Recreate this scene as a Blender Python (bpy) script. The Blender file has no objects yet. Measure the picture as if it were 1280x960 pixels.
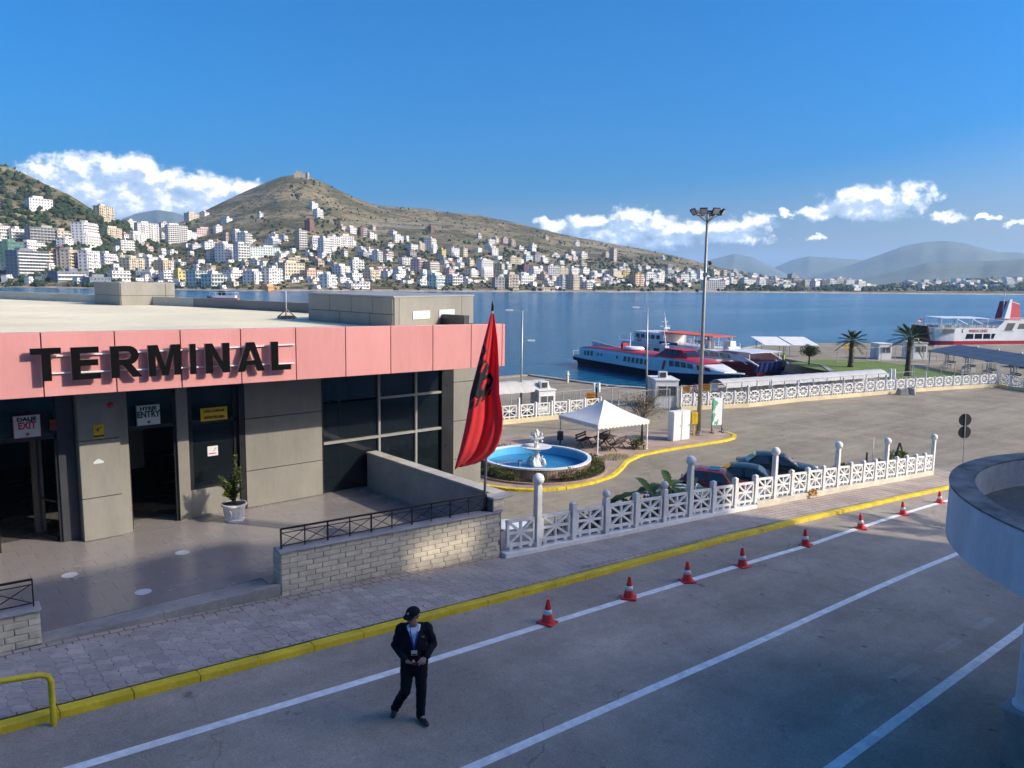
import bpy, bmesh, math, random
from mathutils import Vector, Matrix, noise
R = random.Random(11)
PI = math.pi
rad = math.radians
sc = bpy.context.scene
C = sc.collection

# ---------------------------------------------------------------- camera, sky, sun, exposure
EYE = Vector((0.0, 0.0, 6.55))
FOC, PITCH, ROLL, HEAD = 962.0, rad(7.7), rad(0.9), rad(49.5)
_r = Vector((math.sin(HEAD), -math.cos(HEAD), 0.0))
_f = Vector((math.cos(HEAD) * math.cos(PITCH), math.sin(HEAD) * math.cos(PITCH), -math.sin(PITCH)))
_u = _r.cross(_f)
CR = _r * math.cos(ROLL) + _u * math.sin(ROLL)
CU = _u * math.cos(ROLL) - _r * math.sin(ROLL)
cam_data = bpy.data.cameras.new("camera")
cam_data.sensor_fit = 'HORIZONTAL'
cam_data.sensor_width = 36.0
cam_data.lens = 36.0 * FOC / 1280.0
cam_data.clip_start = 0.1
cam_data.clip_end = 40000.0
cam = bpy.data.objects.new("camera", cam_data)
C.objects.link(cam)
M4 = Matrix.Identity(4)
for k, v in enumerate((CR, CU, -_f)):
    for j in range(3):
        M4[j][k] = v[j]
M4.translation = EYE
cam.matrix_world = M4
sc.camera = cam

SUN_A, SUN_E = rad(38.5), rad(30.5)          # azimuth from the -Y axis towards +X, elevation
SUN = Vector((math.sin(SUN_A) * math.cos(SUN_E), -math.cos(SUN_A) * math.cos(SUN_E), math.sin(SUN_E)))
sun_data = bpy.data.lights.new("sun", 'SUN')
sun_data.energy = 2.3
sun_data.angle = rad(0.53)
sun_data.color = (1.0, 0.91, 0.76)
sun = bpy.data.objects.new("sun", sun_data)
sun.rotation_euler = SUN.to_track_quat('Z', 'Y').to_euler()
sun.location = (40, -40, 60)
C.objects.link(sun)

world = bpy.data.worlds.new("World")
sc.world = world
world.use_nodes = True
sc.view_settings.view_transform = 'Standard'
sc.view_settings.look = 'None'
sc.view_settings.exposure = 1.05
sc.view_settings.gamma = 1.0
sc.cycles.max_bounces = 6
sc.cycles.diffuse_bounces = 3
sc.cycles.glossy_bounces = 3
sc.cycles.transmission_bounces = 4
sc.cycles.volume_bounces = 1
sc.cycles.transparent_max_bounces = 8
sc.cycles.caustics_reflective = False
sc.cycles.caustics_refractive = False
sc.cycles.sample_clamp_indirect = 4.0
sc.cycles.use_denoising = True
sc.cycles.use_adaptive_sampling = True
sc.cycles.adaptive_threshold = 0.01


class NT:
    """small helper to write node trees"""
    def __init__(self, tree):
        self.t = tree

    def n(self, typ, ins=None, **props):
        nd = self.t.nodes.new(typ)
        for k, v in props.items():
            setattr(nd, k, v)
        if ins:
            for k, v in ins.items():
                s = nd.inputs[k]
                if isinstance(v, bpy.types.NodeSocket):
                    self.t.links.new(v, s)
                else:
                    s.default_value = v
        return nd

    def m(self, op, a, b=None, c=None, clamp=False):
        nd = self.t.nodes.new('ShaderNodeMath')
        nd.operation = op
        nd.use_clamp = clamp
        for k, v in enumerate((a, b, c)):
            if v is None:
                continue
            if isinstance(v, bpy.types.NodeSocket):
                self.t.links.new(v, nd.inputs[k])
            else:
                nd.inputs[k].default_value = v
        return nd.outputs[0]

    def mix(self, f, a, b, mode='MIX'):
        nd = self.t.nodes.new('ShaderNodeMix')
        nd.data_type = 'RGBA'
        nd.blend_type = mode
        for k, v in ((0, f), (6, a), (7, b)):
            if isinstance(v, bpy.types.NodeSocket):
                self.t.links.new(v, nd.inputs[k])
            elif k == 0:
                nd.inputs[k].default_value = v
            else:
                nd.inputs[k].default_value = (*v[:3], 1.0)
        return nd.outputs[2]

    def link(self, a, b):
        self.t.links.new(a, b)


def pix_dir(x, y):
    u, v = (x - 640.0) / FOC, -(y - 480.0) / FOC
    return (CR * u + CU * v + _f)


def P(x, y, z):
    d = pix_dir(x, y)
    return EYE + d * ((z - EYE.z) / d.z)


def Pv(x, y, v):
    d = pix_dir(x, y)
    return EYE + d * (v / d.y)


def Pd(x, y, q):
    """point on the pixel's ray at the same ground distance as q"""
    d = pix_dir(x, y)
    return EYE + d * (math.hypot(q[0], q[1]) / math.hypot(d.x, d.y))


def build_sky():
    t = world.node_tree
    t.nodes.clear()
    N = NT(t)
    out = N.n('ShaderNodeOutputWorld')
    bg = N.n('ShaderNodeBackground', {'Strength': 0.112})
    sky = N.n('ShaderNodeTexSky', sky_type='NISHITA', sun_disc=False, sun_elevation=SUN_E,
              sun_rotation=math.atan2(SUN.x, SUN.y), altitude=0.0, air_density=0.8, dust_density=5.0,
              ozone_density=5.0)
    tc = N.n('ShaderNodeTexCoord')
    sep = N.n('ShaderNodeSeparateXYZ', {0: tc.outputs['Generated']})
    X, Y, Z = sep.outputs
    az = N.m('ARCTAN2', X, Y)
    el = N.m('ARCTAN2', Z, N.m('SQRT', N.m('ADD', N.m('MULTIPLY', X, X), N.m('MULTIPLY', Y, Y))))
    # cumulus banks over the hills: (pixel x, pixel y, half width, half height) turned into directions
    banks = [(60, 218, 26, 12), (105, 212, 46, 17), (150, 215, 50, 22), (200, 236, 48, 24), (100, 245, 60, 26), (160, 250, 90, 28),
             (245, 232, 38, 20), (300, 242, 40, 18), (250, 255, 60, 20), (40, 236, 30, 18),
             (690, 283, 20, 9), (735, 279, 34, 12), (788, 268, 22, 15), (800, 282, 44, 17), (850, 292, 46, 13), (830, 303, 40, 9),
             (900, 286, 30, 10), (935, 280, 38, 11), (920, 296, 40, 9), (760, 296, 60, 10),
             (1020, 264, 20, 8), (1060, 256, 34, 15), (1100, 250, 42, 19), (1135, 247, 26, 15), (1080, 264, 44, 10), (1186, 270, 22, 7),
             (985, 263, 10, 5), (1262, 277, 10, 4), (1020, 297, 12, 4), (1235, 274, 8, 3)]
    px = 1.0 / FOC
    g = bpy.data.node_groups.new('cloud_field', 'ShaderNodeTree')
    g.interface.new_socket('az', in_out='INPUT', socket_type='NodeSocketFloat')
    g.interface.new_socket('el', in_out='INPUT', socket_type='NodeSocketFloat')
    g.interface.new_socket('d', in_out='OUTPUT', socket_type='NodeSocketFloat')
    G = NT(g)
    gi, go = G.n('NodeGroupInput'), G.n('NodeGroupOutput')
    raw = G.n('ShaderNodeCombineXYZ', {0: gi.outputs[0], 1: gi.outputs[1]})
    wn = G.n('ShaderNodeSeparateColor', {0: G.n('ShaderNodeTexNoise', {'Vector': raw.outputs[0], 'Scale': 34.0, 'Detail': 8.0, 'Roughness': 0.62}).outputs[1]})
    waz = G.m('ADD', gi.outputs[0], G.m('MULTIPLY', G.m('SUBTRACT', wn.outputs[0], 0.5), 0.075))
    wel = G.m('ADD', gi.outputs[1], G.m('MULTIPLY', G.m('SUBTRACT', wn.outputs[1], 0.5), 0.045))
    acc = None
    for (bx, by, wx, wy) in banks:
        d = pix_dir(bx, by)
        a0, e0 = math.atan2(d.x, d.y), math.atan2(d.z, math.hypot(d.x, d.y))
        da = G.m('MULTIPLY', G.m('SUBTRACT', waz, a0), 1.0 / (wx * px * 1.15))
        de = G.m('MULTIPLY', G.m('SUBTRACT', wel, e0), 1.0 / (wy * px * 1.15))
        v = G.m('SUBTRACT', 1.0, G.m('ADD', G.m('MULTIPLY', da, da), G.m('MULTIPLY', de, de)))
        acc = v if acc is None else G.m('SMOOTH_MAX', acc, v, 0.25)
    cmb = G.n('ShaderNodeCombineXYZ', {0: G.m('MULTIPLY', gi.outputs[0], 1.0), 1: G.m('MULTIPLY', gi.outputs[1], 1.35)})
    n1 = G.n('ShaderNodeTexNoise', {'Vector': cmb.outputs[0], 'Scale': 34.0, 'Detail': 10.0, 'Roughness': 0.64})
    n2 = G.n('ShaderNodeTexNoise', {'Vector': cmb.outputs[0], 'Scale': 75.0, 'Detail': 6.0, 'Roughness': 0.6})
    nn = G.m('ADD', G.m('MULTIPLY', G.m('SUBTRACT', n1.outputs[0], 0.5), 1.5), G.m('MULTIPLY', G.m('SUBTRACT', n2.outputs[0], 0.5), 0.7))
    G.link(G.m('ADD', G.m('MULTIPLY', G.m('MAXIMUM', acc, -1.5), 0.8), nn), go.inputs[0])
    f0 = N.n('ShaderNodeGroup', node_tree=g, ins={0: az, 1: el})
    f1 = N.n('ShaderNodeGroup', node_tree=g, ins={0: N.m('ADD', az, 0.010), 1: N.m('ADD', el, 0.011)})
    d0, d1 = f0.outputs[0], f1.outputs[0]
    ramp = N.n('ShaderNodeMapRange', {'Value': d0, 'From Min': -0.05, 'From Max': 0.85}, interpolation_type='SMOOTHSTEP')
    lit = N.n('ShaderNodeMapRange', {'Value': N.m('SUBTRACT', d0, d1), 'From Min': -0.06, 'From Max': 0.55}, interpolation_type='SMOOTHSTEP')
    cc = N.mix(lit.outputs[0], (3.1, 3.7, 4.6), (8.6, 8.2, 7.7))
    hs = N.n('ShaderNodeHueSaturation', {'Saturation': 1.95, 'Value': 1.0, 'Color': sky.outputs[0]})
    col = N.mix(N.m('MULTIPLY', ramp.outputs[0], 0.95), hs.outputs[0], cc)
    N.link(col, bg.inputs['Color'])
    N.link(bg.outputs[0], out.inputs['Surface'])


build_sky()


# ---------------------------------------------------------------- helpers: materials
MATS = {}


def mat(name, col, rough=0.6, var=0.12, scale=3.0, bump=0.0, bscale=40.0, metal=0.0, spec=0.5, col2=None, stain=0.0, emit=None, coat=0.0, stretch=None, cells=None):
    if name in MATS:
        return MATS[name]
    m = bpy.data.materials.new(name)
    MATS[name] = m
    m.use_nodes = True
    N = NT(m.node_tree)
    b = m.node_tree.nodes['Principled BSDF']
    b.inputs['Roughness'].default_value = rough
    b.inputs['Metallic'].default_value = metal
    b.inputs['Specular IOR Level'].default_value = spec
    b.inputs['Coat Weight'].default_value = coat
    tc = N.n('ShaderNodeTexCoord')
    vec = tc.outputs['Object']
    geo = N.n('ShaderNodeNewGeometry')
    vec = geo.outputs['Position']
    if stretch:
        vec = N.n('ShaderNodeMapping', {'Vector': vec, 'Scale': stretch}).outputs[0]
    if var or col2:
        n1 = N.n('ShaderNodeTexNoise', {'Vector': vec, 'Scale': scale, 'Detail': 6.0, 'Roughness': 0.62})
        c2 = col2 or tuple(max(0.0, c * (1 - var * 1.6)) for c in col)
        c1 = col if col2 else tuple(min(1.0, c * (1 + var * 0.6)) for c in col)
        rmp = N.n('ShaderNodeMapRange', {'Value': n1.outputs[0], 'From Min': 0.34, 'From Max': 0.66})
        cc = N.mix(rmp.outputs[0], c2, c1)
        n3 = N.n('ShaderNodeTexNoise', {'Vector': vec, 'Scale': scale * 11.0, 'Detail': 3.0, 'Roughness': 0.7})
        r3 = N.n('ShaderNodeMapRange', {'Value': n3.outputs[0], 'From Min': 0.3, 'From Max': 0.7, 'To Min': 1 - var * 0.8, 'To Max': 1 + var * 0.4})
        cc = N.mix(1.0, cc, N.n('ShaderNodeCombineColor', {0: r3.outputs[0], 1: r3.outputs[0], 2: r3.outputs[0]}).outputs[0], 'MULTIPLY')
        if stain:
            n4 = N.n('ShaderNodeTexNoise', {'Vector': vec, 'Scale': scale * 0.35, 'Detail': 8.0, 'Roughness': 0.7})
            r4 = N.n('ShaderNodeMapRange', {'Value': n4.outputs[0], 'From Min': 0.52, 'From Max': 0.72, 'To Max': stain})
            cc = N.mix(r4.outputs[0], cc, tuple(c * 0.42 for c in col))
        if cells:      # colour that changes from one piece to the next
            oi = N.n('ShaderNodeObjectInfo')
            rc = N.n('ShaderNodeMapRange', {'Value': oi.outputs['Random'], 'To Min': 1 - cells, 'To Max': 1 + cells * 0.6})
            cc = N.mix(1.0, cc, N.n('ShaderNodeCombineColor', {0: rc.outputs[0], 1: rc.outputs[0], 2: rc.outputs[0]}).outputs[0], 'MULTIPLY')
        N.link(cc, b.inputs['Base Color'])
        rr = N.n('ShaderNodeMapRange', {'Value': n1.outputs[0], 'From Min': 0.3, 'From Max': 0.7, 'To Min': max(0.03, rough - 0.08), 'To Max': min(1, rough + 0.08)})
        N.link(rr.outputs[0], b.inputs['Roughness'])
    else:
        b.inputs['Base Color'].default_value = (*col, 1)
    if bump:
        nb = N.n('ShaderNodeTexNoise', {'Vector': vec, 'Scale': bscale, 'Detail': 5.0, 'Roughness': 0.65})
        bp = N.n('ShaderNodeBump', {'Height': nb.outputs[0], 'Strength': bump, 'Distance': 0.02})
        N.link(bp.outputs[0], b.inputs['Normal'])
    if emit:
        b.inputs['Emission Color'].default_value = (*emit[:3], 1)
        b.inputs['Emission Strength'].default_value = emit[3]
    return m


def asphalt(name, col, worn):
    """aged asphalt: aggregate, patches, wheel wear, hairline cracks and drips"""
    m = bpy.data.materials.new(name)
    MATS[name] = m
    m.use_nodes = True
    N = NT(m.node_tree)
    b = m.node_tree.nodes['Principled BSDF']
    b.inputs['Roughness'].default_value = 0.9
    b.inputs['Specular IOR Level'].default_value = 0.2
    pos = N.n('ShaderNodeNewGeometry').outputs['Position']
    nz = lambda s, d, r, v=pos: N.n('ShaderNodeTexNoise', {'Vector': v, 'Scale': s, 'Detail': d, 'Roughness': r}).outputs[0]
    mr = lambda v, a, c, t0=0.0, t1=1.0: N.n('ShaderNodeMapRange', {'Value': v, 'From Min': a, 'From Max': c, 'To Min': t0, 'To Max': t1}).outputs[0]
    lane = N.n('ShaderNodeMapping', {'Vector': pos, 'Scale': (0.10, 1.1, 1.0)}).outputs[0]
    f = N.m('MULTIPLY', mr(nz(0.35, 7, 0.65), 0.3, 0.7, 0.74, 1.18), mr(nz(1.0, 4, 0.6, lane), 0.3, 0.7, 0.86, 1.10))
    f = N.m('MULTIPLY', f, mr(nz(38.0, 3, 0.8), 0.25, 0.75, 0.62, 1.36))
    f = N.m('MULTIPLY', f, mr(nz(4.5, 5, 0.75), 0.3, 0.7, 0.90, 1.08))
    drip = mr(nz(1.6, 3, 0.6), 0.66, 0.73)
    f = N.m('MULTIPLY', f, N.m('SUBTRACT', 1.0, N.m('MULTIPLY', drip, 0.45)))
    dv = N.n('ShaderNodeVectorMath', {0: pos, 1: N.n('ShaderNodeTexNoise', {'Vector': pos, 'Scale': 1.3, 'Detail': 4.0}).outputs[1]}, operation='ADD').outputs[0]
    vo = N.n('ShaderNodeTexVoronoi', {'Vector': dv, 'Scale': 0.21}, feature='DISTANCE_TO_EDGE').outputs[0]
    crack = N.m('MULTIPLY', mr(vo, 0.0, 0.005, 1.0, 0.0), mr(nz(0.12, 2, 0.5), 0.47, 0.55))
    f = N.m('MULTIPLY', f, N.m('SUBTRACT', 1.0, N.m('MULTIPLY', crack, worn)))
    cc = N.n('ShaderNodeCombineColor', {0: f, 1: f, 2: f}).outputs[0]
    N.link(N.mix(1.0, col, cc, 'MULTIPLY'), b.inputs['Base Color'])
    bp = N.n('ShaderNodeBump', {'Height': nz(55.0, 4, 0.7), 'Strength': 0.5, 'Distance': 0.015})
    N.link(bp.outputs[0], b.inputs['Normal'])
    return m


def leafmat(name, col, col2, rough=0.5, scale=4.0, trans=0.25):
    if name in MATS:
        return MATS[name]
    m = mat(name, col, rough, 0.25, scale, col2=col2)
    b = m.node_tree.nodes['Principled BSDF']
    b.inputs['Subsurface Weight'].default_value = 0.0
    b.inputs['Specular IOR Level'].default_value = 0.25
    b.inputs['Transmission Weight'].default_value = 0.0
    return m


def glass(name, col=(0.012, 0.018, 0.022), rough=0.05):
    return mat(name, col, rough, 0.0, spec=0.8)


# ---------------------------------------------------------------- helpers: mesh building
class MB:
    def __init__(self):
        self.v, self.f, self.mi = [], [], []
        self.cur = 0

    def add(self, vs, fs):
        o = len(self.v)
        self.v += [tuple(p) for p in vs]
        self.f += [tuple(i + o for i in f) for f in fs]
        self.mi += [self.cur] * len(fs)
        return self

    def quad(self, a, b, c, d):
        return self.add([a, b, c, d], [(0, 1, 2, 3)])

    def hexa(self, lo, hi):
        """prism between two polygons of equal length (lower loop, upper loop)"""
        n = len(lo)
        fs = [tuple(reversed(range(n))), tuple(range(n, 2 * n))]
        fs += [(i, (i + 1) % n, n + (i + 1) % n, n + i) for i in range(n)]
        return self.add(list(lo) + list(hi), fs)

    def box(self, c, s, rz=0.0, M=None):
        x, y, z = s[0] / 2, s[1] / 2, s[2] / 2
        ca, sa = math.cos(rz), math.sin(rz)
        vs = []
        for dz in (-z, z):
            for dx, dy in ((-x, -y), (x, -y), (x, y), (-x, y)):
                vs.append((c[0] + dx * ca - dy * sa, c[1] + dx * sa + dy * ca, c[2] + dz))
        if M:
            vs = [M @ Vector(v) for v in vs]
        return self.hexa(vs[:4], vs[4:])

    def span(self, a, b):
        return self.box([(a[k] + b[k]) / 2 for k in range(3)], [abs(a[k] - b[k]) for k in range(3)])

    def prism(self, poly, z0, z1):
        return self.hexa([(p[0], p[1], z0) for p in poly], [(p[0], p[1], z1) for p in poly])

    def bar(self, a, b, w, h=None, up=(0, 0, 1)):
        a, b = Vector(a), Vector(b)
        h = h or w
        d = (b - a).normalized()
        upv = Vector(up)
        if abs(d.dot(upv)) > 0.98:
            upv = Vector((0, 1, 0)) if abs(d.y) < 0.9 else Vector((1, 0, 0))
        s = d.cross(upv).normalized() * (w / 2)
        t = s.cross(d).normalized() * (h / 2)
        return self.hexa([a - s - t, a + s - t, a + s + t, a - s + t], [b - s - t, b + s - t, b + s + t, b - s + t])

    def tube(self, pts, r, n=8, caps=True):
        pts = [Vector(p) for p in pts]
        rs = r if isinstance(r, (list, tuple)) else [r] * len(pts)
        rings = []
        prev = None
        for i, p in enumerate(pts):
            d = (pts[min(i + 1, len(pts) - 1)] - pts[max(i - 1, 0)]).normalized()
            if prev is None:
                a = Vector((0, 0, 1)) if abs(d.z) < 0.9 else Vector((1, 0, 0))
                s = d.cross(a).normalized()
            else:
                s = (prev - d * prev.dot(d)).normalized()
            prev = s
            t = d.cross(s)
            rings.append([p + (s * math.cos(2 * PI * k / n) + t * math.sin(2 * PI * k / n)) * rs[i] for k in range(n)])
        return self.loft(rings, caps)

    def loft(self, rings, caps=True, closed=True):
        n = len(rings[0])
        vs = [p for r in rings for p in r]
        fs = []
        for i in range(len(rings) - 1):
            for k in range(n if closed else n - 1):
                fs.append((i * n + k, i * n + (k + 1) % n, (i + 1) * n + (k + 1) % n, (i + 1) * n + k))
        if caps and closed:
            fs.append(tuple(reversed(range(n))))
            fs.append(tuple(range((len(rings) - 1) * n, len(rings) * n)))
        return self.add(vs, fs)

    def lathe(self, prof, c=(0, 0, 0), n=16, a0=0.0):
        rings = [[(c[0] + r * math.cos(a0 + 2 * PI * k / n), c[1] + r * math.sin(a0 + 2 * PI * k / n), c[2] + z) for k in range(n)] for r, z in prof]
        return self.loft(rings)

    def ball(self, c, r, n=12, m=8, s=(1, 1, 1)):
        rings = []
        for j in range(m + 1):
            t = PI * (j + 0.02) / (m + 0.04) - PI / 2
            rings.append([(c[0] + r * s[0] * math.cos(t) * math.cos(2 * PI * k / n), c[1] + r * s[1] * math.cos(t) * math.sin(2 * PI * k / n), c[2] + r * s[2] * math.sin(t)) for k in range(n)])
        return self.loft(rings)

    def leaf(self, c, d, up, l, w):
        c, d, up = Vector(c), Vector(d).normalized(), Vector(up)
        s = d.cross(up)
        if s.length < 1e-3:
            s = d.cross(Vector((1, 0.3, 0)))
        s = s.normalized() * (w / 2)
        nrm = s.cross(d).normalized() * (w * 0.18)
        return self.add([c, c + d * l * 0.5 - s + nrm, c + d * l, c + d * l * 0.5 + s + nrm], [(0, 1, 2), (0, 2, 3)])

    def mesh(self, name, mats, smooth=False, angle=None, recalc=True):
        me = bpy.data.meshes.new(name)
        me.from_pydata(self.v, [], self.f)
        if not isinstance(mats, (list, tuple)):
            mats = [mats]
        for m in mats:
            me.materials.append(m)
        if len(mats) > 1:
            me.polygons.foreach_set('material_index', self.mi)
        if recalc:
            bm = bmesh.new()
            bm.from_mesh(me)
            bmesh.ops.recalc_face_normals(bm, faces=bm.faces)
            bm.to_mesh(me)
            bm.free()
        if smooth or angle:
            me.polygons.foreach_set('use_smooth', [True] * len(me.polygons))
            if angle:
                me.set_sharp_from_angle(angle=rad(angle))
        me.update()
        return me

    def obj(self, name, mats, parent=None, smooth=False, angle=None, recalc=True, bevel=0.0):
        return link(name, self.mesh(name, mats, smooth, angle, recalc), parent, bevel)


def link(name, me, parent=None, bevel=0.0):
    o = bpy.data.objects.new(name, me)
    C.objects.link(o)
    if parent:
        o.parent = parent
    if bevel:
        bv = o.modifiers.new('edge', 'BEVEL')
        bv.width = bevel
        bv.segments = 2
        bv.limit_method = 'ANGLE'
    return o


def tag(o, label=None, cat=None, group=None, kind=None):
    if label:
        o['label'] = label
    if cat:
        o['category'] = cat
    if group:
        o['group'] = group
    if kind:
        o['kind'] = kind
    return o


def empty(name, loc=(0, 0, 0), rz=0.0, label=None, cat=None, group=None):
    o = bpy.data.objects.new(name, None)
    o.location = loc
    o.rotation_euler = (0, 0, rz)
    o.empty_display_size = 0.1
    C.objects.link(o)
    return tag(o, label, cat, group)


def copy_tree(o, parent=None):
    c = o.copy()
    C.objects.link(c)
    c.parent = parent
    for ch in o.children:
        copy_tree(ch, c)
    return c


def tex(body, size, name='lettering', bold=0.0, depth=0.004, sx=1.0):
    cu = bpy.data.curves.new(name, 'FONT')
    cu.body = body
    cu.size = size
    cu.align_x = 'CENTER'
    cu.align_y = 'CENTER'
    cu.extrude = depth
    cu.offset = bold
    cu.resolution_u = 2
    o = bpy.data.objects.new('tmp_text', cu)
    C.objects.link(o)
    dg = bpy.context.evaluated_depsgraph_get()
    me = bpy.data.meshes.new_from_object(o.evaluated_get(dg))
    bpy.data.objects.remove(o)
    bpy.data.curves.remove(cu)
    if sx != 1.0:
        me.transform(Matrix.Diagonal((sx, 1, 1, 1)))
    me.name = name
    return me


def frame(c, right, up):
    """matrix whose x runs along right, y along up and z towards the reader"""
    r, u = Vector(right).normalized(), Vector(up).normalized()
    nrm = r.cross(u)
    m = Matrix.Identity(4)
    for k, v in enumerate((r, u, nrm)):
        for j in range(3):
            m[j][k] = v[j]
    m.translation = Vector(c)
    return m


def put_text(body, size, c, right, up, material, parent, bold=0.0, depth=0.003, sx=1.0, name='lettering'):
    me = tex(body, size, name, bold, depth, sx)
    me.transform(frame(c, right, up))
    me.materials.clear()
    me.materials.append(material)
    return link(name, me, parent)


def lerp(a, b, t):
    return a + (b - a) * t


def interp(x, pts):
    if x <= pts[0][0]:
        return pts[0][1]
    for (x0, y0), (x1, y1) in zip(pts, pts[1:]):
        if x <= x1:
            return lerp(y0, y1, (x - x0) / (x1 - x0))
    return pts[-1][1]


def sstep(a, b, x):
    t = min(1, max(0, (x - a) / (b - a)))
    return t * t * (3 - 2 * t)


# height of the road along its length (it runs downhill away from the camera)
_ZR = [(-40, 2.6), (5.9, 0.0), (12.8, -0.4), (20, -0.86), (25.3, -1.31), (30.25, -1.77), (35.2, -2.29), (40.2, -2.81), (46, -3.4), (54, -4.0), (62, -4.33), (70, -4.4), (400, -4.4)]


def zr(u):
    return sum(interp(u + k, _ZR) for k in (-2, -1, 0, 1, 2)) / 5.0


ZL = -4.4        # the port yard
ZS = -6.2        # the sea


def Pr(x, y, dz=0.0):
    """the pixel's point on the road surface (raised by dz)"""
    z = -0.5
    for _ in range(30):
        p = P(x, y, z + dz)
        z = 0.5 * z + 0.5 * zr(p.x)
    return P(x, y, zr(p.x) + dz)

# ================================================================ LAND, SEA, HAZE
def azel(x, y):
    d = pix_dir(x, y)
    return math.atan2(d.x, d.y), math.atan2(d.z, math.hypot(d.x, d.y))


RIDGE_Y = [(-220, 215), (-100, 190), (0, 204), (20, 209), (45, 221), (70, 234), (90, 243), (108, 254), (122, 264), (140, 270), (165, 279), (195, 285), (215, 283), (235, 276),
           (262, 262), (300, 244), (330, 231), (350, 223), (362, 220), (378, 219), (392, 222), (410, 230), (432, 241), (450, 249), (472, 257), (500, 259), (530, 261), (560, 265), (600, 270), (640, 278),
           (680, 288), (720, 297), (760, 304), (800, 311), (840, 319), (870, 327), (900, 335), (940, 342), (975, 347), (1010, 350), (1060, 353), (1095, 357),
           (1120, 354), (1150, 352), (1180, 353), (1205, 349), (1235, 347), (1260, 348), (1300, 350), (1420, 352), (1600, 356)]
RIDGE_R = [(-220, 1150), (0, 1150), (110, 1080), (165, 1250), (215, 1480), (262, 1640), (370, 1760), (600, 1780), (760, 1860), (900, 2020), (1000, 2150), (1095, 2350), (1280, 2900), (1600, 3300)]
SHORE_R = [(-220, 790), (0, 785), (150, 740), (300, 690), (450, 735), (620, 812), (760, 930), (900, 1122), (1050, 1320), (1200, 1560), (1300, 1800), (1600, 2100)]
RUGGED = 1.0


def land_z(x, r, jag=True):
    """terrain height at pixel column x and ground distance r"""
    rs, rr = interp(x, SHORE_R), interp(x, RIDGE_R)
    a, e = azel(x, interp(x, RIDGE_Y))
    zt = EYE.z + rr * math.tan(e)
    t = (r - rs) / (rr - rs)
    if t <= 0:
        return ZS - 1.0 + 14.0 * max(-0.25, t)
    px, py = r * math.sin(a), r * math.cos(a)
    if t <= 1:
        z = ZS + 1.6 + (zt - ZS - 1.6) * (0.25 * t + 0.75 * t ** 1.45)
    else:
        z = zt - (t - 1) * (rr - rs) * 0.35
    if jag:
        s = min(1, t * 1.3) * (zt - ZS)
        q = Vector((px * 0.0042, py * 0.0042, 3.1))
        k = 0.045 if t < 0.93 else 0.045 * max(0.25, (1 - t) / 0.07)
        z += s * k * (noise.noise(q) + 0.6 * noise.noise(q * 2.3) + 0.35 * noise.noise(q * 5.1) + 0.2 * noise.noise(q * 11))
    return z


def land_hit(x, y):
    """where the pixel's ray meets the hillside"""
    a, e = azel(x, y)
    rs, rr = interp(x, SHORE_R), interp(x, RIDGE_R)
    te = math.tan(e)
    r = rs + 2
    st = (rr - rs) / 160
    while r < rr * 1.05:
        if land_z(x, r) >= EYE.z + r * te:
            lo, hi = r - st, r
            for _ in range(8):
                m = (lo + hi) / 2
                if land_z(x, m) >= EYE.z + m * te:
                    hi = m
                else:
                    lo = m
            r = hi
            return Vector((r * math.sin(a), r * math.cos(a), land_z(x, r)))
        r += st
    r = rr * 0.97
    return Vector((r * math.sin(a), r * math.cos(a), land_z(x, r)))


def hill_material():
    m = bpy.data.materials.new('scrub_hillside')
    m.use_nodes = True
    N = NT(m.node_tree)
    b = m.node_tree.nodes['Principled BSDF']
    b.inputs['Roughness'].default_value = 0.95
    b.inputs['Specular IOR Level'].default_value = 0.1
    geo = N.n('ShaderNodeNewGeometry')
    pos = geo.outputs['Position']
    n1 = N.n('ShaderNodeTexNoise', {'Vector': pos, 'Scale': 0.011, 'Detail': 9.0, 'Roughness': 0.66})
    n2 = N.n('ShaderNodeTexNoise', {'Vector': pos, 'Scale': 0.07, 'Detail': 5.0, 'Roughness': 0.72})
    st = N.n('ShaderNodeMapping', {'Vector': pos, 'Scale': (0.0035, 0.0035, 0.085)})
    n3 = N.n('ShaderNodeTexNoise', {'Vector': st.outputs[0], 'Scale': 1.0, 'Detail': 6.0, 'Roughness': 0.6})
    a = N.n('ShaderNodeMapRange', {'Value': n1.outputs[0], 'From Min': 0.42, 'From Max': 0.58})
    c = N.mix(a.outputs[0], (0.125, 0.105, 0.042), (0.30, 0.235, 0.128))
    s = N.n('ShaderNodeMapRange', {'Value': n2.outputs[0], 'From Min': 0.50, 'From Max': 0.60})
    c = N.mix(N.m('MULTIPLY', s.outputs[0], 0.85), c, (0.042, 0.052, 0.024))
    w = N.n('ShaderNodeMapRange', {'Value': n3.outputs[0], 'From Min': 0.57, 'From Max': 0.66})
    c = N.mix(N.m('MULTIPLY', w.outputs[0], 0.75), c, (0.31, 0.27, 0.20))
    n5 = N.n('ShaderNodeTexNoise', {'Vector': pos, 'Scale': 0.16, 'Detail': 3.0, 'Roughness': 0.8})
    w2 = N.n('ShaderNodeMapRange', {'Value': n5.outputs[0], 'From Min': 0.63, 'From Max': 0.70})
    c = N.mix(N.m('MULTIPLY', w2.outputs[0], 0.55), c, (0.40, 0.37, 0.30))
    N.link(c, b.inputs['Base Color'])
    bp = N.n('ShaderNodeBump', {'Height': n2.outputs[0], 'Strength': 1.0, 'Distance': 9.0})
    bp2 = N.n('ShaderNodeBump', {'Height': n3.outputs[0], 'Strength': 0.7, 'Distance': 6.0, 'Normal': bp.outputs[0]})
    N.link(bp2.outputs[0], b.inputs['Normal'])
    return m


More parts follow.
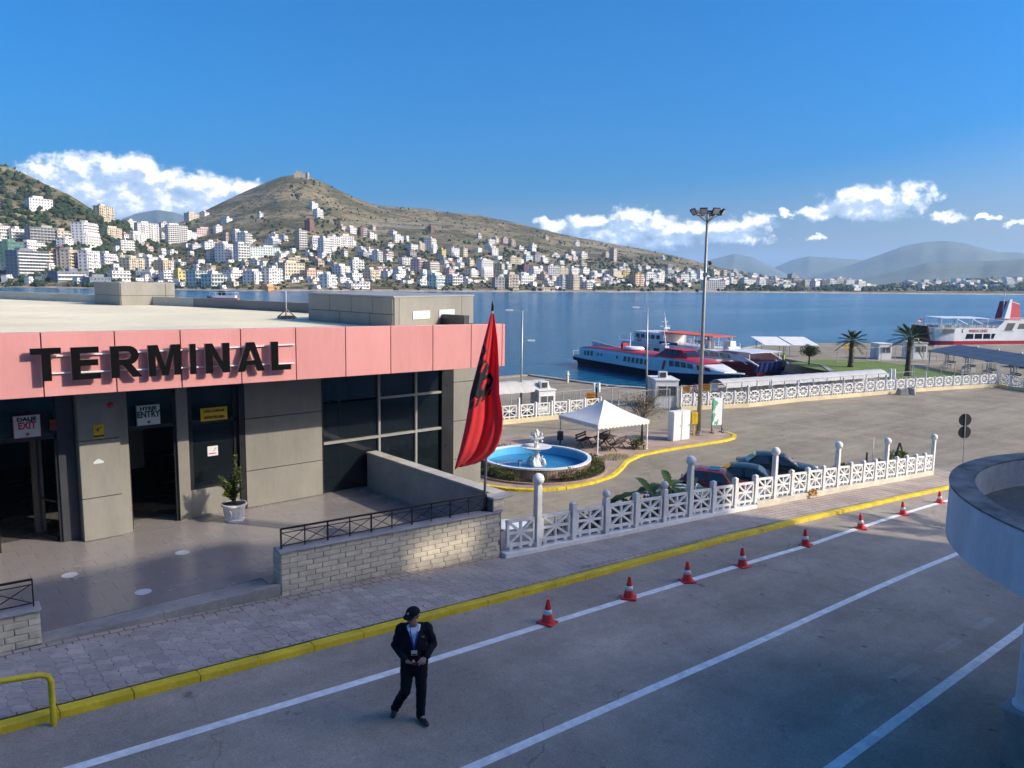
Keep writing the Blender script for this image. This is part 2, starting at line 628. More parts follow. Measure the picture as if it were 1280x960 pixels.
def build_hills():
    cols = [-220 + 5 * i for i in range(int(1820 / 5) + 1)]
    ts = [-0.12, -0.05, -0.01] + [0.012 * i for i in range(0, 30)] + [0.36 + 0.016 * i for i in range(0, 41)] + [1.02, 1.06, 1.12, 1.3, 1.7]
    vs, fs = [], []
    for x in cols:
        a, _ = azel(x, 350)
        rs, rr = interp(x, SHORE_R), interp(x, RIDGE_R)
        for t in ts:
            r = rs + (rr - rs) * t
            z = land_z(x, r)
            vs.append((r * math.sin(a), r * math.cos(a), z))
    n = len(ts)
    for i in range(len(cols) - 1):
        for j in range(n - 1):
            fs.append((i * n + j, (i + 1) * n + j, (i + 1) * n + j + 1, i * n + j + 1))
    mb = MB()
    mb.add(vs, fs)
    tag(mb.obj('hills', hill_material(), smooth=True, recalc=False), kind='structure')


build_hills()


def far_mountain(name, prof, r, depth, y0, mm):
    """a far ridge with real slopes on both sides, from its skyline (pixel, at distance r)"""
    xs = [prof[0][0] + (prof[-1][0] - prof[0][0]) * i / 90 for i in range(91)]
    rows = []
    for k, (dr, fz) in enumerate([(-1.0, 0.0), (-0.75, 0.22), (-0.5, 0.48), (-0.25, 0.76), (0, 1.0), (0.4, 0.7), (1.0, 0.0)]):
        row = []
        for x in xs:
            a, e = azel(x, interp(x, prof))
            zt = EYE.z + r * math.tan(e) - ZS
            q = Vector((x * 0.02, k * 0.7, r))
            rr = r + dr * depth
            zz = zt * fz
            if 0 < fz < 1:
                zz *= 1 + 0.22 * noise.noise(q) + 0.12 * noise.noise(q * 3)
            elif fz == 1:
                zz *= 1 + 0.012 * noise.noise(q * 3)
            row.append((rr * math.sin(a), rr * math.cos(a), ZS - 2 + zz))
        rows.append(row)
    mb = MB()
    mb.loft(rows, caps=False, closed=False)
    tag(mb.obj(name, mm, smooth=True, recalc=False), kind='structure')


MTN = mat('mountain_scrub', (0.12, 0.13, 0.08), 0.95, 0.3, 0.002, col2=(0.07, 0.085, 0.045))
far_mountain('mountain', [(110, 350), (150, 275), (172, 266), (195, 262), (215, 264), (235, 271), (270, 300), (330, 350)], 7200, 1500, 350, MTN)
far_mountain('mountain', [(780, 352), (850, 340), (890, 324), (917, 317), (940, 321), (965, 333), (990, 346), (1010, 352)], 8600, 1300, 350, MTN)
far_mountain('mountain', [(930, 355), (968, 334), (990, 325), (1010, 320), (1040, 322), (1075, 325), (1110, 330), (1160, 345), (1200, 356)], 9300, 1300, 350, MTN)
far_mountain('mountain', [(960, 356), (1010, 345), (1060, 332), (1100, 318), (1130, 307), (1155, 302), (1180, 300.5), (1205, 304), (1232, 311), (1250, 315), (1275, 315), (1300, 322), (1380, 335), (1500, 352)], 8000, 1700, 352, MTN)
far_mountain('mountain', [(1000, 358), (1080, 347), (1120, 338), (1160, 328), (1200, 326.5), (1240, 325.5), (1280, 324), (1330, 326), (1420, 338), (1550, 358)], 5400, 1400, 355, MTN)


def sea_material():
    m = bpy.data.materials.new('sea_water')
    m.use_nodes = True
    N = NT(m.node_tree)
    b = m.node_tree.nodes['Principled BSDF']
    b.inputs['Base Color'].default_value = (0.012, 0.10, 0.185, 1)
    b.inputs['Roughness'].default_value = 0.16
    b.inputs['IOR'].default_value = 1.33
    b.inputs['Specular IOR Level'].default_value = 0.5
    geo = N.n('ShaderNodeNewGeometry')
    mp = N.n('ShaderNodeMapping', {'Vector': geo.outputs['Position'], 'Rotation': (0, 0, rad(-38)), 'Scale': (0.4, 1.0, 1.0)})
    n1 = N.n('ShaderNodeTexNoise', {'Vector': mp.outputs[0], 'Scale': 0.85, 'Detail': 5.0, 'Roughness': 0.6})
    n2 = N.n('ShaderNodeTexNoise', {'Vector': mp.outputs[0], 'Scale': 0.055, 'Detail': 5.0, 'Roughness': 0.55})
    mp3 = N.n('ShaderNodeMapping', {'Vector': geo.outputs['Position'], 'Rotation': (0, 0, rad(-40)), 'Scale': (0.0035, 0.022, 1.0)})
    n3 = N.n('ShaderNodeTexNoise', {'Vector': mp3.outputs[0], 'Scale': 1.0, 'Detail': 5.0, 'Roughness': 0.6})
    calm = N.n('ShaderNodeMapRange', {'Value': n3.outputs[0], 'From Min': 0.38, 'From Max': 0.62, 'To Min': 0.35, 'To Max': 1.0})
    bp = N.n('ShaderNodeBump', {'Height': n1.outputs[0], 'Strength': calm.outputs[0], 'Distance': 1.0})
    bp2 = N.n('ShaderNodeBump', {'Height': n2.outputs[0], 'Strength': 0.5, 'Distance': 2.0, 'Normal': bp.outputs[0]})
    N.link(bp2.outputs[0], b.inputs['Normal'])
    return m


def build_sea():
    mb = MB()
    s = 16000
    mb.add([(-s, -200, ZS), (s, -200, ZS), (s, s, ZS), (-s, s, ZS)], [(0, 1, 2, 3)])
    mb.add([(-s, -s, ZS - 0.5), (s, -s, ZS - 0.5), (s, -200, ZS - 0.5), (-s, -200, ZS - 0.5)], [(0, 1, 2, 3)])
    tag(mb.obj('sea', sea_material(), recalc=False), kind='structure')


build_sea()


def build_haze():
    m = bpy.data.materials.new('sea_haze')
    m.use_nodes = True
    t = m.node_tree
    t.nodes.remove(t.nodes['Principled BSDF'])
    v = t.nodes.new('ShaderNodeVolumePrincipled')
    v.inputs['Color'].default_value = (0.50, 0.74, 1.0, 1)
    v.inputs['Density'].default_value = 0.000075
    v.inputs['Anisotropy'].default_value = 0.1
    t.links.new(v.outputs[0], t.nodes['Material Output'].inputs['Volume'])
    mb = MB()
    mb.span((-16500, -16500, ZS - 4), (16500, 16500, 640))
    tag(mb.obj('haze', m), kind='stuff')


build_haze()

# ================================================================ THE TOWN ACROSS THE BAY
W = {
    'white': mat('town_white', (0.78, 0.75, 0.70), 0.8, 0.10, 0.25),
    'cream': mat('town_cream', (0.62, 0.53, 0.38), 0.8, 0.10, 0.25),
    'grey': mat('town_grey', (0.36, 0.35, 0.33), 0.85, 0.15, 0.25),
    'tan': mat('town_tan', (0.54, 0.45, 0.33), 0.85, 0.15, 0.25),
    'peach': mat('town_peach', (0.62, 0.44, 0.32), 0.85, 0.12, 0.25),
    'pink': mat('town_pink', (0.62, 0.46, 0.41), 0.85, 0.12, 0.25),
    'orange': mat('town_orange', (0.62, 0.33, 0.12), 0.85, 0.12, 0.25),
    'yellow': mat('town_yellow', (0.66, 0.52, 0.16), 0.85, 0.12, 0.25),
    'brick': mat('town_brick', (0.24, 0.115, 0.08), 0.9, 0.2, 0.25),
    'maroon': mat('town_maroon', (0.15, 0.055, 0.06), 0.9, 0.15, 0.25),
    'blue': mat('town_blue', (0.40, 0.47, 0.54), 0.7, 0.12, 0.25),
    'mint': mat('town_mint', (0.55, 0.62, 0.57), 0.8, 0.12, 0.25),
    'netting': mat('town_netting', (0.12, 0.25, 0.19), 0.9, 0.25, 0.3),
    'slate': mat('town_slate', (0.18, 0.21, 0.24), 0.6, 0.15, 0.25),
}
WORD = {'white': 'white', 'cream': 'cream', 'grey': 'bare concrete', 'tan': 'tan', 'peach': 'peach coloured', 'pink': 'pinkish', 'orange': 'orange', 'yellow': 'yellow', 'brick': 'brick red',
        'maroon': 'maroon', 'blue': 'pale blue', 'mint': 'mint green', 'netting': 'green netted', 'slate': 'dark slate grey'}
T_GLASS = mat('town_glass', (0.10, 0.105, 0.11), 0.3, 0.3, 0.4)
T_DARK = mat('town_opening', (0.05, 0.05, 0.055), 0.8, 0.3, 0.4)
T_ROOF = mat('town_roof_slab', (0.34, 0.31, 0.28), 0.9, 0.2, 0.2)
T_TILE = mat('town_roof_tile', (0.34, 0.15, 0.09), 0.9, 0.2, 0.2)
_proto = {}


def block_proto(fl, bays, style, dep):
    """meshes of one apartment block, 3 m storeys and 3.4 m bays, front at -y"""
    key = (fl, bays, style, dep)
    if key in _proto:
        return _proto[key]
    rr = random.Random(str(key))
    w, h, d = bays * 3.4, fl * 3.0, dep
    wall, win, bal, roof = MB(), MB(), MB(), MB()
    wall.span((-w / 2, 0, -4), (w / 2, d, h))
    wall.span((-w / 2 + rr.uniform(0.1, 0.5) * w, d * 0.3, h), (-w / 2 + rr.uniform(0.5, 0.8) * w, d * 0.75, h + 2.5))
    if style == 'stepped' and fl > 3:
        wall.span((-w / 2 + 1.5, -2.6, -4), (w / 2 - 1.5, 0.01, h * 0.55))
        for f in range(int(fl * 0.55)):
            for b in range(max(1, bays - 1)):
                x = -w / 2 + (b + 1) * 3.4
                win.span((x - 0.8, -2.66, f * 3 + 0.8), (x + 0.8, -2.5, f * 3 + 2.3))
                bal.span((x - 1.5, -3.7, f * 3), (x + 1.5, -2.62, f * 3 + 0.95))
    for f in range(fl):
        z = f * 3.0
        for b in range(bays):
            x = -w / 2 + (b + 0.5) * 3.4
            ww = rr.choice((1.3, 1.6, 2.2)) if style != 'hotel' else 2.5
            wh = 1.5 if style != 'hotel' else 2.0
            win.span((x - ww / 2, -0.06, z + 0.75), (x + ww / 2, 0.05, z + 0.75 + wh))
        if style in ('balcony', 'hotel', 'stepped'):
            for b in range(bays):
                if style == 'balcony' and (b + fl) % 3 == 2:
                    continue
                x = -w / 2 + (b + 0.5) * 3.4
                bal.span((x - 1.6, -1.35, z + 0.0), (x + 1.6, -0.02, z + 0.18))
                bal.span((x - 1.6, -1.35, z + 0.18), (x + 1.6, -1.25, z + 1.0))
        elif style == 'bands':
            bal.span((-w / 2 - 0.3, -1.3, z + 0.0), (w / 2 + 0.3, -0.02, z + 0.2))
            bal.span((-w / 2 - 0.3, -1.3, z + 0.2), (w / 2 + 0.3, -1.18, z + 1.05))
        for b in range(max(1, int(d / 4))):
            y = (b + 0.5) * d / max(1, int(d / 4))
            for s in (-1, 1):
                win.span((s * (w / 2 - 0.05), y - 0.7, z + 0.85), (s * (w / 2 + 0.06), y + 0.7, z + 2.2))
            if style in ('balcony', 'bands') and rr.random() < 0.6:
                bal.span((w / 2 + 0.02, y - 1.5, z), (w / 2 + 1.2, y + 1.5, z + 0.95))
    roof.span((-w / 2 - 0.35, -0.45, h + 0.004), (w / 2 + 0.35, d + 0.35, h + 0.3))
    if style == 'house':
        roof = MB()
        a, b2 = w / 2 + 0.5, d + 0.5
        roof.add([(-a, -0.5, h), (a, -0.5, h), (a, b2, h), (-a, b2, h), (-a * 0.4, d / 2, h + 2.2), (a * 0.4, d / 2, h + 2.2)],
                 [(0, 1, 5, 4), (1, 2, 5), (2, 3, 4, 5), (3, 0, 4), (3, 2, 1, 0)])
    r = [wall.mesh('wall', W['white'], recalc=False), win.mesh('window', T_GLASS, recalc=False),
         bal.mesh('balcony', W['white'], recalc=False) if bal.v else None, roof.mesh('roof', T_TILE if style == 'house' else T_ROOF, recalc=False), w, h]
    _proto[key] = r
    return r


def set_mat(o, m):
    if o.data.materials[0] != m:
        o.material_slots[0].link = 'OBJECT'
        o.material_slots[0].material = m


SPOKEN = {1: 'one', 2: 'two', 3: 'three', 4: 'four', 5: 'five', 6: 'six', 7: 'seven', 8: 'eight', 9: 'nine', 10: 'ten', 11: 'eleven', 12: 'twelve'}


def zone(x, y):
    sh = interp(x, [(0, 359), (300, 364), (1280, 368)])
    low = 'at the water' if sh - y < 11 else 'low down' if sh - y < 32 else 'mid slope' if sh - y < 62 else 'high up'
    for lim, w in ((100, 'below the wooded left hill'), (215, 'beside the saddle between the hills'), (330, 'west of the fortress hill'), (455, 'under the fortress hilltop'), (610, 'above the terminal roof end'),
                   (700, 'beyond the flagpole'), (790, 'behind the moored ships'), (890, 'left of the floodlight mast'), (1100, 'right of the floodlight mast'), (2000, 'on the far right shore')):
        if x < lim:
            return low, w
    return low, ''


def town_block(x, y, wp, hp, col, style=None, label=None, yaw=None):
    p = land_hit(x, y)
    dist = math.hypot(p.x, p.y)
    wm, hm = wp * dist / FOC * 1.10, hp * dist / FOC * 0.80
    fl = max(1, min(12, round(hm / 3.0)))
    bays = max(1, min(12, round(wm / 3.4)))
    if style is None:
        style = R.choice(('balcony', 'bands', 'balcony', 'plain', 'stepped')) if fl > 2 else R.choice(('plain', 'house', 'bands'))
    wall, win, bal, roof, w0, h0 = block_proto(fl, bays, style, R.choice((9, 12)))
    az = math.atan2(p.x, p.y)
    if yaw is None:
        yaw = R.choice((34, 42, 50, 28, 56, 62)) + R.uniform(-5, 5)
    o = link('apartment_block' if fl > 2 else 'town_house', wall)
    o.location = p
    o.rotation_euler = (0, 0, -az + rad(yaw))
    o.scale = (wm / w0, 1.0, hm / h0)
    set_mat(o, W[col])
    a = link('window', win, o)
    tag(a, kind='stuff')
    if style in ('balcony', 'bands', 'plain') and col == 'grey':
        set_mat(a, T_DARK)
    if bal:
        b = link('balcony', bal, o)
        tag(b, kind='stuff')
        set_mat(b, W[col] if col in ('white', 'cream', 'grey', 'mint', 'yellow', 'pink') else W['white'])
    link('roof', roof, o)
    if label is None:
        low, wh = zone(x, y)
        label = f"{WORD[col]} {SPOKEN[fl]} storey {'block' if fl > 2 else 'house'} {low}, {wh}"
    tag(o, label, 'apartment block' if fl > 2 else 'house', 'buildings of the hillside town')
    return o


TOWN = [
    # x, base y, width, height, colour, style, own label
    (7, 303, 17, 21, 'white', 'bands'), (27, 302, 17, 16, 'white', 'bands'), (5, 327, 15, 25, 'white', 'bands'),
    (21, 328, 27, 26, 'netting', 'plain', 'building wrapped in green netting left of the glazed shore hotel'),
    (58, 307, 30, 23, 'grey', 'hotel', 'wide unfinished grey concrete block of empty frames below the left hill'),
    (81, 305, 14, 17, 'tan', 'balcony'), (87, 308, 15, 10, 'white', 'plain'),
    (114, 306, 30, 29, 'white', 'stepped', 'big white stepped block on the slope below the left hill shoulder'),
    (144, 300, 20, 16, 'cream', 'balcony'), (52, 263, 22, 15, 'white', 'plain', 'lone white building on the wooded flank of the left hill'),
    (134, 277, 20, 20, 'cream', 'balcony', 'pale cream block standing highest on the shoulder of the left hill'),
    (45, 342, 43, 29, 'slate', 'hotel', 'glazed slate grey hotel on the left shore with a grid of windows'),
    (46, 315, 24, 12, 'white', 'bands'), (71, 336, 12, 23, 'orange', 'bands', 'narrow orange block right of the glazed shore hotel'),
    (81, 337, 9, 27, 'maroon', 'plain', 'narrow maroon block between orange block and cream block'),
    (95, 336, 21, 25, 'cream', 'bands', 'cream banded block right of the narrow maroon block'), (118, 339, 22, 27, 'white', 'balcony'), (139, 334, 18, 18, 'white', 'bands'), (156, 331, 14, 13, 'cream', 'bands'),
    (160, 316, 15, 17, 'white', 'bands'), (92, 350, 34, 11, 'slate', 'bands', 'low glass fronted shore pavilion in front of the cream block'), (126, 356, 24, 10, 'slate', 'plain'), (152, 352, 18, 15, 'white', 'bands'),
    (186, 300, 21, 23, 'white', 'balcony'), (174, 305, 19, 15, 'white', 'balcony'), (165, 279, 12, 10, 'white', 'plain'), (207, 285, 9, 7, 'white', 'house'),
    (223, 304, 21, 25, 'white', 'hotel'), (240, 301, 14, 12, 'white', 'plain'), (259, 294, 22, 9, 'pink', 'plain'), (264, 311, 14, 10, 'white', 'plain'), (274, 291, 7, 10, 'white', 'plain'),
    (288, 303, 10, 11, 'peach', 'plain'), (300, 301, 10, 14, 'white', 'balcony'), (287, 326, 19, 24, 'white', 'balcony'), (305, 326, 14, 24, 'white', 'hotel'), (272, 326, 17, 14, 'white', 'bands'),
    (211, 339, 15, 15, 'cream', 'balcony'), (217, 352, 21, 16, 'white', 'bands'), (228, 352, 9, 15, 'yellow', 'plain'), (172, 340, 24, 19, 'cream', 'balcony'), (193, 337, 15, 17, 'white', 'plain'),
    (252, 357, 15, 21, 'mint', 'hotel'), (274, 358, 21, 17, 'mint', 'hotel'), (298, 348, 24, 12, 'white', 'bands'), (267, 339, 11, 8, 'tan', 'plain'), (196, 351, 16, 11, 'white', 'bands'), (179, 349, 15, 11, 'slate', 'plain'),
    (243, 275, 14, 9, 'cream', 'plain'), (259, 270, 7, 5, 'white', 'house'), (287, 278, 9, 6, 'white', 'plain'),
    (394, 264, 8, 12, 'white', 'plain', 'upper of two white towers on the fortress hillside'), (400, 273, 9, 13, 'white', 'bands', 'lower of two white towers on the fortress hillside'),
    (390, 289, 8, 16, 'brick', 'plain', 'bare brick tower below the two white hillside towers'), (379, 312, 9, 28, 'tan', 'bands', 'tall thin tan tower under the fortress hilltop'),
    (327, 273, 4, 8, 'white', 'plain'), (311, 307, 12, 18, 'white', 'hotel'), (332, 321, 36, 14, 'mint', 'plain', 'long glass fronted hall on the slope under the fortress hilltop'), (346, 308, 12, 11, 'white', 'bands'),
    (409, 319, 12, 25, 'white', 'bands'), (418, 310, 16, 17, 'white', 'balcony'), (434, 309, 16, 17, 'white', 'balcony'), (397, 309, 12, 14, 'white', 'bands'), (442, 292, 10, 9, 'white', 'plain'), (455, 296, 8, 14, 'brick', 'balcony'),
    (325, 355, 20, 18, 'white', 'balcony'), (345, 355, 20, 23, 'white', 'balcony'), (369, 345, 26, 19, 'cream', 'plain'), (394, 348, 21, 12, 'peach', 'plain'), (415, 360, 17, 20, 'white', 'balcony'),
    (432, 346, 16, 16, 'white', 'balcony'), (448, 339, 14, 17, 'white', 'balcony'), (447, 349, 18, 9, 'white', 'plain'), (450, 361, 22, 8, 'white', 'bands'), (373, 327, 23, 6, 'cream', 'bands'), (343, 363, 24, 4, 'orange', 'plain', 'low orange beach bar at the water under the fortress hill'),
    (468, 288, 5, 7, 'tan', 'plain'), (467, 299, 9, 8, 'white', 'plain'), (499, 303, 11, 10, 'white', 'plain'), (494, 293, 7, 5, 'white', 'house'), (518, 314, 11, 10, 'white', 'balcony'), (528, 314, 9, 12, 'cream', 'balcony'),
    (542, 314, 13, 19, 'white', 'stepped'), (555, 321, 6, 11, 'yellow', 'plain'), (569, 321, 11, 13, 'white', 'stepped'), (582, 321, 6, 13, 'cream', 'plain'), (577, 331, 12, 8, 'white', 'plain'), (590, 332, 8, 9, 'cream', 'plain'),
    (475, 327, 9, 16, 'white', 'hotel', 'slim white block with a window grid beside the pale blue block'), (460, 323, 13, 9, 'blue', 'bands'), (488, 322, 10, 10, 'tan', 'hotel'), (509, 331, 12, 11, 'white', 'balcony'), (528, 340, 15, 19, 'pink', 'hotel'), (543, 341, 14, 17, 'tan', 'bands'),
    (503, 347, 13, 13, 'white', 'plain'), (487, 348, 8, 11, 'white', 'plain'), (469, 349, 16, 14, 'cream', 'balcony'), (550, 361, 16, 20, 'mint', 'bands'), (565, 345, 8, 11, 'pink', 'plain'), (572, 356, 15, 13, 'white', 'hotel'),
    (594, 346, 18, 10, 'white', 'bands'), (605, 337, 10, 15, 'white', 'stepped'), (541, 291, 5, 10, 'brick', 'plain', 'small lone brick tower high on the bare slope'), (600, 298, 4, 6, 'white', 'plain'), (456, 361, 13, 11, 'white', 'plain'),
    (609, 346, 16, 25, 'white', 'stepped'), (629, 338, 6, 10, 'cream', 'plain'), (619, 320, 8, 12, 'white', 'plain'), (652, 313, 6, 6, 'white', 'plain'), (668, 312, 7, 8, 'white', 'plain'), (622, 304, 7, 8, 'cream', 'plain'),
    (632, 305, 6, 9, 'pink', 'plain'), (642, 308, 5, 9, 'tan', 'plain'), (645, 330, 16, 10, 'cream', 'balcony'), (662, 327, 10, 9, 'mint', 'plain'), (673, 328, 10, 13, 'grey', 'plain'), (659, 341, 12, 12, 'maroon', 'plain'),
    (672, 348, 13, 15, 'white', 'bands'), (692, 346, 14, 17, 'white', 'bands'), (682, 329, 9, 9, 'white', 'plain'), (705, 343, 13, 10, 'cream', 'balcony'), (695, 323, 10, 6, 'white', 'plain'), (711, 326, 12, 8, 'pink', 'plain'),
    (625, 361, 12, 17, 'grey', 'plain'), (642, 362, 12, 23, 'cream', 'balcony'), (659, 355, 18, 13, 'white', 'bands'), (683, 351, 8, 10, 'peach', 'plain'), (707, 361, 12, 18, 'white', 'bands'), (720, 362, 10, 23, 'cream', 'bands'),
    (737, 361, 10, 10, 'white', 'hotel'), (730, 353, 7, 8, 'white', 'plain'), (719, 343, 13, 10, 'white', 'bands'), (733, 343, 12, 9, 'white', 'plain'), (748, 348, 17, 8, 'white', 'plain'), (722, 308, 5, 8, 'white', 'plain'), (684, 300, 4, 6, 'pink', 'plain'),
    (682, 364, 24, 5, 'tan', 'plain'), (769, 327, 5, 20, 'pink', 'plain', 'thin pink tower on the slope behind the moored ships'), (761, 322, 9, 7, 'peach', 'plain'), (772, 347, 15, 11, 'cream', 'plain'), (783, 347, 8, 9, 'yellow', 'plain'),
    (799, 357, 13, 18, 'orange', 'balcony', 'orange apartment block near the water left of the floodlight mast'), (800, 339, 4, 8, 'white', 'plain'), (814, 352, 13, 12, 'white', 'plain'), (827, 353, 12, 12, 'white', 'balcony'), (856, 352, 10, 12, 'white', 'plain'), (867, 352, 11, 12, 'mint', 'plain'),
    (877, 351, 8, 15, 'white', 'plain'), (894, 363, 25, 15, 'white', 'hotel', 'broad white stepped hotel at the water behind the floodlight mast'), (896, 346, 11, 9, 'cream', 'plain'), (830, 325, 3, 5, 'white', 'plain'),
    (908, 358, 9, 10, 'white', 'plain'), (917, 357, 8, 10, 'white', 'balcony'), (925, 356, 8, 9, 'peach', 'plain'), (935, 357, 10, 10, 'white', 'plain'), (944, 356, 8, 9, 'peach', 'plain'), (953, 358, 9, 10, 'white', 'balcony'), (961, 358, 8, 8, 'grey', 'plain'),
    (994, 348, 14, 8, 'slate', 'plain', 'dark boxy block on the skyline right of the floodlight mast'), (984, 361, 10, 7, 'white', 'plain'), (998, 353, 11, 6, 'cream', 'plain'), (1010, 358, 9, 8, 'tan', 'plain'), (1022, 360, 9, 10, 'white', 'plain'), (1032, 360, 9, 11, 'grey', 'bands'),
    (1041, 358, 9, 9, 'white', 'plain'), (1051, 358, 11, 12, 'white', 'bands'), (1064, 359, 12, 11, 'white', 'plain'), (1077, 361, 11, 11, 'white', 'bands'), (1072, 363, 10, 4, 'white', 'plain'), (908, 345, 7, 7, 'cream', 'plain'), (920, 343, 6, 6, 'white', 'plain'),
    (932, 346, 6, 6, 'tan', 'plain'), (945, 348, 7, 6, 'white', 'plain'), (958, 350, 6, 5, 'white', 'plain'), (972, 353, 8, 7, 'peach', 'plain'), (1173, 355, 6, 6, 'blue', 'plain'), (1154, 363, 4, 8, 'white', 'plain', 'lone white tower at the water on the far right shore'),
]
for t in TOWN:
    town_block(*(list(t) + [None] * (7 - len(t))))

# smaller houses and blocks between them
FILL = []
tries = 0
rf = random.Random(5)
while len(FILL) < 118 and tries < 4000:
    tries += 1
    x = rf.uniform(150, 1090) if rf.random() < 0.86 else rf.uniform(1130, 1275)
    ridge = interp(x, RIDGE_Y)
    top = interp(x, [(0, 300), (150, 285), (215, 288), (330, 285), (400, 280), (470, 292), (560, 300), (640, 305), (760, 322), (850, 335), (950, 346), (1050, 352), (1280, 352)])
    y = rf.triangular(max(top, ridge + 5), 361, 350)
    w = rf.uniform(4.5, 10)
    if any(abs(x - q[0]) < (w + q[2]) * 0.42 and abs(y - q[1]) < 5 for q in TOWN + FILL):
        continue
    FILL.append((x, y, w, rf.uniform(3.5, 8.5) if x < 1100 else rf.uniform(2.5, 4.5), rf.choice(('white', 'white', 'white', 'white', 'white', 'white', 'cream', 'cream', 'peach', 'grey'))))
for t in FILL:
    town_block(t[0], t[1], t[2], t[3], t[4])

# the many smaller houses beyond that number: real walls, roofs and window openings, joined
wm_, gm_, rm_ = MB(), MB(), MB()
k = tries = 0
while k < 330 and tries < 9000:
    tries += 1
    x = rf.uniform(-10, 1090) if rf.random() < 0.9 else rf.uniform(1130, 1280)
    ridge = interp(x, RIDGE_Y)
    top = interp(x, [(0, 312), (150, 292), (215, 288), (330, 292), (400, 288), (470, 297), (560, 304), (640, 309), (760, 326), (850, 338), (950, 347), (1050, 353), (1280, 353)])
    y = rf.triangular(max(top, ridge + 4), 362, 352)
    if any(abs(x - q[0]) < q[2] * 0.38 and 0 <= y - q[1] < 1.5 for q in TOWN):
        continue
    p = land_hit(x, y)
    s = math.hypot(p.x, p.y) / FOC
    w, d, fl = rf.uniform(4.5, 10) * s, rf.uniform(4, 7) * s, max(1, round(rf.uniform(2.2, 6.0) * s / 3))
    a = -math.atan2(p.x, p.y) + rad(rf.choice((35, 45, 55)))
    M = Matrix.Translation(p) @ Matrix.Rotation(a, 4, 'Z')
    h = fl * 3.0
    wm_.box((0, 0, h / 2 - 1.5), (w, d, h + 3), M=M)
    rm_.box((0, 0, h + 0.12), (w + 0.6, d + 0.6, 0.24), M=M)
    for f in range(fl):
        for b in range(max(1, int(w / 3))):
            xx = (b + 0.5) * w / max(1, int(w / 3)) - w / 2
            gm_.box((xx, -d / 2 - 0.02, f * 3 + 1.5), (1.3, 0.1, 1.4), M=M)
        if rf.random() < 0.6:
            wm_.box((0, -d / 2 - 0.6, f * 3 + 0.5), (w * 0.9, 1.2, 0.95), M=M)
        gm_.box((w / 2 + 0.02, 0, f * 3 + 1.5), (0.1, 1.4, 1.4), M=M)
    k += 1
mass = tag(wm_.obj('town_houses', W['white'], recalc=False), kind='stuff')
tag(gm_.obj('window', T_GLASS, mass, recalc=False), kind='stuff')
tag(rm_.obj('roof', T_ROOF, mass, recalc=False), kind='stuff')

# labels that still coincide are told apart by their order from the left
same = {}
for o in C.objects:
    if o.get('group') == 'buildings of the hillside town':
        same.setdefault(o['label'], []).append(o)
ORDN = ('first', 'second', 'third', 'fourth', 'fifth', 'sixth', 'seventh')
for lab, os_ in same.items():
    if len(os_) > 1:
        os_.sort(key=lambda o: math.atan2(o.location.x, o.location.y))
        for i, o in enumerate(os_):
            o['label'] = (('left' if i == 0 else 'right') + ' hand ' if len(os_) == 2 else ORDN[i] + ' from left, ') + lab

# the hilltop fortress
FORT_M = mat('fort_stone', (0.42, 0.36, 0.26), 0.9, 0.2, 0.2)
fp = land_hit(376, 222)
mb = MB()
mb.span((-14, 0, -6), (16, 9, 5))
mb.span((-9, 2, 5), (2, 8, 10))
fort = mb.obj('hilltop_fort', FORT_M)
mb = MB()
for k in range(7):
    mb.span((-14 + k * 4.6, -0.3, 5), (-12 + k * 4.6, 0.7, 6.6))
tag(mb.obj('battlement', FORT_M, fort), kind='stuff')
mb = MB()
mb.tube([(14, 1, -6), (14, 1, 7)], 3.2, 12)
mb.obj('tower', FORT_M, fort)
fort.location = fp + Vector((0, 0, 4))
fort.rotation_euler = (0, 0, -math.atan2(fp.x, fp.y))
tag(fort, 'old stone fort crowning the pointed hilltop', 'fort')


# woods and scrub on the hills: real clumps of leaves, too many to count
def hillside_woods():
    mb = MB()
    rw = random.Random(9)
    k = 0
    t0 = 0
    ico = []
    bm = bmesh.new()
    bmesh.ops.create_icosphere(bm, subdivisions=1, radius=1.0)
    iv = [v.co.copy() for v in bm.verts]
    ifc = [tuple(v.index for v in f.verts) for f in bm.faces]
    bm.free()
    while k < 6400 and t0 < 80000:
        t0 += 1
        x = rw.uniform(-30, 1290)
        ridge = interp(x, RIDGE_Y)
        y = rw.uniform(ridge + 0.5, 364)
        # dense on the left hill and in the town, thin on the bare upper slopes
        q = noise.noise(Vector((x * 0.022, y * 0.05, 1.7))) + 0.5 * noise.noise(Vector((x * 0.07, y * 0.14, 8.7)))
        if x < 170 and y > ridge + 9 and y < 305:
            dens = 0.95 if q > -0.28 else 0.12
        elif y > interp(x, [(0, 300), (215, 285), (400, 290), (640, 305), (760, 325), (900, 340), (1280, 354)]):
            dens = 0.80 if q > -0.25 else 0.14
        else:
            dens = 0.75 if q > 0.30 else 0.24
        if abs(y - ridge) < 2 and x > 330 and x < 560:
            dens = 0.5
        if rw.random() > dens:
            continue
        p = land_hit(x, y)
        dist = math.hypot(p.x, p.y)
        s = rw.uniform(1.0, 2.7) * dist / FOC * (1.4 if x < 170 else 1.0)
        if y < ridge + 4 or (dens == 0.24):
            s *= 0.5
        o = p + Vector((0, 0, s * 0.45))
        vs = []
        for v in iv:
            j = 0.62 + 0.75 * rw.random()
            vs.append((o.x + v.x * s * j, o.y + v.y * s * j, o.z + v.z * s * j * rw.uniform(0.75, 1.15)))
        mb.add(vs, ifc)
        k += 1
    tag(mb.obj('hillside_trees', leafmat('far_foliage', (0.055, 0.075, 0.026), (0.018, 0.032, 0.013), 0.9, 0.06), recalc=False), kind='stuff')


hillside_woods()

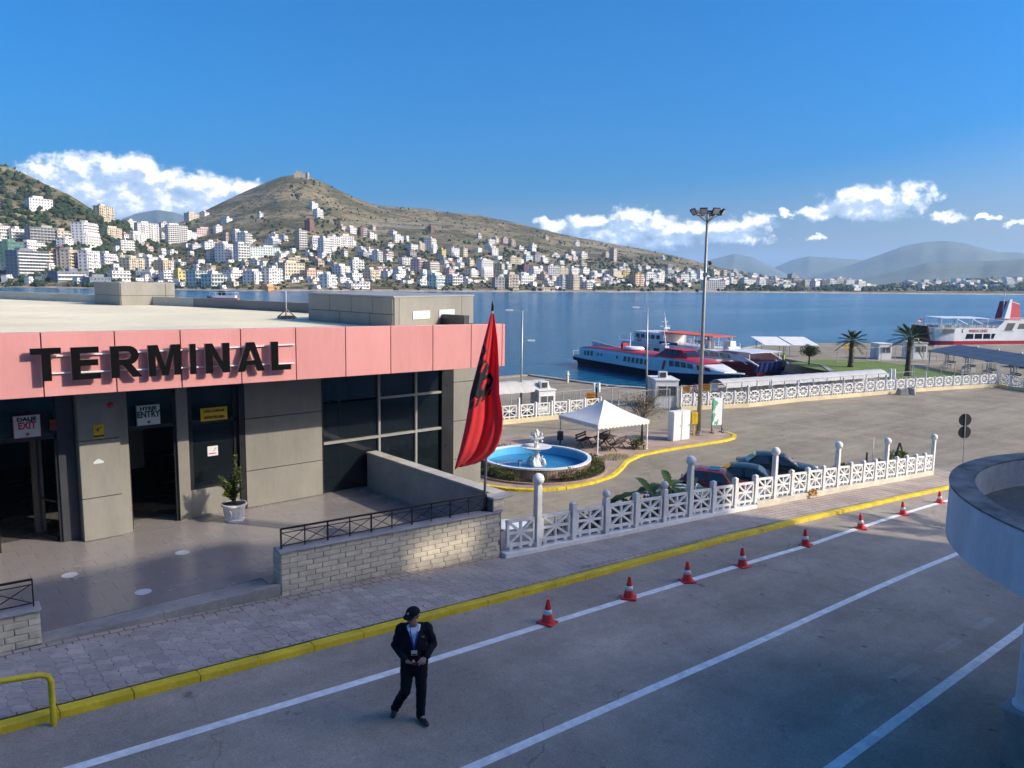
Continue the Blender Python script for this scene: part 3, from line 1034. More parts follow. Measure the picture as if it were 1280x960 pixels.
# beach and sea wall along the far shore
mb = MB()
rows = [[], [], [], []]
for i in range(0, 280):
    x = -100 + i * 5
    a, _ = azel(x, 360)
    r = interp(x, SHORE_R)
    wob = 4 * noise.noise(Vector((x * 0.05, 0, 0)))
    for k, (dr, z) in enumerate(((-7 + wob, ZS - 0.4), (-2 + wob, ZS + 1.1), (9, ZS + 1.9), (16, ZS + 2.0))):
        rows[k].append(((r + dr) * math.sin(a), (r + dr) * math.cos(a), z))
mb.loft(rows, caps=False, closed=False)
tag(mb.obj('far_shore', mat('shore_stone', (0.38, 0.32, 0.24), 0.9, 0.35, 0.06, col2=(0.18, 0.15, 0.12)), recalc=False), kind='structure')

# ================================================================ ROAD, PAVEMENT, YARD
ASPH = asphalt('road_asphalt', (0.36, 0.305, 0.245), 0.4)
YARD = asphalt('yard_asphalt', (0.275, 0.236, 0.172), 0.35)
PAINT = mat('lane_paint', (0.86, 0.83, 0.78), 0.7, 0.14, 5.0, bump=0.2, stain=0.22)
PAVE = mat('pavement_bed', (0.16, 0.14, 0.125), 0.9, 0.25, 1.2, bump=0.3)
PAVER = mat('paver_stone', (0.43, 0.375, 0.33), 0.85, 0.14, 1.6, bump=0.3, bscale=60, cells=0.16, stain=0.2)
YEL = mat('kerb_yellow', (0.72, 0.53, 0.025), 0.7, 0.16, 2.2, bump=0.2, stain=0.45)
GREYCON = mat('concrete', (0.34, 0.325, 0.30), 0.85, 0.2, 0.9, bump=0.3, stain=0.4)


def along(pts, n):
    """n+1 points evenly along a polyline (x, y)"""
    L = [0]
    for a, b in zip(pts, pts[1:]):
        L.append(L[-1] + math.hypot(b[0] - a[0], b[1] - a[1]))
    out = []
    for i in range(n + 1):
        s = L[-1] * i / n
        for k in range(len(pts) - 1):
            if s <= L[k + 1] + 1e-9:
                t = (s - L[k]) / max(1e-9, L[k + 1] - L[k])
                out.append((lerp(pts[k][0], pts[k + 1][0], t), lerp(pts[k][1], pts[k + 1][1], t)))
                break
    return out


def offset(pts, d):
    out = []
    for i, p in enumerate(pts):
        a, b = pts[max(0, i - 1)], pts[min(len(pts) - 1, i + 1)]
        l = math.hypot(b[0] - a[0], b[1] - a[1])
        out.append((p[0] - (b[1] - a[1]) / l * d, p[1] + (b[0] - a[0]) / l * d))
    return out


# road sheet
mb = MB()
us = [-40 + 1.5 * i for i in range(75)]
mb.loft([[(u, v, zr(u)) for v in (-6, 0, 4, 8, 11.9, 14.2, 16.0)] for u in us], caps=False, closed=False)
tag(mb.obj('road', ASPH, smooth=True, recalc=False), kind='structure')


def kerb_line(u):      # front face of the yellow kerb
    return interp(u, [(-40, 11.86), (12, 11.95), (20, 12.12), (28, 12.35), (36, 12.75), (44, 13.4), (60, 15.2)])


def fence_line(u):     # back edge of the pavement, foot of the white fence
    return interp(u, [(-40, 14.6), (11.6, 13.95), (22, 13.88), (27, 14.05), (31.5, 14.25), (36.5, 14.6), (40.5, 14.9), (60, 17.0)])


# lane lines
def lane_line(pix, w, u0, u1, extra0):
    pts = [Pr(*q) for q in pix]
    prof = [(p.x, p.y) for p in pts]
    mb = MB()
    row = []
    n = int((u1 - u0) / 1.2)
    for i in range(n + 1):
        u = lerp(u0, u1, i / n)
        v = interp(u, prof)
        if u > prof[-1][0]:
            v = prof[-1][1] + (u - prof[-1][0]) * 0.05
        row.append([(u, v - w / 2, zr(u) + 0.004), (u, v + w / 2, zr(u) + 0.004)])
    mb.loft(row, caps=False, closed=False)
    tag(mb.obj('lane_marking', PAINT, recalc=False), kind='structure')


lane_line([(100, 958), (518, 832), (684, 780), (1007, 683), (1180, 627)], 0.17, -8, 40, 0)
lane_line([(600, 955), (940, 806), (1195, 693)], 0.16, -8, 34, 0)
lane_line([(1045, 957), (1280, 785)], 0.17, -8, 27, 0)

# ghosts of older lane dashes
for k in range(1, 5):
    u0 = 9.6 + k * 2.05
    v0 = 5.25 + 0.02 * k
    mb = MB()
    mb.quad((u0, v0, zr(u0) + 0.003), (u0 + 1.1, v0 + 0.01, zr(u0 + 1.1) + 0.003), (u0 + 1.1, v0 + 0.2, zr(u0 + 1.1) + 0.003), (u0, v0 + 0.19, zr(u0) + 0.003))
    tag(mb.obj('old_marking', asphalt('faded_marking', (0.405, 0.355, 0.295), 0.3) if k == 1 else MATS['faded_marking'], recalc=False), kind='structure')

# the yellow kerb: one stone after another
kerb = MB()
kerb.loft([[(u, kerb_line(u) + 0.06, zr(u) - 0.1), (u, kerb_line(u) + 0.2, zr(u) + 0.1)] for u in us if u < 42], caps=False, closed=False)
kerb = kerb.obj('kerb', GREYCON, recalc=False)
tag(kerb, kind='structure')
u = -8.0
rk = random.Random(3)
while u < 40.5:
    l = 0.98
    a, b = u + 0.003, u + l - 0.003
    m = MB()
    dz = rk.uniform(-0.006, 0.006)
    lo, hi = [], []
    for (uu) in (a, b):
        v = kerb_line(uu) + rk.uniform(-0.006, 0.006)
        lo.append((uu, v, zr(uu) - 0.15))
        hi.append((uu, v, zr(uu) + 0.115 + dz))
    va, vb = kerb_line(a) + 0.20, kerb_line(b) + 0.20
    m.hexa([lo[0], lo[1], (b, vb, lo[1][2]), (a, va, lo[0][2])], [hi[0], hi[1], (b, vb, hi[1][2]), (a, va, hi[0][2])])
    m.obj('kerb_stone', YEL, kerb, bevel=0.012)
    u += l

# pavement with interlocking pavers
pav = MB()
pav.loft([[(u, kerb_line(u) + 0.24, zr(u) + 0.105), (u, lerp(kerb_line(u) + 0.24, fence_line(u) + 0.1, 0.5), zr(u) + 0.108), (u, fence_line(u) + 0.35, zr(u) + 0.112)] for u in [-12 + i for i in range(54)]], caps=False, closed=False)
def far_paver_mat():
    m = bpy.data.materials.new('far_pavers')
    m.use_nodes = True
    N = NT(m.node_tree)
    b = m.node_tree.nodes['Principled BSDF']
    b.inputs['Roughness'].default_value = 0.88
    geo = N.n('ShaderNodeNewGeometry')
    br = N.n('ShaderNodeTexBrick', {'Vector': geo.outputs['Position'], 'Scale': 1.0, 'Mortar Size': 0.012, 'Brick Width': 0.24, 'Row Height': 0.21, 'Color1': (0.37, 0.295, 0.24, 1), 'Color2': (0.44, 0.355, 0.29, 1), 'Mortar': (0.13, 0.11, 0.1, 1)})
    n1 = N.n('ShaderNodeTexNoise', {'Vector': geo.outputs['Position'], 'Scale': 0.8, 'Detail': 6.0})
    r = N.n('ShaderNodeMapRange', {'Value': n1.outputs[0], 'From Min': 0.3, 'From Max': 0.7, 'To Min': 0.75, 'To Max': 1.15})
    c = N.mix(1.0, br.outputs[0], N.n('ShaderNodeCombineColor', {0: r.outputs[0], 1: r.outputs[0], 2: r.outputs[0]}).outputs[0], 'MULTIPLY')
    N.link(c, b.inputs['Base Color'])
    bp = N.n('ShaderNodeBump', {'Height': br.outputs[1], 'Strength': 0.6, 'Distance': -0.01})
    N.link(bp.outputs[0], b.inputs['Normal'])
    return m


pav = pav.obj('pavement', far_paver_mat(), recalc=False)
tag(pav, kind='structure')
PW, PH = 0.252, 0.215


def paver_outline(g=0.006):
    w, h, a, b = PW, PH, 0.038, 0.030
    top = [(0, h), (w * 0.25, h + a), (w * 0.75, h - a), (w, h)]
    pts = [(0, 0), (w * 0.25, a), (w * 0.75, -a), (w, 0), (w - b, h * 0.5), (w, h), (w * 0.75, h - a), (w * 0.25, h + a), (0, h), (-b, h * 0.5)]
    cx, cy = w / 2, h / 2
    return [((x - cx) * (1 - 2 * g / w), (y - cy) * (1 - 2 * g / h)) for x, y in pts]


ol = paver_outline()
pm = MB()
pm.hexa([(x, y, -0.05) for x, y in ol], [(x, y, 0.0) for x, y in ol])
inner = [(x * 0.95, y * 0.95, 0.004) for x, y in ol]
n0 = len(ol)
pm.f = [f for f in pm.f if f != tuple(range(n0, 2 * n0))]
pm.mi = [0] * len(pm.f)
o = len(pm.v)
pm.v += inner
pm.f += [tuple(range(o, o + n0))] + [(n0 + i, n0 + (i + 1) % n0, o + (i + 1) % n0, o + i) for i in range(n0)]
pm.mi = [0] * len(pm.f)
paver_me = pm.mesh('paver', PAVER, recalc=True)
rest = MB()
cells = []
row = 0
v = 12.02
while v < 14.9:
    for k in range(-14, 100):
        u = k * PW + 0.02 * (row % 2)
        if u < -3 or u > 22:
            continue
        cu, cv = u + PW / 2, v + PH / 2
        if cv - PH * 0.62 < kerb_line(cu) + 0.24 or cv + PH * 0.4 > fence_line(cu) + (0.12 if cu > 6.3 or cu < 2 else 0.25):
            continue
        cells.append((math.hypot(cu - 0.5, cv) + (0 if cu > 0.3 else 50), cu, cv))
    v += PH
    row += 1
cells.sort()
for i, (_, cu, cv) in enumerate(cells):
    z = zr(cu) + 0.108
    sl = (zr(cu + 0.5) - zr(cu - 0.5))
    tilt = (rk.uniform(-0.012, 0.012), -math.atan(sl) + rk.uniform(-0.012, 0.012))
    if i < 300:
        o = link('paver', paver_me, pav)
        o.location = (cu, cv, z + rk.uniform(-0.002, 0.004))
        o.rotation_euler = (tilt[0], tilt[1], rk.uniform(-0.015, 0.015))
    else:
        M = Matrix.Translation((cu, cv, z + rk.uniform(-0.002, 0.003))) @ Matrix.Rotation(tilt[1], 4, 'Y')
        rest.add([M @ Vector(p) for p in pm.v], pm.f)
tag(rest.obj('paver_field', PAVER, pav, recalc=False), kind='stuff')

# yard sheet of the port: flat at the quay, ramping up to the road's lower end
def yard_z(u, v):
    t = sstep(40.5, 43.5, u) * (1 - sstep(15.0, 23.5, v))
    return lerp(ZL, max(ZL, zr(u) + 0.05), t) if u < 80 else ZL


QUAY = [(-14, 66.4), (59.2, 66.4), (59.7, 60.2), (60.2, 54.6), (62.8, 49.3), (70, 47.6), (92.5, 47.0), (99.6, 52.0), (104.0, 61.0), (112, 73.5), (127.6, 77.0), (147.6, 65.6), (152, 58), (210, 33), (330, -10)]


def inside(u, v, poly):
    c = False
    for (x0, y0), (x1, y1) in zip(poly, poly[1:] + poly[:1]):
        if (y0 > v) != (y1 > v) and u < (x1 - x0) * (v - y0) / (y1 - y0) + x0:
            c = not c
    return c


mb = MB()
gu = [-14, 0, 8, 16, 24, 32, 38, 40, 41, 42, 43, 44, 46, 48, 50, 53, 56, 60, 66, 74, 80]
gv = [14.2, 15, 16, 17, 18, 19, 20, 21, 22, 23, 24, 26, 30, 40]
for i in range(len(gu) - 1):
    for j in range(len(gv) - 1):
        if gu[i + 1] <= 40 and gv[j + 1] <= 15.01:
            continue
        mb.quad(*[(a, b, yard_z(a, b)) for a, b in ((gu[i], gv[j]), (gu[i + 1], gv[j]), (gu[i + 1], gv[j + 1]), (gu[i], gv[j + 1]))])
# beyond v = 40 up to the quay edge, and to the right
bm = bmesh.new()
poly = [(-14, 40)] + QUAY[:9] + QUAY[9:] + [(330, -40), (80, -40), (80, 40)]
f = bm.faces.new([bm.verts.new((a, b, ZL)) for a, b in poly])
r = bmesh.ops.triangulate(bm, faces=[f])
bm.verts.index_update()
mb.add([vv.co[:] for vv in bm.verts], [tuple(x.index for x in ff.verts) for ff in bm.faces])
bm.free()
yard = mb.obj('yard', YARD, smooth=False)
tag(yard, kind='structure')
for p in yard.data.polygons:
    if p.normal.z < 0:
        p.flip()
mb = MB()
for a, b in zip(QUAY, QUAY[1:]):
    mb.quad((a[0], a[1], ZL - 0.004), (b[0], b[1], ZL - 0.004), (b[0], b[1], ZS - 3), (a[0], a[1], ZS - 3))
    L = math.hypot(b[0] - a[0], b[1] - a[1])
    nx, ny = (b[1] - a[1]) / L, -(b[0] - a[0]) / L
    mb.hexa([(a[0], a[1], ZL + 0.004), (b[0], b[1], ZL + 0.004), (b[0] + nx * 0.6, b[1] + ny * 0.6, ZL + 0.004), (a[0] + nx * 0.6, a[1] + ny * 0.6, ZL + 0.004)],
            [(a[0], a[1], ZL + 0.16), (b[0], b[1], ZL + 0.16), (b[0] + nx * 0.6, b[1] + ny * 0.6, ZL + 0.16), (a[0] + nx * 0.6, a[1] + ny * 0.6, ZL + 0.16)])
tag(mb.obj('quay', mat('quay_stone', (0.36, 0.32, 0.27), 0.9, 0.2, 0.4, stain=0.4)), kind='structure')
# shore land under the terminal
mb = MB()
mb.span((-60, 14.95, ZS - 2), (11.6, 66, 0.05))
mb.span((11.6, 20.4, ZS - 2), (15.85, 66, 0.03))
tag(mb.obj('terminal_ground', GREYCON), kind='structure')
# retaining wall under the pavement's back edge
mb = MB()
rowl = [[(u, fence_line(u) + 0.36, ZL - 0.2), (u, fence_line(u) + 0.36, zr(u) + 0.11)] for u in [11.7] + [12 + i for i in range(31)]]
mb.loft(rowl, caps=False, closed=False)
tag(mb.obj('retaining_wall', GREYCON, recalc=False), kind='structure')

# worn parking lines in the yard
mb = MB()
for (a, b) in (((930, 519), (1092, 548)), ((1079, 527), (1131, 533)), ((1120, 536), (1138, 535)), ((1123, 519), (1180, 526)), ((1163, 525), (1172, 524)), ((640, 585), (668, 597)), ((760, 556), (790, 556)), ((1015, 516), (1058, 522))):
    p, q = P(a[0], a[1], ZL), P(b[0], b[1], ZL)
    d = (q - p).normalized()
    s = Vector((-d.y, d.x, 0)) * 0.07
    mb.quad(*[(w.x, w.y, yard_z(w.x, w.y) + 0.006) for w in (p - s, q - s, q + s, p + s)])
tag(mb.obj('bay_marking', mat('worn_paint', (0.34, 0.33, 0.30), 0.85, 0.3, 3.0)), kind='structure')

# plaza round the fountain: brick pavement inside a yellow kerb
KERB2 = [(585, 600), (605, 606), (640, 610.5), (670, 611.5), (705, 609), (740, 602), (765, 594), (776, 585), (783, 576), (800, 568), (830, 562), (860, 557), (890, 552.5), (908, 549.5), (917, 546.5), (918, 543), (908, 539.5)]
kp = [P(x, y, ZL + 0.12) for x, y in KERB2]
kpl = [(p.x, p.y) for p in kp]
inner_edge = [(18, 41), (34, 40.5), (43, 36.5), (48.8, 33.6)]
mb = MB()
bm = bmesh.new()
f = bm.faces.new([bm.verts.new((a, b, ZL + 0.1)) for a, b in kpl + inner_edge[::-1]])
bmesh.ops.triangulate(bm, faces=[f])
bm.verts.index_update()
mb.add([vv.co[:] for vv in bm.verts], [tuple(x.index for x in ff.verts) for ff in bm.faces])
bm.free()
plaza = mb.obj('plaza', mat('plaza_brick', (0.40, 0.29, 0.21), 0.9, 0.2, 0.7, bump=0.3, stain=0.2))
for p in plaza.data.polygons:
    if p.normal.z < 0:
        p.flip()
tag(plaza, kind='structure')
k2 = empty('plaza_kerb')
pts = along(kpl, 52)
YEL2 = YEL
for a, b in zip(pts, pts[1:]):
    d = Vector((b[0] - a[0], b[1] - a[1], 0)).normalized()
    s = Vector((-d.y, d.x, 0)) * 0.14
    A, B = Vector((a[0], a[1], 0)) + d * 0.006, Vector((b[0], b[1], 0)) - d * 0.006
    m = MB()
    m.hexa([(p.x, p.y, ZL - 0.1) for p in (A - s, B - s, B + s, A + s)], [(p.x, p.y, ZL + 0.135) for p in (A - s, B - s, B + s, A + s)])
    m.obj('kerb_stone', YEL2, k2, bevel=0.02)
k2['kind'] = 'structure'

# ================================================================ THE TERMINAL
TZ = 0.24
TAN = mat('cladding_panel', (0.285, 0.268, 0.225), 0.42, 0.09, 1.2, spec=0.4, stain=0.16, stretch=(1.0, 1.0, 0.3), cells=0.05)
DKCL = mat('dark_cladding', (0.055, 0.056, 0.062), 0.4, 0.08, 0.9)
PINK = mat('pink_fascia', (0.67, 0.295, 0.268), 0.42, 0.05, 0.9, spec=0.4, stain=0.10, stretch=(1.0, 1.0, 0.25), cells=0.03)
JOINT = mat('joint_backing', (0.05, 0.03, 0.035), 0.8, 0.0)  # plain dark backing that shows between the panels
FRAMEM = mat('window_frame', (0.33, 0.32, 0.29), 0.4, 0.05)
FRAMED = mat('dark_frame', (0.02, 0.021, 0.023), 0.35, 0.05)
ROOFM = mat('roof_membrane', (0.80, 0.70, 0.47), 0.85, 0.09, 0.25, bump=0.15, bscale=12, stain=0.22, stretch=(1.0, 1.0, 1.0))
WHITE = mat('white_paint', (0.78, 0.77, 0.74), 0.5, 0.05, 2.0, stain=0.12)
BLACK = mat('black_paint', (0.012, 0.012, 0.013), 0.42, 0.1, 3.0)
STEEL = mat('galvanised_steel', (0.40, 0.41, 0.41), 0.45, 0.12, 3.0, metal=0.55)
GLASSY = glass('facade_glass')
GLASSY.node_tree.nodes['Principled BSDF'].inputs['Alpha'].default_value = 0.72
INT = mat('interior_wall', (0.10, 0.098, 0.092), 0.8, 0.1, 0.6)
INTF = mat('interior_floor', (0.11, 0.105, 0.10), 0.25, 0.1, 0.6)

# terrace
mb = MB()
mb.add([(-9, 14.72, TZ - 0.02), (1.98, 14.75, TZ - 0.02), (6.3, 14.75, TZ - 0.02), (11.7, 14.22, TZ - 0.02), (11.7, 21.5, TZ - 0.02), (-9, 21.5, TZ - 0.02),
        (-9, 14.72, -2), (1.98, 14.75, -2), (6.3, 14.75, -2), (11.7, 14.22, -2)],
       [(0, 1, 2, 3, 4, 5), (6, 7, 1, 0), (7, 8, 2, 1), (8, 9, 3, 2)])
terr = mb.obj('terrace', GREYCON)
tag(terr, kind='structure')
TILE = mat('terrace_tile', (0.27, 0.245, 0.23), 0.24, 0.06, 0.5, spec=0.5, cells=0.02, bump=0.03, bscale=30)
tm = MB()
tm.box((0, 0, -0.01), (0.616, 0.406, 0.02))
tile_me = tm.mesh('tile', TILE)
tiles = []
rt = random.Random(8)
for j in range(17):
    for i in range(-4, 24):
        u = -0.4 + i * 0.62 + (0.31 if j % 2 else 0)
        v = 14.99 + j * 0.41
        if u > 11.2 or v > 20.9 or v - 0.2 < (14.8 if u < 6.3 else 14.6):
            continue
        if u < -0.4 + (v - 14.9) * 0.2:
            continue
        tiles.append((abs(u - 5), u, v))
tiles.sort()
restt = MB()
for k, (_, u, v) in enumerate(tiles):
    if k < 298:
        o = link('tile', tile_me, terr)
        o.location = (u, v, TZ + rt.uniform(-0.0015, 0.0015))
        o.rotation_euler = (rt.uniform(-0.003, 0.003), rt.uniform(-0.003, 0.003), 0)
    else:
        restt.box((u, v, TZ - 0.01), (0.616, 0.406, 0.02))
if restt.v:
    tag(restt.obj('tile_field', TILE, terr), kind='stuff')
mb = MB()
edge = [(2.0, 14.72), (4, 14.68), (6.26, 14.58)]
for a, b in zip(edge, edge[1:]):
    mb.hexa([(a[0], a[1], zr(a[0]) - 0.1), (b[0], b[1], zr(b[0]) - 0.1), (b[0], b[1] + 0.15, zr(b[0]) - 0.1), (a[0], a[1] + 0.15, zr(a[0]) - 0.1)],
            [(a[0], a[1], TZ + 0.012), (b[0], b[1], TZ + 0.012), (b[0], b[1] + 0.15, TZ + 0.012), (a[0], a[1] + 0.15, TZ + 0.012)])
mb.obj('edge_strip', GREYCON, terr, bevel=0.015)
for k, (x, y) in enumerate(((87, 719), (228, 691), (179, 740))):
    p = P(x, y, TZ)
    mb = MB()
    mb.lathe([(0.0, 0.002), (0.155, 0.002), (0.155, 0.006), (0.0, 0.006)], n=24)
    o = mb.obj('floor_sticker', mat('sticker_white', (0.55, 0.58, 0.60), 0.5, 0.06, 5))
    o.location = (p.x, p.y, TZ)
    tag(o, ('round white floor sticker at the left of the terrace in line with the exit door', 'round white floor sticker furthest back on the terrace towards the potted plant', 'round white floor sticker closest to the pavement on the terrace')[k], 'floor sticker', 'stickers on the terrace floor')

ter = empty('terminal_building', (8, 20, 0), 0, 'single storey ferry terminal with pink fascia band and tan cladding', 'terminal')


def tp(name, mb, m, parent=None, **k):
    """a part of the terminal, given in world coordinates"""
    p = parent or ter
    for i, v in enumerate(mb.v):
        mb.v[i] = (v[0] - 8, v[1] - 20, v[2])
    return mb.obj(name, m, p, **k)


WV = 20.2
# cladding panels of the front wall, each proud of a dark backing
mb = MB()
mb.span((7.76, WV + 0.03, -0.5), (10.05, WV + 0.28, 4.9))
mb.span((14.72, WV + 0.03, -3), (15.9, WV + 0.28, 4.9))
mb.span((-9, WV + 0.05, 3.92), (15.88, WV + 0.3, 4.88))
mb.span((15.6, WV + 0.3, -5), (15.88, 29, 4.9))
tp('wall_core', mb, JOINT)


def panel(u0, u1, z0, z1, m=TAN, v=WV, t=0.045, g=0.012, name='wall_panel'):
    mb = MB()
    mb.span((u0 + g, v - t * 0.3, z0 + g), (u1 - g, v + t, z1 - g))
    return tp(name, mb, m, bevel=0.004)


for z0, z1 in ((TZ - 0.0, 1.27), (1.27, 2.72), (2.72, 3.9)):
    panel(7.78, 10.05, z0, z1)
for z0, z1 in ((-2.5, -0.6), (-0.6, 0.6), (0.6, 1.9), (1.9, 3.2), (3.2, 3.9)):
    panel(14.72, 15.9, z0, z1)
for k in range(9):
    mb = MB()
    mb.span((15.86, WV + 0.06 + k, -2.5), (15.93, WV + 1.04 + k, 4.86))
    tp('wall_panel', mb, TAN, bevel=0.004)

# pillars
def pillar(u0, u1, v0, v1, joints, m=TAN):
    mb = MB()
    mb.span((u0 + 0.02, v0 + 0.02, -0.5), (u1 - 0.02, v1, 3.9))
    core = tp('pillar', mb, JOINT)
    for z0, z1 in zip(joints, joints[1:]):
        mb = MB()
        mb.span((u0, v0 - 0.012, z0 + 0.012), (u1, v0 + 0.03, z1 - 0.012))
        mb.span((u1 - 0.03, v0 + 0.031, z0 + 0.012), (u1 + 0.012, v1, z1 - 0.012))
        mb.span((u0 - 0.012, v0 + 0.031, z0 + 0.012), (u0 + 0.03, v1, z1 - 0.012))
        tp('pillar_panel', mb, m, core)


pillar(1.2, 2.06, 20.1, 21.4, (TZ, 1.27, 2.66, 3.9))
pillar(3.75, 4.62, 19.88, 20.6, (TZ, 1.27, 2.66, 3.9))
mb = MB()
mb.span((4.63, 20.0, TZ), (4.84, 20.62, 3.9))
tp('pillar_return', mb, TAN)
mb = MB()
mb.span((3.36, 20.16, TZ), (3.72, 20.26, 3.9))
tp('door_panel', mb, DKCL, bevel=0.01)
mb = MB()
mb.span((6.02, 20.14, TZ), (6.30, 20.44, 3.9))
tp('pillar', mb, TAN, bevel=0.006)
mb = MB()
mb.span((6.31, 20.2, TZ), (7.62, 20.42, 0.98))
tp('window_wall', mb, TAN, bevel=0.006)
mb = MB()
mb.span((7.62, 20.16, TZ), (7.765, 20.45, 3.9))
tp('door_frame', mb, FRAMED)
# soffit of the overhang and ceiling
mb = MB()
mb.span((-9, 17.93, 4.06), (14.88, WV + 0.05, 4.16))
tp('soffit', mb, DKCL)
# frames over and beside the doors
for (u0, u1) in ((2.07, 3.36), (4.85, 6.01)):
    fr = MB()
    fr.span((u0, 20.2, 2.74), (u1, 20.28, 2.84))
    fr.span((u0, 20.2, TZ), (u0 + 0.06, 20.28, 3.9))
    fr.span((u1 - 0.06, 20.2, TZ), (u1, 20.28, 3.9))
    fr.span((u0 + 0.06, 20.2, 3.80), (u1 - 0.06, 20.28, 3.9))
    f0 = tp('door_frame', fr, FRAMED)
    g = MB()
    g.span((u0 + 0.06, 20.23, 2.84), (u1 - 0.06, 20.245, 3.80))
    tp('pane', g, GLASSY, f0)
fr = MB()
fr.span((6.31, 20.24, 0.98), (7.62, 20.32, 1.04))
fr.span((6.31, 20.24, 2.70), (7.62, 20.32, 2.80))
fr.span((6.31, 20.24, 1.04), (6.43, 20.32, 3.9))
fr.span((7.50, 20.24, 1.04), (7.62, 20.32, 3.9))
f0 = tp('window_frame', fr, FRAMED)
for z0, z1 in ((1.04, 2.70), (2.80, 3.9)):
    g = MB()
    g.span((6.43, 20.27, z0), (7.50, 20.285, z1))
    tp('pane', g, GLASSY, f0)
# open door leaf inside the exit
mb = MB()
mb.bar((3.05, 20.9, TZ + 0.02), (3.05, 20.9, 2.7), 0.05)
mb.bar((3.05, 20.9, 2.7), (3.3, 20.35, 2.7), 0.05)
mb.bar((3.05, 20.9, 1.2), (3.3, 20.35, 1.2), 0.05)
mb.bar((3.05, 20.9, TZ + 0.06), (3.3, 20.35, TZ + 0.06), 0.08)
tp('door_leaf', mb, FRAMED)

# big glazed corner
UB = [10.05, 11.97, 13.31, 14.24]
ZB = [-0.3, 1.74, 2.92, 3.92]
gf = MB()
gf.span((10.03, 20.24, -0.3), (10.11, 20.36, 3.92))
gl = tp('glazing_frame', gf, FRAMED)
gf = MB()
gf.span((14.28, 20.20, -0.6), (14.72, 20.40, 3.92))
tp('glazing_post', gf, FRAMED, gl)
for k, (z0, z1) in enumerate(zip(ZB, ZB[1:])):
    for j, (u0, u1) in enumerate(zip(UB, UB[1:])):
        g = MB()
        g.span((u0 + 0.04, 20.29, z0 + 0.03), (u1 - 0.04, 20.305, z1 - 0.03))
        tp('pane', g, GLASSY, gl)
for u in UB[1:3]:
    m = MB()
    m.span((u - 0.035, 20.22, -0.3), (u + 0.035, 20.30, 3.92))
    tp('mullion', m, FRAMEM, gl)
m = MB()
m.span((10.11, 20.215, 1.70), (14.28, 20.31, 1.775))
tp('transom', m, FRAMEM, gl)
m = MB()
m.span((12.0, 20.215, 2.885), (14.28, 20.31, 2.955))
tp('transom', m, FRAMEM, gl)

# interior
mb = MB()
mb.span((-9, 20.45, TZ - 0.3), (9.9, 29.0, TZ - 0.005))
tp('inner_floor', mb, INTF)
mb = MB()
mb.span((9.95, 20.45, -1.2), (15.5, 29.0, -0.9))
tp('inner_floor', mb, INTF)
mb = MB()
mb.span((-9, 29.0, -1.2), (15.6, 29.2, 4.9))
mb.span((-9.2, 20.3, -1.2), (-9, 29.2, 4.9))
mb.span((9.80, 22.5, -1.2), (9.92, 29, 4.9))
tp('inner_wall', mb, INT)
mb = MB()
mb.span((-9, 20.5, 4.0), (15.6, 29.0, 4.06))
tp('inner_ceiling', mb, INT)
mb = MB()
mb.span((5.35, 22.6, 1.2), (5.85, 22.7, 2.62))
tp('inner_board', mb, mat('board_grey', (0.16, 0.15, 0.135), 0.7, 0.05, 2))
mb = MB()
mb.span((2.98, 21.3, TZ), (3.2, 21.5, 4.0))
tp('inner_post', mb, mat('post_beige', (0.22, 0.20, 0.165), 0.7, 0.05, 2))
mb = MB()
for u, v in ((10.6, 22.2), (11.3, 22.2), (11.45, 21.8), (12.6, 24)):
    mb.bar((u, v, -0.9), (u, v, 4.0), 0.07)
for z in (1.9, 2.9, 3.6):
    mb.bar((10.6, 22.2, z), (11.4, 22.2, z), 0.06)
tp('inner_frame', mb, STEEL)
mb = MB()
mb.tube([(10.55, 20.62, 2.42), (10.55, 20.65, 2.42)], 0.2, 8)
tp('wall_clock', mb, mat('clock_face', (0.35, 0.36, 0.33), 0.5, 0.05, 5))
# red cushion and curtains behind the glass
mb = MB()
for k in range(14):
    u = 13.4 + k * 0.06
    mb.span((u, 21.2 + 0.03 * (k % 2), 1.75), (u + 0.05, 21.24 + 0.03 * (k % 2), 2.9))
tp('curtain', mb, mat('curtain_grey', (0.18, 0.19, 0.18), 0.9, 0.15, 2))

# pink fascia
def fz(u, top):
    z = 5.33 - 0.0105 * (u / FS - 2.2) if top else 3.99 - 0.0082 * (u / FS - 2.2)
    return EYE.z + (z - EYE.z) * FS


FV = 17.9
FS = FV / 18.37
fu = [FS * q for q in [2.88 - 1.392 * k for k in range(6, 0, -1)] + [2.88, 4.27, 5.65, 7.05, 8.46, 9.86, 11.25, 12.66, 14.05, 15.26]]
mb = MB()
mb.hexa([(-6, FV + 0.05, fz(-6, 0)), (14.85, FV + 0.05, fz(15.2, 0)), (14.85, FV + 0.22, fz(15.2, 0)), (-6, FV + 0.22, fz(-6, 0))],
        [(-6, FV + 0.05, fz(-6, 1) - 0.02), (14.85, FV + 0.05, fz(15.2, 1) - 0.02), (14.85, FV + 0.22, fz(15.2, 1) - 0.02), (-6, FV + 0.22, fz(-6, 1) - 0.02)])
fb = tp('fascia_core', mb, JOINT)
for a, b in zip(fu, fu[1:]):
    mb = MB()
    a, b = a + 0.012, b - 0.012
    mb.hexa([(a, FV, fz(a, 0)), (b, FV, fz(b, 0)), (b, FV + 0.05, fz(b, 0)), (a, FV + 0.05, fz(a, 0))], [(a, FV, fz(a, 1)), (b, FV, fz(b, 1)), (b, FV + 0.24, fz(b, 1)), (a, FV + 0.24, fz(a, 1))])
    tp('fascia_panel', mb, PINK, bevel=0.006)
mb = MB()
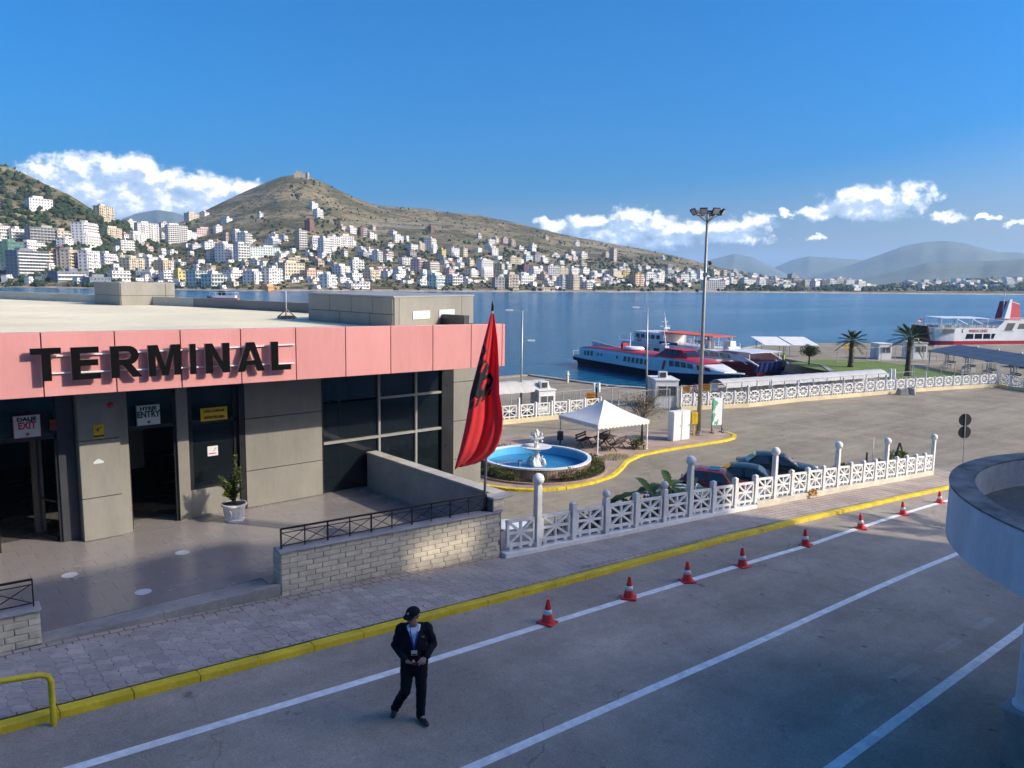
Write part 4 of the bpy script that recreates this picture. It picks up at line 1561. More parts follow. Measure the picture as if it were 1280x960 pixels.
mb.hexa([(14.88, FV, fz(15.3, 0)), (14.98, FV, fz(15.3, 0)), (14.98, FV + 1.0, fz(15.3, 0)), (14.88, FV + 1.0, fz(15.3, 0))], [(14.88, FV, fz(15.3, 1)), (14.98, FV, fz(15.3, 1)), (14.98, FV + 1.0, fz(15.3, 1)), (14.88, FV + 1.0, fz(15.3, 1))])
tp('fascia_panel', mb, PINK, bevel=0.006)

# roof
mb = MB()
roofpoly = [(-9, FV + 0.22), (14.88, FV + 0.22), (15.3, 24), (14.75, 30.5), (12.55, 38.6), (6.3, 52.8), (-9, 84)]
mb.prism(roofpoly, 4.18, 5.02)
tp('roof', mb, ROOFM)
for (a, b, h, w, m) in (((15.3, 20.4), (14.75, 30.5), 0.34, 0.22, DKCL), ((14.75, 30.5), (12.55, 38.6), 0.42, 0.25, mat('parapet_shaded', (0.22, 0.21, 0.195), 0.8, 0.1, 0.6)),  # shade on the right parapet's inner face is put into its grey
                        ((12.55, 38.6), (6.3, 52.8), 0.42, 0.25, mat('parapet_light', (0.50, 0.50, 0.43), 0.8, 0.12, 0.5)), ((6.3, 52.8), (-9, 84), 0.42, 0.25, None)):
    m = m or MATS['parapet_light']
    d = Vector((b[0] - a[0], b[1] - a[1], 0)).normalized()
    s = Vector((d.y, -d.x, 0)) * w
    mb = MB()
    A, B = Vector((*a, 0)), Vector((*b, 0))
    mb.hexa([(p.x, p.y, 3.9) for p in (A, B, B + s, A + s)], [(p.x, p.y, 5.02 + h) for p in (A, B, B + s, A + s)])
    tp('roof_parapet', mb, m)
# block B right behind the fascia: shaded panels left, lit wall right
def roof_box(c, l, r, zt, zb, side_rows, front_cols, name, vents=False):
    c, l, r = Vector((c.x, c.y, 0)), Vector((l.x, l.y, 0)), Vector((r.x, r.y, 0))
    far = l + (r - c)
    mb = MB()
    ins = [p + ((c + far) / 2 - p) * 0.01 for p in (c, r, far, l)]
    mb.hexa([(p.x, p.y, zb) for p in ins], [(p.x, p.y, zt - 0.03) for p in ins])
    core = tp(name, mb, JOINT)
    for (a, b, rows) in ((l, c, side_rows), (c, r, front_cols)):
        d = (b - a)
        nrm = Vector((d.y, -d.x, 0)).normalized()
        for (z0, z1, cols) in rows:
            for t0, t1 in zip(cols, cols[1:]):
                p, q = a + d * t0 + d.normalized() * 0.012, a + d * t1 - d.normalized() * 0.012
                m = MB()
                m.hexa([(w.x, w.y, z0 + 0.01) for w in (p, q, q + nrm * 0.03, p + nrm * 0.03)], [(w.x, w.y, z1 - 0.01) for w in (p, q, q + nrm * 0.03, p + nrm * 0.03)])
                tp('roof_panel', m, TAN, core)
    m = MB()
    cap = [p + (p - (c + far) / 2).normalized() * 0.06 for p in (c, r, far, l)]
    m.hexa([(p.x, p.y, zt - 0.03) for p in cap], [(p.x, p.y, zt + 0.02) for p in cap])
    tp('roof_cap', m, mat('cap_metal', (0.33, 0.32, 0.29), 0.5, 0.08, 1), core)
    return core


zt = 5.975
cB, lB, rB = P(492, 371, zt), P(386, 366.5, zt), P(591, 369, zt)
coreB = roof_box(cB, lB, rB, zt, 4.9, [(5.42, zt - 0.03, (0, 0.28, 0.54, 0.78, 1)), (5.02, 5.42, (0, 0.4, 0.75, 1))], [(4.95, zt - 0.03, (0, 0.05, 0.83, 1))], 'stair_head')
dB = (rB - cB)
nB = Vector((dB.y, -dB.x, 0)).normalized()
for t in (0.20, 0.52):
    m = MB()
    a, b = cB + dB * t, cB + dB * (t + 0.20)
    for (z0, z1, k, off) in ((5.24, 5.50, 0, 0.035),):
        m.hexa([(w.x, w.y, z0) for w in (a, b, b + nB * 0.06, a + nB * 0.06)], [(w.x, w.y, z1) for w in (a, b, b + nB * 0.06, a + nB * 0.06)])
    o = tp('vent', m, WHITE, coreB)
# block A at the far roof edge
zt = 6.28
cA, lA, rA = P(150, 353.5, zt), P(118, 352.5, zt), P(218, 354, zt)
k = 41.0 / cA.y
cA, lA, rA = [EYE + (p - EYE) * (k) for p in (cA, lA, rA)]
ztA = EYE.z + (zt - EYE.z) * k
roof_box(cA, lA, rA, ztA, 4.6, [(5.5, ztA - 0.02, (0, 0.5, 1)), (4.7, 5.5, (0, 0.5, 1))], [(5.5, ztA - 0.02, (0, 0.82, 1)), (4.7, 5.5, (0, 0.82, 1))], 'roof_housing')

# lettering on the fascia
sign = empty('terminal_sign', (8.3, FV - 0.1, 4.6), 0, 'large black TERMINAL letters standing off the pink fascia', 'sign')
LETTERS = [('T', 40, 78.5), ('E', 90.5, 126.5), ('R', 139.5, 177), ('M', 186.5, 227), ('I', 238.5, 246), ('N', 257.5, 288), ('A', 297, 331), ('L', 339.5, 364)]
LV = FV - 0.20
LMAT = mat('sign_black', (0.004, 0.004, 0.005), 0.6, 0.05, 4, spec=0.08)
LEDGE = mat('sign_edge', (0.30, 0.29, 0.27), 0.5, 0.05, 4)


def letter(ch, w, h):
    s = 0.145 * 1.0 / 1.0
    st = 0.165 / w if ch not in 'I' else 1
    st = min(st, 0.5)
    hb = 0.19
    S = lambda *p: [(x * w, y * h) for x, y in p]
    if ch == 'T':
        return [S((0, 1 - hb), (0.5 - st / 2, 1 - hb), (0.5 - st / 2, 0), (0.5 + st / 2, 0), (0.5 + st / 2, 1 - hb), (1, 1 - hb), (1, 1), (0, 1))]
    if ch == 'E':
        return [S((0, 0), (1, 0), (1, hb), (st, hb), (st, 0.42), (0.93, 0.42), (0.93, 0.42 + hb), (st, 0.42 + hb), (st, 1 - hb), (0.97, 1 - hb), (0.97, 1), (0, 1))]
    if ch == 'I':
        return [S((0, 0), (1, 0), (1, 1), (0, 1))]
    if ch == 'L':
        return [S((0, 0), (1, 0), (1, hb), (st * 1.1, hb), (st * 1.1, 1), (0, 1))]
    if ch == 'N':
        return [S((0, 0), (st, 0), (st, 0.64), (1 - st, 0), (1, 0), (1, 1), (1 - st, 1), (1 - st, 0.36), (st, 1), (0, 1))]
    if ch == 'M':
        a = st * 0.9
        return [S((0, 0), (a, 0), (a, 0.72), (0.5 - a * 0.45, 0), (0.5 + a * 0.45, 0), (1 - a, 0.72), (1 - a, 0), (1, 0), (1, 1), (1 - a * 1.35, 1), (0.5, 0.30), (a * 1.35, 1), (0, 1))]
    if ch == 'A':
        t = st * 1.05
        return [S((0, 0), (t, 0), (t + 0.075, 0.22), (1 - t - 0.075, 0.22), (1 - t, 0), (1, 0), (0.5 + t * 0.55, 1), (0.5, 1), (0.5, 0.76), (0.655, 0.38), (0.345, 0.38), (0.5, 0.76), (0.5, 1), (0.5 - t * 0.55, 1))]
    if ch == 'R':
        body = [(0, 0), (st, 0), (st, 1), (0, 1)]
        ring_o = [(st, 0.40), (0.5, 0.40)] + [(0.58 + 0.36 * math.cos(a), 0.70 + 0.30 * math.sin(a)) for a in [rad(-75 + 18.5 * i) for i in range(9)]] + [(0.5, 1.0), (st, 1.0)]
        ring_i = [(st, 0.575), (0.5, 0.575)] + [(0.54 + 0.14 * math.cos(a), 0.70 + 0.12 * math.sin(a)) for a in [rad(-75 + 18.5 * i) for i in range(9)]] + [(0.5, 0.825), (st, 0.825)]
        polys = [S(*body)]
        for i in range(len(ring_o) - 1):
            polys.append(S(ring_i[i], ring_o[i], ring_o[i + 1], ring_i[i + 1]))
        polys.append(S((0.38, 0.41), (0.72, 0.0), (1.04, 0.0), (0.68, 0.43)))
        return polys
    return []


for ch, x0, x1 in LETTERS:
    yt = lambda x: 435.6 + (426.3 - 435.6) * (x - 40) / 324
    yb = lambda x: 477.0 + (461.8 - 477.0) * (x - 50) / 314
    a, b = Pv(x0, yb(x0), LV), Pv(x1, yb(x1), LV)
    tA, tB = Pv(x0, yt(x0), LV), Pv(x1, yt(x1), LV)
    z0, z1 = (a.z + b.z) / 2, (tA.z + tB.z) / 2
    w, h = b.x - a.x, z1 - z0
    mb = MB()
    pieces = letter(ch, w, h)
    for k, poly in enumerate(pieces):
        d = 0.0004 * (k % 2)
        lo = [(a.x + p[0] - 8.3, 0.1 + LV - FV - d, z0 + p[1] - 4.6) for p in poly]
        hi = [(p[0], p[1] + 0.07, p[2]) for p in lo]
        mb.cur = 0
        mb.hexa(lo, hi)
        n = len(poly)
        mb.mi[-(n + 2):] = [0, 1] + [1] * n
    o = mb.obj('letter', [LMAT, LEDGE], sign)
for y0, y1 in ((444.5, 430.5), (466.0, 453.8)):
    a, b = Pv(60, y0 + 1, FV - 0.07), Pv(368.5, y1, FV - 0.07)
    mb = MB()
    mb.bar((a.x - 8.3, 0.06, a.z - 4.6), (b.x - 8.3, 0.06, b.z - 4.6), 0.03)
    for t in (0.02, 0.25, 0.5, 0.75, 0.98):
        q = a.lerp(b, t)
        mb.bar((q.x - 8.3, 0.06, q.z - 4.6), (q.x - 8.3, 0.10, q.z - 4.6), 0.02)
    mb.obj('rail', WHITE, sign)


# door signs
def board(name, u0, u1, z0, z1, v, m, label, cat='sign', t=0.02, rim=None):
    o = empty(name, ((u0 + u1) / 2, v, (z0 + z1) / 2), 0, label, cat)
    mb = MB()
    w, h = (u1 - u0) / 2, (z1 - z0) / 2
    mb.span((-w, 0, -h), (w, t, h))
    mb.obj('panel', m, o)
    if rim:
        mb = MB()
        for s in (-1, 1):
            mb.span((-w, -0.006, s * h - 0.012 * (s > 0)), (w, -0.001, s * h + 0.012 * (s < 0)))
            mb.span((s * w - 0.012 * (s > 0), -0.006, -h + 0.012), (s * w + 0.012 * (s < 0), -0.001, h - 0.012))
        mb.obj('rim', rim, o)
    return o


RED = mat('sign_red', (0.55, 0.03, 0.03), 0.5, 0.05, 5)
GRN = mat('sign_green', (0.02, 0.10, 0.06), 0.5, 0.05, 5)
SWH = mat('sign_white', (0.62, 0.64, 0.62), 0.5, 0.04, 5)
SYL = mat('sign_yellow', (0.80, 0.50, 0.02), 0.5, 0.06, 5)


def arrow(parent, m, c, s):
    mb = MB()
    mb.prism([(-0.35 * s, 0.5 * s), (0.35 * s, 0.5 * s), (0.35 * s, 0.1 * s), (0.8 * s, 0.1 * s), (0, -0.6 * s), (-0.8 * s, 0.1 * s), (-0.35 * s, 0.1 * s)], 0, 0.003)
    me = mb.mesh('arrow', m)
    me.transform(frame(c, (1, 0, 0), (0, 0, 1)))
    link('arrow', me, parent)


for (u0, u1, w1, w2, col, lab, nm) in ((2.51, 3.05, 'DALJE', 'EXIT', RED, 'white EXIT sign with red arrow above the left doorway', 'exit_sign'), (5.08, 5.64, 'HYRJE', 'ENTRY', GRN, 'white ENTRY sign with dark green arrow above the middle doorway', 'entry_sign')):
    o = board(nm, u0, u1, 2.83, 3.35, 20.14, SWH, lab, rim=RED if w2 == 'EXIT' else GRN)
    put_text(w1, 0.115, (0, -0.002, 0.165), (1, 0, 0), (0, 0, 1), BLACK, o, bold=0.006, sx=1.25)
    put_text(w2, 0.22, (0, -0.002, 0.015), (1, 0, 0), (0, 0, 1), col, o, bold=0.009, sx=0.78)
    arrow(o, col, (0, -0.004, -0.175), 0.07)
o = board('restricted_sign', 6.65, 7.34, 2.77, 3.11, 20.22, SYL, 'yellow restricted area sign on the glass beside the tan wall')
put_text('ZONE E KUFIZUAR', 0.088, (0, -0.002, 0.08), (1, 0, 0), (0, 0, 1), BLACK, o, bold=0.004, sx=0.72)
put_text('RESTRICTED AREA', 0.088, (0, -0.002, -0.085), (1, 0, 0), (0, 0, 1), BLACK, o, bold=0.004, sx=0.72)
o = board('notice', 6.80, 7.07, 1.82, 2.08, 20.25, mat('notice_white', (0.8, 0.76, 0.74), 0.5, 0.03, 5), 'small square white and red notice on the window above the potted plant', 'notice')
mb = MB()
mb.bar((0.02, -0.004, 0.0), (0.09, -0.004, 0.09), 0.035, 0.004)
mb.span((-0.09, -0.006, -0.075), (0.09, -0.002, -0.05))
mb.obj('mark', RED, o)
o = board('camera_sign', 4.06, 4.285, 2.70, 3.02, 19.85, SYL, 'yellow camera warning sign high on the pillar between the doors')
mb = MB()
mb.bar((-0.07, -0.004, 0.05), (0.08, -0.004, 0.10), 0.06, 0.006)
mb.bar((-0.02, -0.004, 0.0), (-0.02, -0.004, 0.05), 0.03, 0.006)
mb.span((-0.11, -0.006, -0.13), (0.11, -0.002, -0.09))
mb.obj('mark', BLACK, o)
mb = MB()
mb.lathe([(0.0, 0), (0.075, 0), (0.07, 0.03), (0.03, 0.05), (0, 0.05)], n=16)
me = mb.mesh('alarm_bell', RED)
me.transform(frame((0, 0, 0), (1, 0, 0), (0, 0, 1)))
o = link('alarm_bell', me)
o.location = (4.45, 19.862, 3.46)
tag(o, 'round red alarm bell near the top of the pillar between the doors', 'alarm')
mb = MB()
mb.prism([(-0.11, -0.05), (0.11, -0.05), (0.12, -0.01), (0.06, 0.03), (0.03, 0.06), (-0.03, 0.05), (-0.10, 0.0)], 0, 0.004)
me = mb.mesh('paper_scrap', SWH)
me.transform(frame((0, 0, 0), (1, 0, 0), (0, 0, 1)))
o = link('paper_scrap', me)
o.location = (4.13, 19.864, 2.14)
tag(o, 'torn white paper scrap stuck on the tan pillar between the doors', 'sticker')
o = board('small_red_sign', 3.22, 3.36, 2.95, 3.2, 20.13, mat('dull_red', (0.22, 0.03, 0.03), 0.6, 0.1, 5), 'small dark red sign at the upper right corner of the exit doorway')

# ramp parapet
RAMPM = mat('ramp_plaster', (0.36, 0.345, 0.31), 0.8, 0.12, 1.0, stain=0.2, bump=0.1)
ramp = MB()
ramp.hexa([(11.68, 14.35, -1.6), (11.98, 14.35, -1.6), (11.78, 20.18, -1.6), (11.5, 20.18, -1.6)], [(11.68, 14.35, 1.27), (11.98, 14.35, 1.27), (11.78, 20.18, 1.27), (11.5, 20.18, 1.27)])
ramp = ramp.obj('ramp_wall', RAMPM, bevel=0.015)
tag(ramp, 'plain grey plastered parapet wall running from the brick wall to the glazing', 'wall')
mb = MB()
mb.hexa([(11.64, 14.3, 1.272), (12.03, 14.3, 1.272), (11.82, 20.17, 1.272), (11.46, 20.17, 1.272)], [(11.64, 14.3, 1.33), (12.03, 14.3, 1.33), (11.82, 20.17, 1.33), (11.46, 20.17, 1.33)])
mb.obj('coping', mat('coping_stone', (0.50, 0.47, 0.40), 0.8, 0.15, 1.5, stain=0.3), ramp, bevel=0.01)

# stone faced terrace walls with railings
BRICK = mat('limestone_block', (0.68, 0.59, 0.44), 0.85, 0.12, 5.0, bump=0.4, bscale=30, cells=0.10, stain=0.15)
MORT = mat('mortar', (0.20, 0.19, 0.17), 0.95, 0.2, 4)
CAPM = mat('coping_slab', (0.38, 0.355, 0.34), 0.75, 0.12, 2.0, stain=0.2)
brick_me = []
for k in range(4):
    q = random.Random(k)
    m = MB()
    j = lambda s: q.uniform(-s, s)
    m.hexa([(-0.5, 0.12, -0.5), (0.5, 0.12, -0.5), (0.5, 0.12, 0.5), (-0.5, 0.12, 0.5)], [(-0.5, 0, -0.5), (0.5, 0, -0.5), (0.5, 0, 0.5), (-0.5, 0, 0.5)])
    o = len(m.v)
    m.f = [f for f in m.f if f != (4, 5, 6, 7)]
    m.v += [(-0.46 + j(0.02), -0.010 + j(0.004), -0.43 + j(.03)), (0.46 + j(0.02), -0.010 + j(.004), -0.43 + j(.03)), (0.46 + j(.02), -0.011 + j(.004), 0.43 + j(.03)), (-0.46 + j(.02), -0.010 + j(.004), 0.43 + j(.03))]
    m.f += [(o, o + 1, o + 2, o + 3)] + [(4 + i, 4 + (i + 1) % 4, o + (i + 1) % 4, o + i) for i in range(4)]
    m.mi = [0] * len(m.f)
    brick_me.append(m.mesh('brick', BRICK))


def stone_wall(a, b, ztop, label, pier=None, returns=None):
    a, b = Vector((*a, 0)), Vector((*b, 0))
    d = (b - a).normalized()
    L = (b - a).length
    nrm = Vector((d.y, -d.x, 0))
    back = -nrm * 0.34
    mb = MB()
    A2, B2 = a - nrm * 0.03, b - nrm * 0.03
    mb.hexa([(A2.x, A2.y, -2), (B2.x, B2.y, -2), (B2.x + back.x, B2.y + back.y, -2), (A2.x + back.x, A2.y + back.y, -2)],
            [(A2.x, A2.y, ztop), (B2.x, B2.y, ztop), (B2.x + back.x, B2.y + back.y, ztop), (A2.x + back.x, A2.y + back.y, ztop)])
    w = mb.obj('stone_wall', MORT)
    tag(w, label, 'wall')
    rb = random.Random(int(L * 100))
    bh = 0.118
    rows = int((ztop + 1.2) / bh)
    for r in range(rows):
        zc = ztop - (r + 0.5) * bh
        s = -0.18 * (r % 2) - rb.uniform(0, 0.02)
        while s < L - 0.02:
            bl = rb.uniform(0.34, 0.38)
            s0, s1 = max(0.0, s), min(L, s + bl)
            s += bl
            if s1 - s0 < 0.04:
                continue
            c = a + d * ((s0 + s1) / 2)
            if zc + bh / 2 < zr(c.x) + 0.1:
                continue
            o = link('brick', rb.choice(brick_me), w)
            o.location = (c.x, c.y, zc)
            o.rotation_euler = (0, 0, math.atan2(d.y, d.x))
            o.scale = (s1 - s0 - 0.012, rb.uniform(0.9, 1.1), bh - 0.010)
    if returns:
        for (p, ang) in returns:
            for r in range(rows):
                zc = ztop - (r + 0.5) * bh
                if zc + bh / 2 < zr(p[0]) + 0.1:
                    continue
                o = link('brick', rb.choice(brick_me), w)
                o.location = (p[0], p[1], zc)
                o.rotation_euler = (0, 0, ang)
                o.scale = (0.33, 1.0, bh - 0.012)
    mb = MB()
    f = nrm * 0.05
    e = d * 0.04
    q = [a - e + f, b + e + f, b + e + back, a - e + back]
    mb.hexa([(p.x, p.y, ztop + 0.002) for p in q], [(p.x, p.y, ztop + 0.05) for p in q])
    mb.obj('coping', CAPM, w, bevel=0.012)
    return w


W1a, W1b = (6.28, 14.58), (11.66, 14.02)
wall1 = stone_wall(W1a, W1b, 0.91, 'long cream stone block wall beside the sloping pavement', returns=[((6.27, 14.76), -PI / 2)])
stone_wall((-3.0, 14.90), (2.0, 14.62), 0.86, 'short cream stone block wall at the left edge of the terrace', returns=[((2.01, 14.79), PI / 2)])
# end pier of the long wall
mb = MB()
mb.span((11.42, 14.02, 0.962), (11.76, 14.36, 1.27))
pier = mb.obj('end_pier', MORT, wall1)
for r in range(3):
    for k in range(1):
        o = link('brick', brick_me[r], wall1)
        o.location = (11.59, 14.0, 1.02 + r * 0.1)
        o.scale = (0.33, 1, 0.092)
mb = MB()
mb.span((11.38, 13.94, 1.272), (12.02, 14.42, 1.325))
mb.obj('coping', CAPM, wall1, bevel=0.012)


def railing(a, b, z0, h, n, label):
    o = empty('railing', (a[0], a[1], z0), 0, label, 'railing', 'black railings on the terrace walls')
    a, b = Vector((0, 0, 0)), Vector((b[0] - a[0], b[1] - a[1], 0))
    z = Vector((0, 0, 1))
    mb = MB()
    mb.bar(a + z * h, b + z * h, 0.045, 0.03)
    mb.obj('top_rail', BLACK, o)
    mb = MB()
    mb.bar(a + z * 0.06, b + z * 0.06, 0.02)
    mb.bar(a + z * (h - 0.09), b + z * (h - 0.09), 0.016)
    mb.obj('rail', BLACK, o)
    for i in range(n + 1):
        p = a.lerp(b, i / n)
        m = MB()
        m.bar(p, p + z * h, 0.022 if i % 2 else 0.03)
        m.obj('post', BLACK, o)
    for i in range(n):
        p, q = a.lerp(b, i / n), a.lerp(b, (i + 1) / n)
        m = MB()
        s = (q - p) * 0.06
        m.bar(p + s + z * 0.07, q - s + z * (h - 0.1), 0.013)
        m.bar(p + s + z * (h - 0.1), q - s + z * 0.07, 0.0132)
        m.obj('cross_brace', BLACK, o)
    return o


railing((6.36, 14.72), (11.36, 14.2), 0.96, 0.42, 10, 'long black metal railing with crossed bars on top of the stone wall')
railing((-2.6, 15.0), (1.95, 14.75), 0.91, 0.48, 7, 'short black metal railing with crossed bars at the left picture edge')

# potted plant
pot = empty('potted_plant', (7.12, 19.35, TZ), 0, 'small leafy green shrub in a white fluted pot by the terminal door', 'potted plant')
mb = MB()
mb.lathe([(0.0, 0), (0.235, 0), (0.25, 0.03), (0.25, 0.055), (0.225, 0.075), (0.23, 0.10), (0.275, 0.38), (0.285, 0.40), (0.315, 0.41), (0.325, 0.44), (0.315, 0.47), (0.285, 0.475), (0.275, 0.44), (0.0, 0.43)], n=28)
pw = mb.obj('pot', mat('pot_white', (0.72, 0.69, 0.66), 0.55, 0.06, 4), pot, smooth=True, angle=40)
for k in range(16):
    a = 2 * PI * k / 16
    m = MB()
    pts = [(0.248 * math.cos(a + t * 0.2) + 0.0, 0.248 * math.sin(a + t * 0.2), 0.13 + 0.2 * t) for t in (0, 0.5, 1)]
    pts = [((0.236 + 0.03 * t) * math.cos(a + 0.14 * math.sin(t * PI)), (0.236 + 0.03 * t) * math.sin(a + 0.14 * math.sin(t * PI)), 0.13 + 0.21 * t) for t in (0, 0.33, 0.66, 1)]
    m.tube(pts, 0.012, 5)
    m.obj('flute', MATS['pot_white'], pw)
mb = MB()
mb.lathe([(0, 0.435), (0.272, 0.442), (0.272, 0.45), (0, 0.455)], n=20)
mb.obj('soil', mat('soil', (0.05, 0.035, 0.025), 0.95, 0.3, 20), pot)
rp = random.Random(4)
st = MB()
lf = MB()
for k in range(15):
    a = rp.uniform(0, 2 * PI)
    sp = rp.uniform(0.12, 0.34)
    top = Vector((sp * math.cos(a), sp * math.sin(a) * 0.8, rp.uniform(0.75, 1.18)))
    if k == 0:
        top = Vector((0.09, 0.0, 1.72))
    if k == 1:
        top = Vector((0.20, -0.02, 1.40))
    if k == 2:
        top = Vector((-0.38, 0, 1.22))
    base = Vector((0.03 * math.cos(a), 0.03 * math.sin(a), 0.44))
    mid = base.lerp(top, 0.5) + Vector((-0.25 * top.x, -0.25 * top.y, 0.04))
    pts = [base, base.lerp(mid, 0.6), mid, top]
    st.tube(pts, [0.014, 0.011, 0.008, 0.003], 5)
    for i in range(95):
        t = rp.uniform(0.30, 1.0) if k else rp.uniform(0.3, 1)
        c = (base.lerp(mid, t * 2) if t < 0.5 else mid.lerp(top, t * 2 - 1))
        d = Vector((rp.uniform(-1, 1), rp.uniform(-1, 1), rp.uniform(-0.1, 0.9)))
        lf.leaf(c, d, (rp.uniform(-.3, .3), rp.uniform(-.3, .3), 1), rp.uniform(0.07, 0.115), rp.uniform(0.04, 0.06))
st.obj('stem', mat('stem_brown', (0.10, 0.07, 0.045), 0.9, 0.2, 8), pot)
tag(lf.obj('foliage', leafmat('shrub_leaf', (0.19, 0.23, 0.05), (0.08, 0.12, 0.03), 0.45, 9), pot, recalc=False), kind='stuff')

# thin aerial and scraps on the roof
p = P(358, 398, 5.03)
o = empty('roof_aerial', p, 0, 'thin white aerial pole standing on the terminal roof', 'aerial')
mb = MB()
mb.tube([(0, 0, 0), Pd(357.5, 364, p) - p], 0.012, 6)
mb.obj('pole', WHITE, o)
mb = MB()
for a in (0, 2.1, 4.2):
    mb.bar((0, 0, 0.35), (0.4 * math.cos(a), 0.4 * math.sin(a), 0.0), 0.03)
mb.box((0, 0, 0.05), (0.5, 0.4, 0.09))
mb.obj('foot', mat('rusty_foot', (0.33, 0.22, 0.16), 0.8, 0.2, 4), o)
p = P(213, 379.5, 5.03)
o = empty('roof_tripod', p, 0, 'small dark fitting on legs beside the roof housing', 'roof fitting')
mb = MB()
mb.box((0, 0, 0.42), (0.5, 0.4, 0.22))
mb.obj('body', DKCL, o)
for a in (0.5, 2.6, 4.7):
    mb = MB()
    mb.bar((0, 0, 0.36), (0.35 * math.cos(a), 0.35 * math.sin(a), 0.0), 0.04)
    mb.obj('leg', STEEL, o)

# ================================================================ THE BUILDING BEHIND THE CAMERA AND ITS ROUND PORCH
PLAST = mat('white_plaster', (0.76, 0.75, 0.74), 0.75, 0.07, 0.8, stain=0.12, bump=0.1)
bld = MB()
bld.span((-26, -21.9, -4), (33.7, -2.0, 4.85))
bld = bld.obj('camera_side_building', PLAST)
tag(bld, 'large white plastered building on the near side of the road', 'building')


def bpart(name, a, b, m=PLAST):
    mb = MB()
    mb.span(a, b)
    return mb.obj(name, m, bld)


# unseen tower added behind the low terrace, its roof line shaped for the shade
TV, TU, TH = -22.0, 15.9, 15.06
bpart('tower', (-26, -36, -4), (33.7 + TU, TV, 12.15 + TH))
for a, b, h in ((-26, 14, 15.6), (14, 22.2, 15.2), (24.0, 25.4, 13.35), (25.95, 33.7, 13.35)):  # unseen screens added; heights and gaps shaped for the sun patches
    bpart('shade_screen', (a + TU, TV - 0.3, 12.15 + TH), (b + TU, TV, h + TH))
bpart('shade_beam', (22.2 + TU, TV - 0.3, 13.05 + TH), (24.0 + TU, TV, 14.6 + TH))  # unseen beam added over the gap that lets a sun patch through
wf = mat('near_window', (0.03, 0.04, 0.05), 0.1, 0.0, spec=0.8)
for f in range(8):
    for k in range(16):
        u = -24 + k * 4.4
        bpart('window', (u, TV - 0.02, 5.6 + f * 2.7), (u + 1.7, TV + 0.04, 7.1 + f * 2.7), wf)
PC, PRAD = (14.46, 0.57), 4.21
PT, PB = 3.55, 2.70
porch = empty('round_porch', (PC[0], PC[1], 0), 0, 'round white porch roof on a column at the right picture edge', 'porch roof')
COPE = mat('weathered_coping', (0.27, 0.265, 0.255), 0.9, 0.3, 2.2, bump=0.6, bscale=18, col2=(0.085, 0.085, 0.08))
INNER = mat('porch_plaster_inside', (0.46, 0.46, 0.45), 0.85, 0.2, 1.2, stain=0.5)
n = 96
mb = MB()
mb.loft([[(PRAD * math.cos(2 * PI * k / n), PRAD * math.sin(2 * PI * k / n), z) for k in range(n)] for z in (PB, PT - 0.002)], caps=False)
mb.obj('rim_wall', mat('porch_plaster', (0.70, 0.69, 0.69), 0.8, 0.06, 1.0, stain=0.4, bump=0.25, bscale=22, stretch=(1.6, 1.6, 0.6)), porch, smooth=True)
mb = MB()
ri, ro = 3.87, 4.225
mb.loft([[(r * math.cos(2 * PI * k / n), r * math.sin(2 * PI * k / n), z) for k in range(n)] for r, z in ((ro, PT - 0.03), (ro, PT), (ri, PT), (ri, PT - 0.03))], caps=False)
mb.obj('coping', COPE, porch)
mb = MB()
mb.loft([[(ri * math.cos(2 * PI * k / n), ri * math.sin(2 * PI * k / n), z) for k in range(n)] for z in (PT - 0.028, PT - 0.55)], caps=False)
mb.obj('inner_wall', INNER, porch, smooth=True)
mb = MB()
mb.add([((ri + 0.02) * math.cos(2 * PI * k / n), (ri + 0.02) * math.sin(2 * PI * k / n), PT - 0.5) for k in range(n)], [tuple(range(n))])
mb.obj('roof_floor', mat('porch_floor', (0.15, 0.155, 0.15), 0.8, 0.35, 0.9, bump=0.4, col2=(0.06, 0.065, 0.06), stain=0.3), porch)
mb = MB()
mb.add([(PRAD * math.cos(2 * PI * k / n), PRAD * math.sin(2 * PI * k / n), PB + 0.004) for k in range(n)][::-1], [tuple(range(n))])
mb.obj('underside', PLAST, porch)
mb = MB()
mb.box((3.78 * math.cos(2.55), 3.78 * math.sin(2.55), PT - 0.28), (0.14, 0.10, 0.5), 2.55)
mb.obj('wall_rib', INNER, porch)
weeds = MB()
rw = random.Random(2)
for k in range(170):
    t = rw.uniform(2.2, 2.9)
    r = ri - abs(rw.gauss(0, 0.22)) - 0.02
    weeds.leaf((r * math.cos(t), r * math.sin(t), PT - 0.5), (rw.uniform(-1, 1), rw.uniform(-1, 1), rw.uniform(0.1, 0.7)), (0, 0, 1), rw.uniform(0.04, 0.12), rw.uniform(0.02, 0.05))
o = weeds.obj('roof_weeds', leafmat('weed_leaf', (0.09, 0.11, 0.035), (0.12, 0.10, 0.05), 0.7, 9), None, recalc=False)
o.location = (PC[0], PC[1], 0)
tag(o, kind='stuff')
mb = MB()
cc = Vector((12.62 - PC[0], 3.02 - PC[1], 0))
mb.lathe([(0.0, 0.5), (0.24, 0.5), (0.24, 0.54), (0.205, 0.58), (0.2, 1.6), (0.19, 2.5), (0.23, 2.56), (0.26, 2.62), (0.26, PB), (0, PB)], c=(cc.x, cc.y, 0), n=28)
col = mb.obj('column', PLAST, porch, smooth=True, angle=40)
mb = MB()
mb.box((cc.x, cc.y, -0.1), (0.52, 0.52, 1.1))
mb.obj('pedestal', mat('pedestal_stone', (0.42, 0.36, 0.31), 0.6, 0.15, 2.2, stain=0.3), porch, bevel=0.01)
mb = MB()
mb.box((cc.x, cc.y, 0.475), (0.6, 0.6, 0.05))
mb.obj('pedestal_cap', mat('cap_stone', (0.45, 0.43, 0.41), 0.7, 0.12, 2, stain=0.2), porch, bevel=0.012)

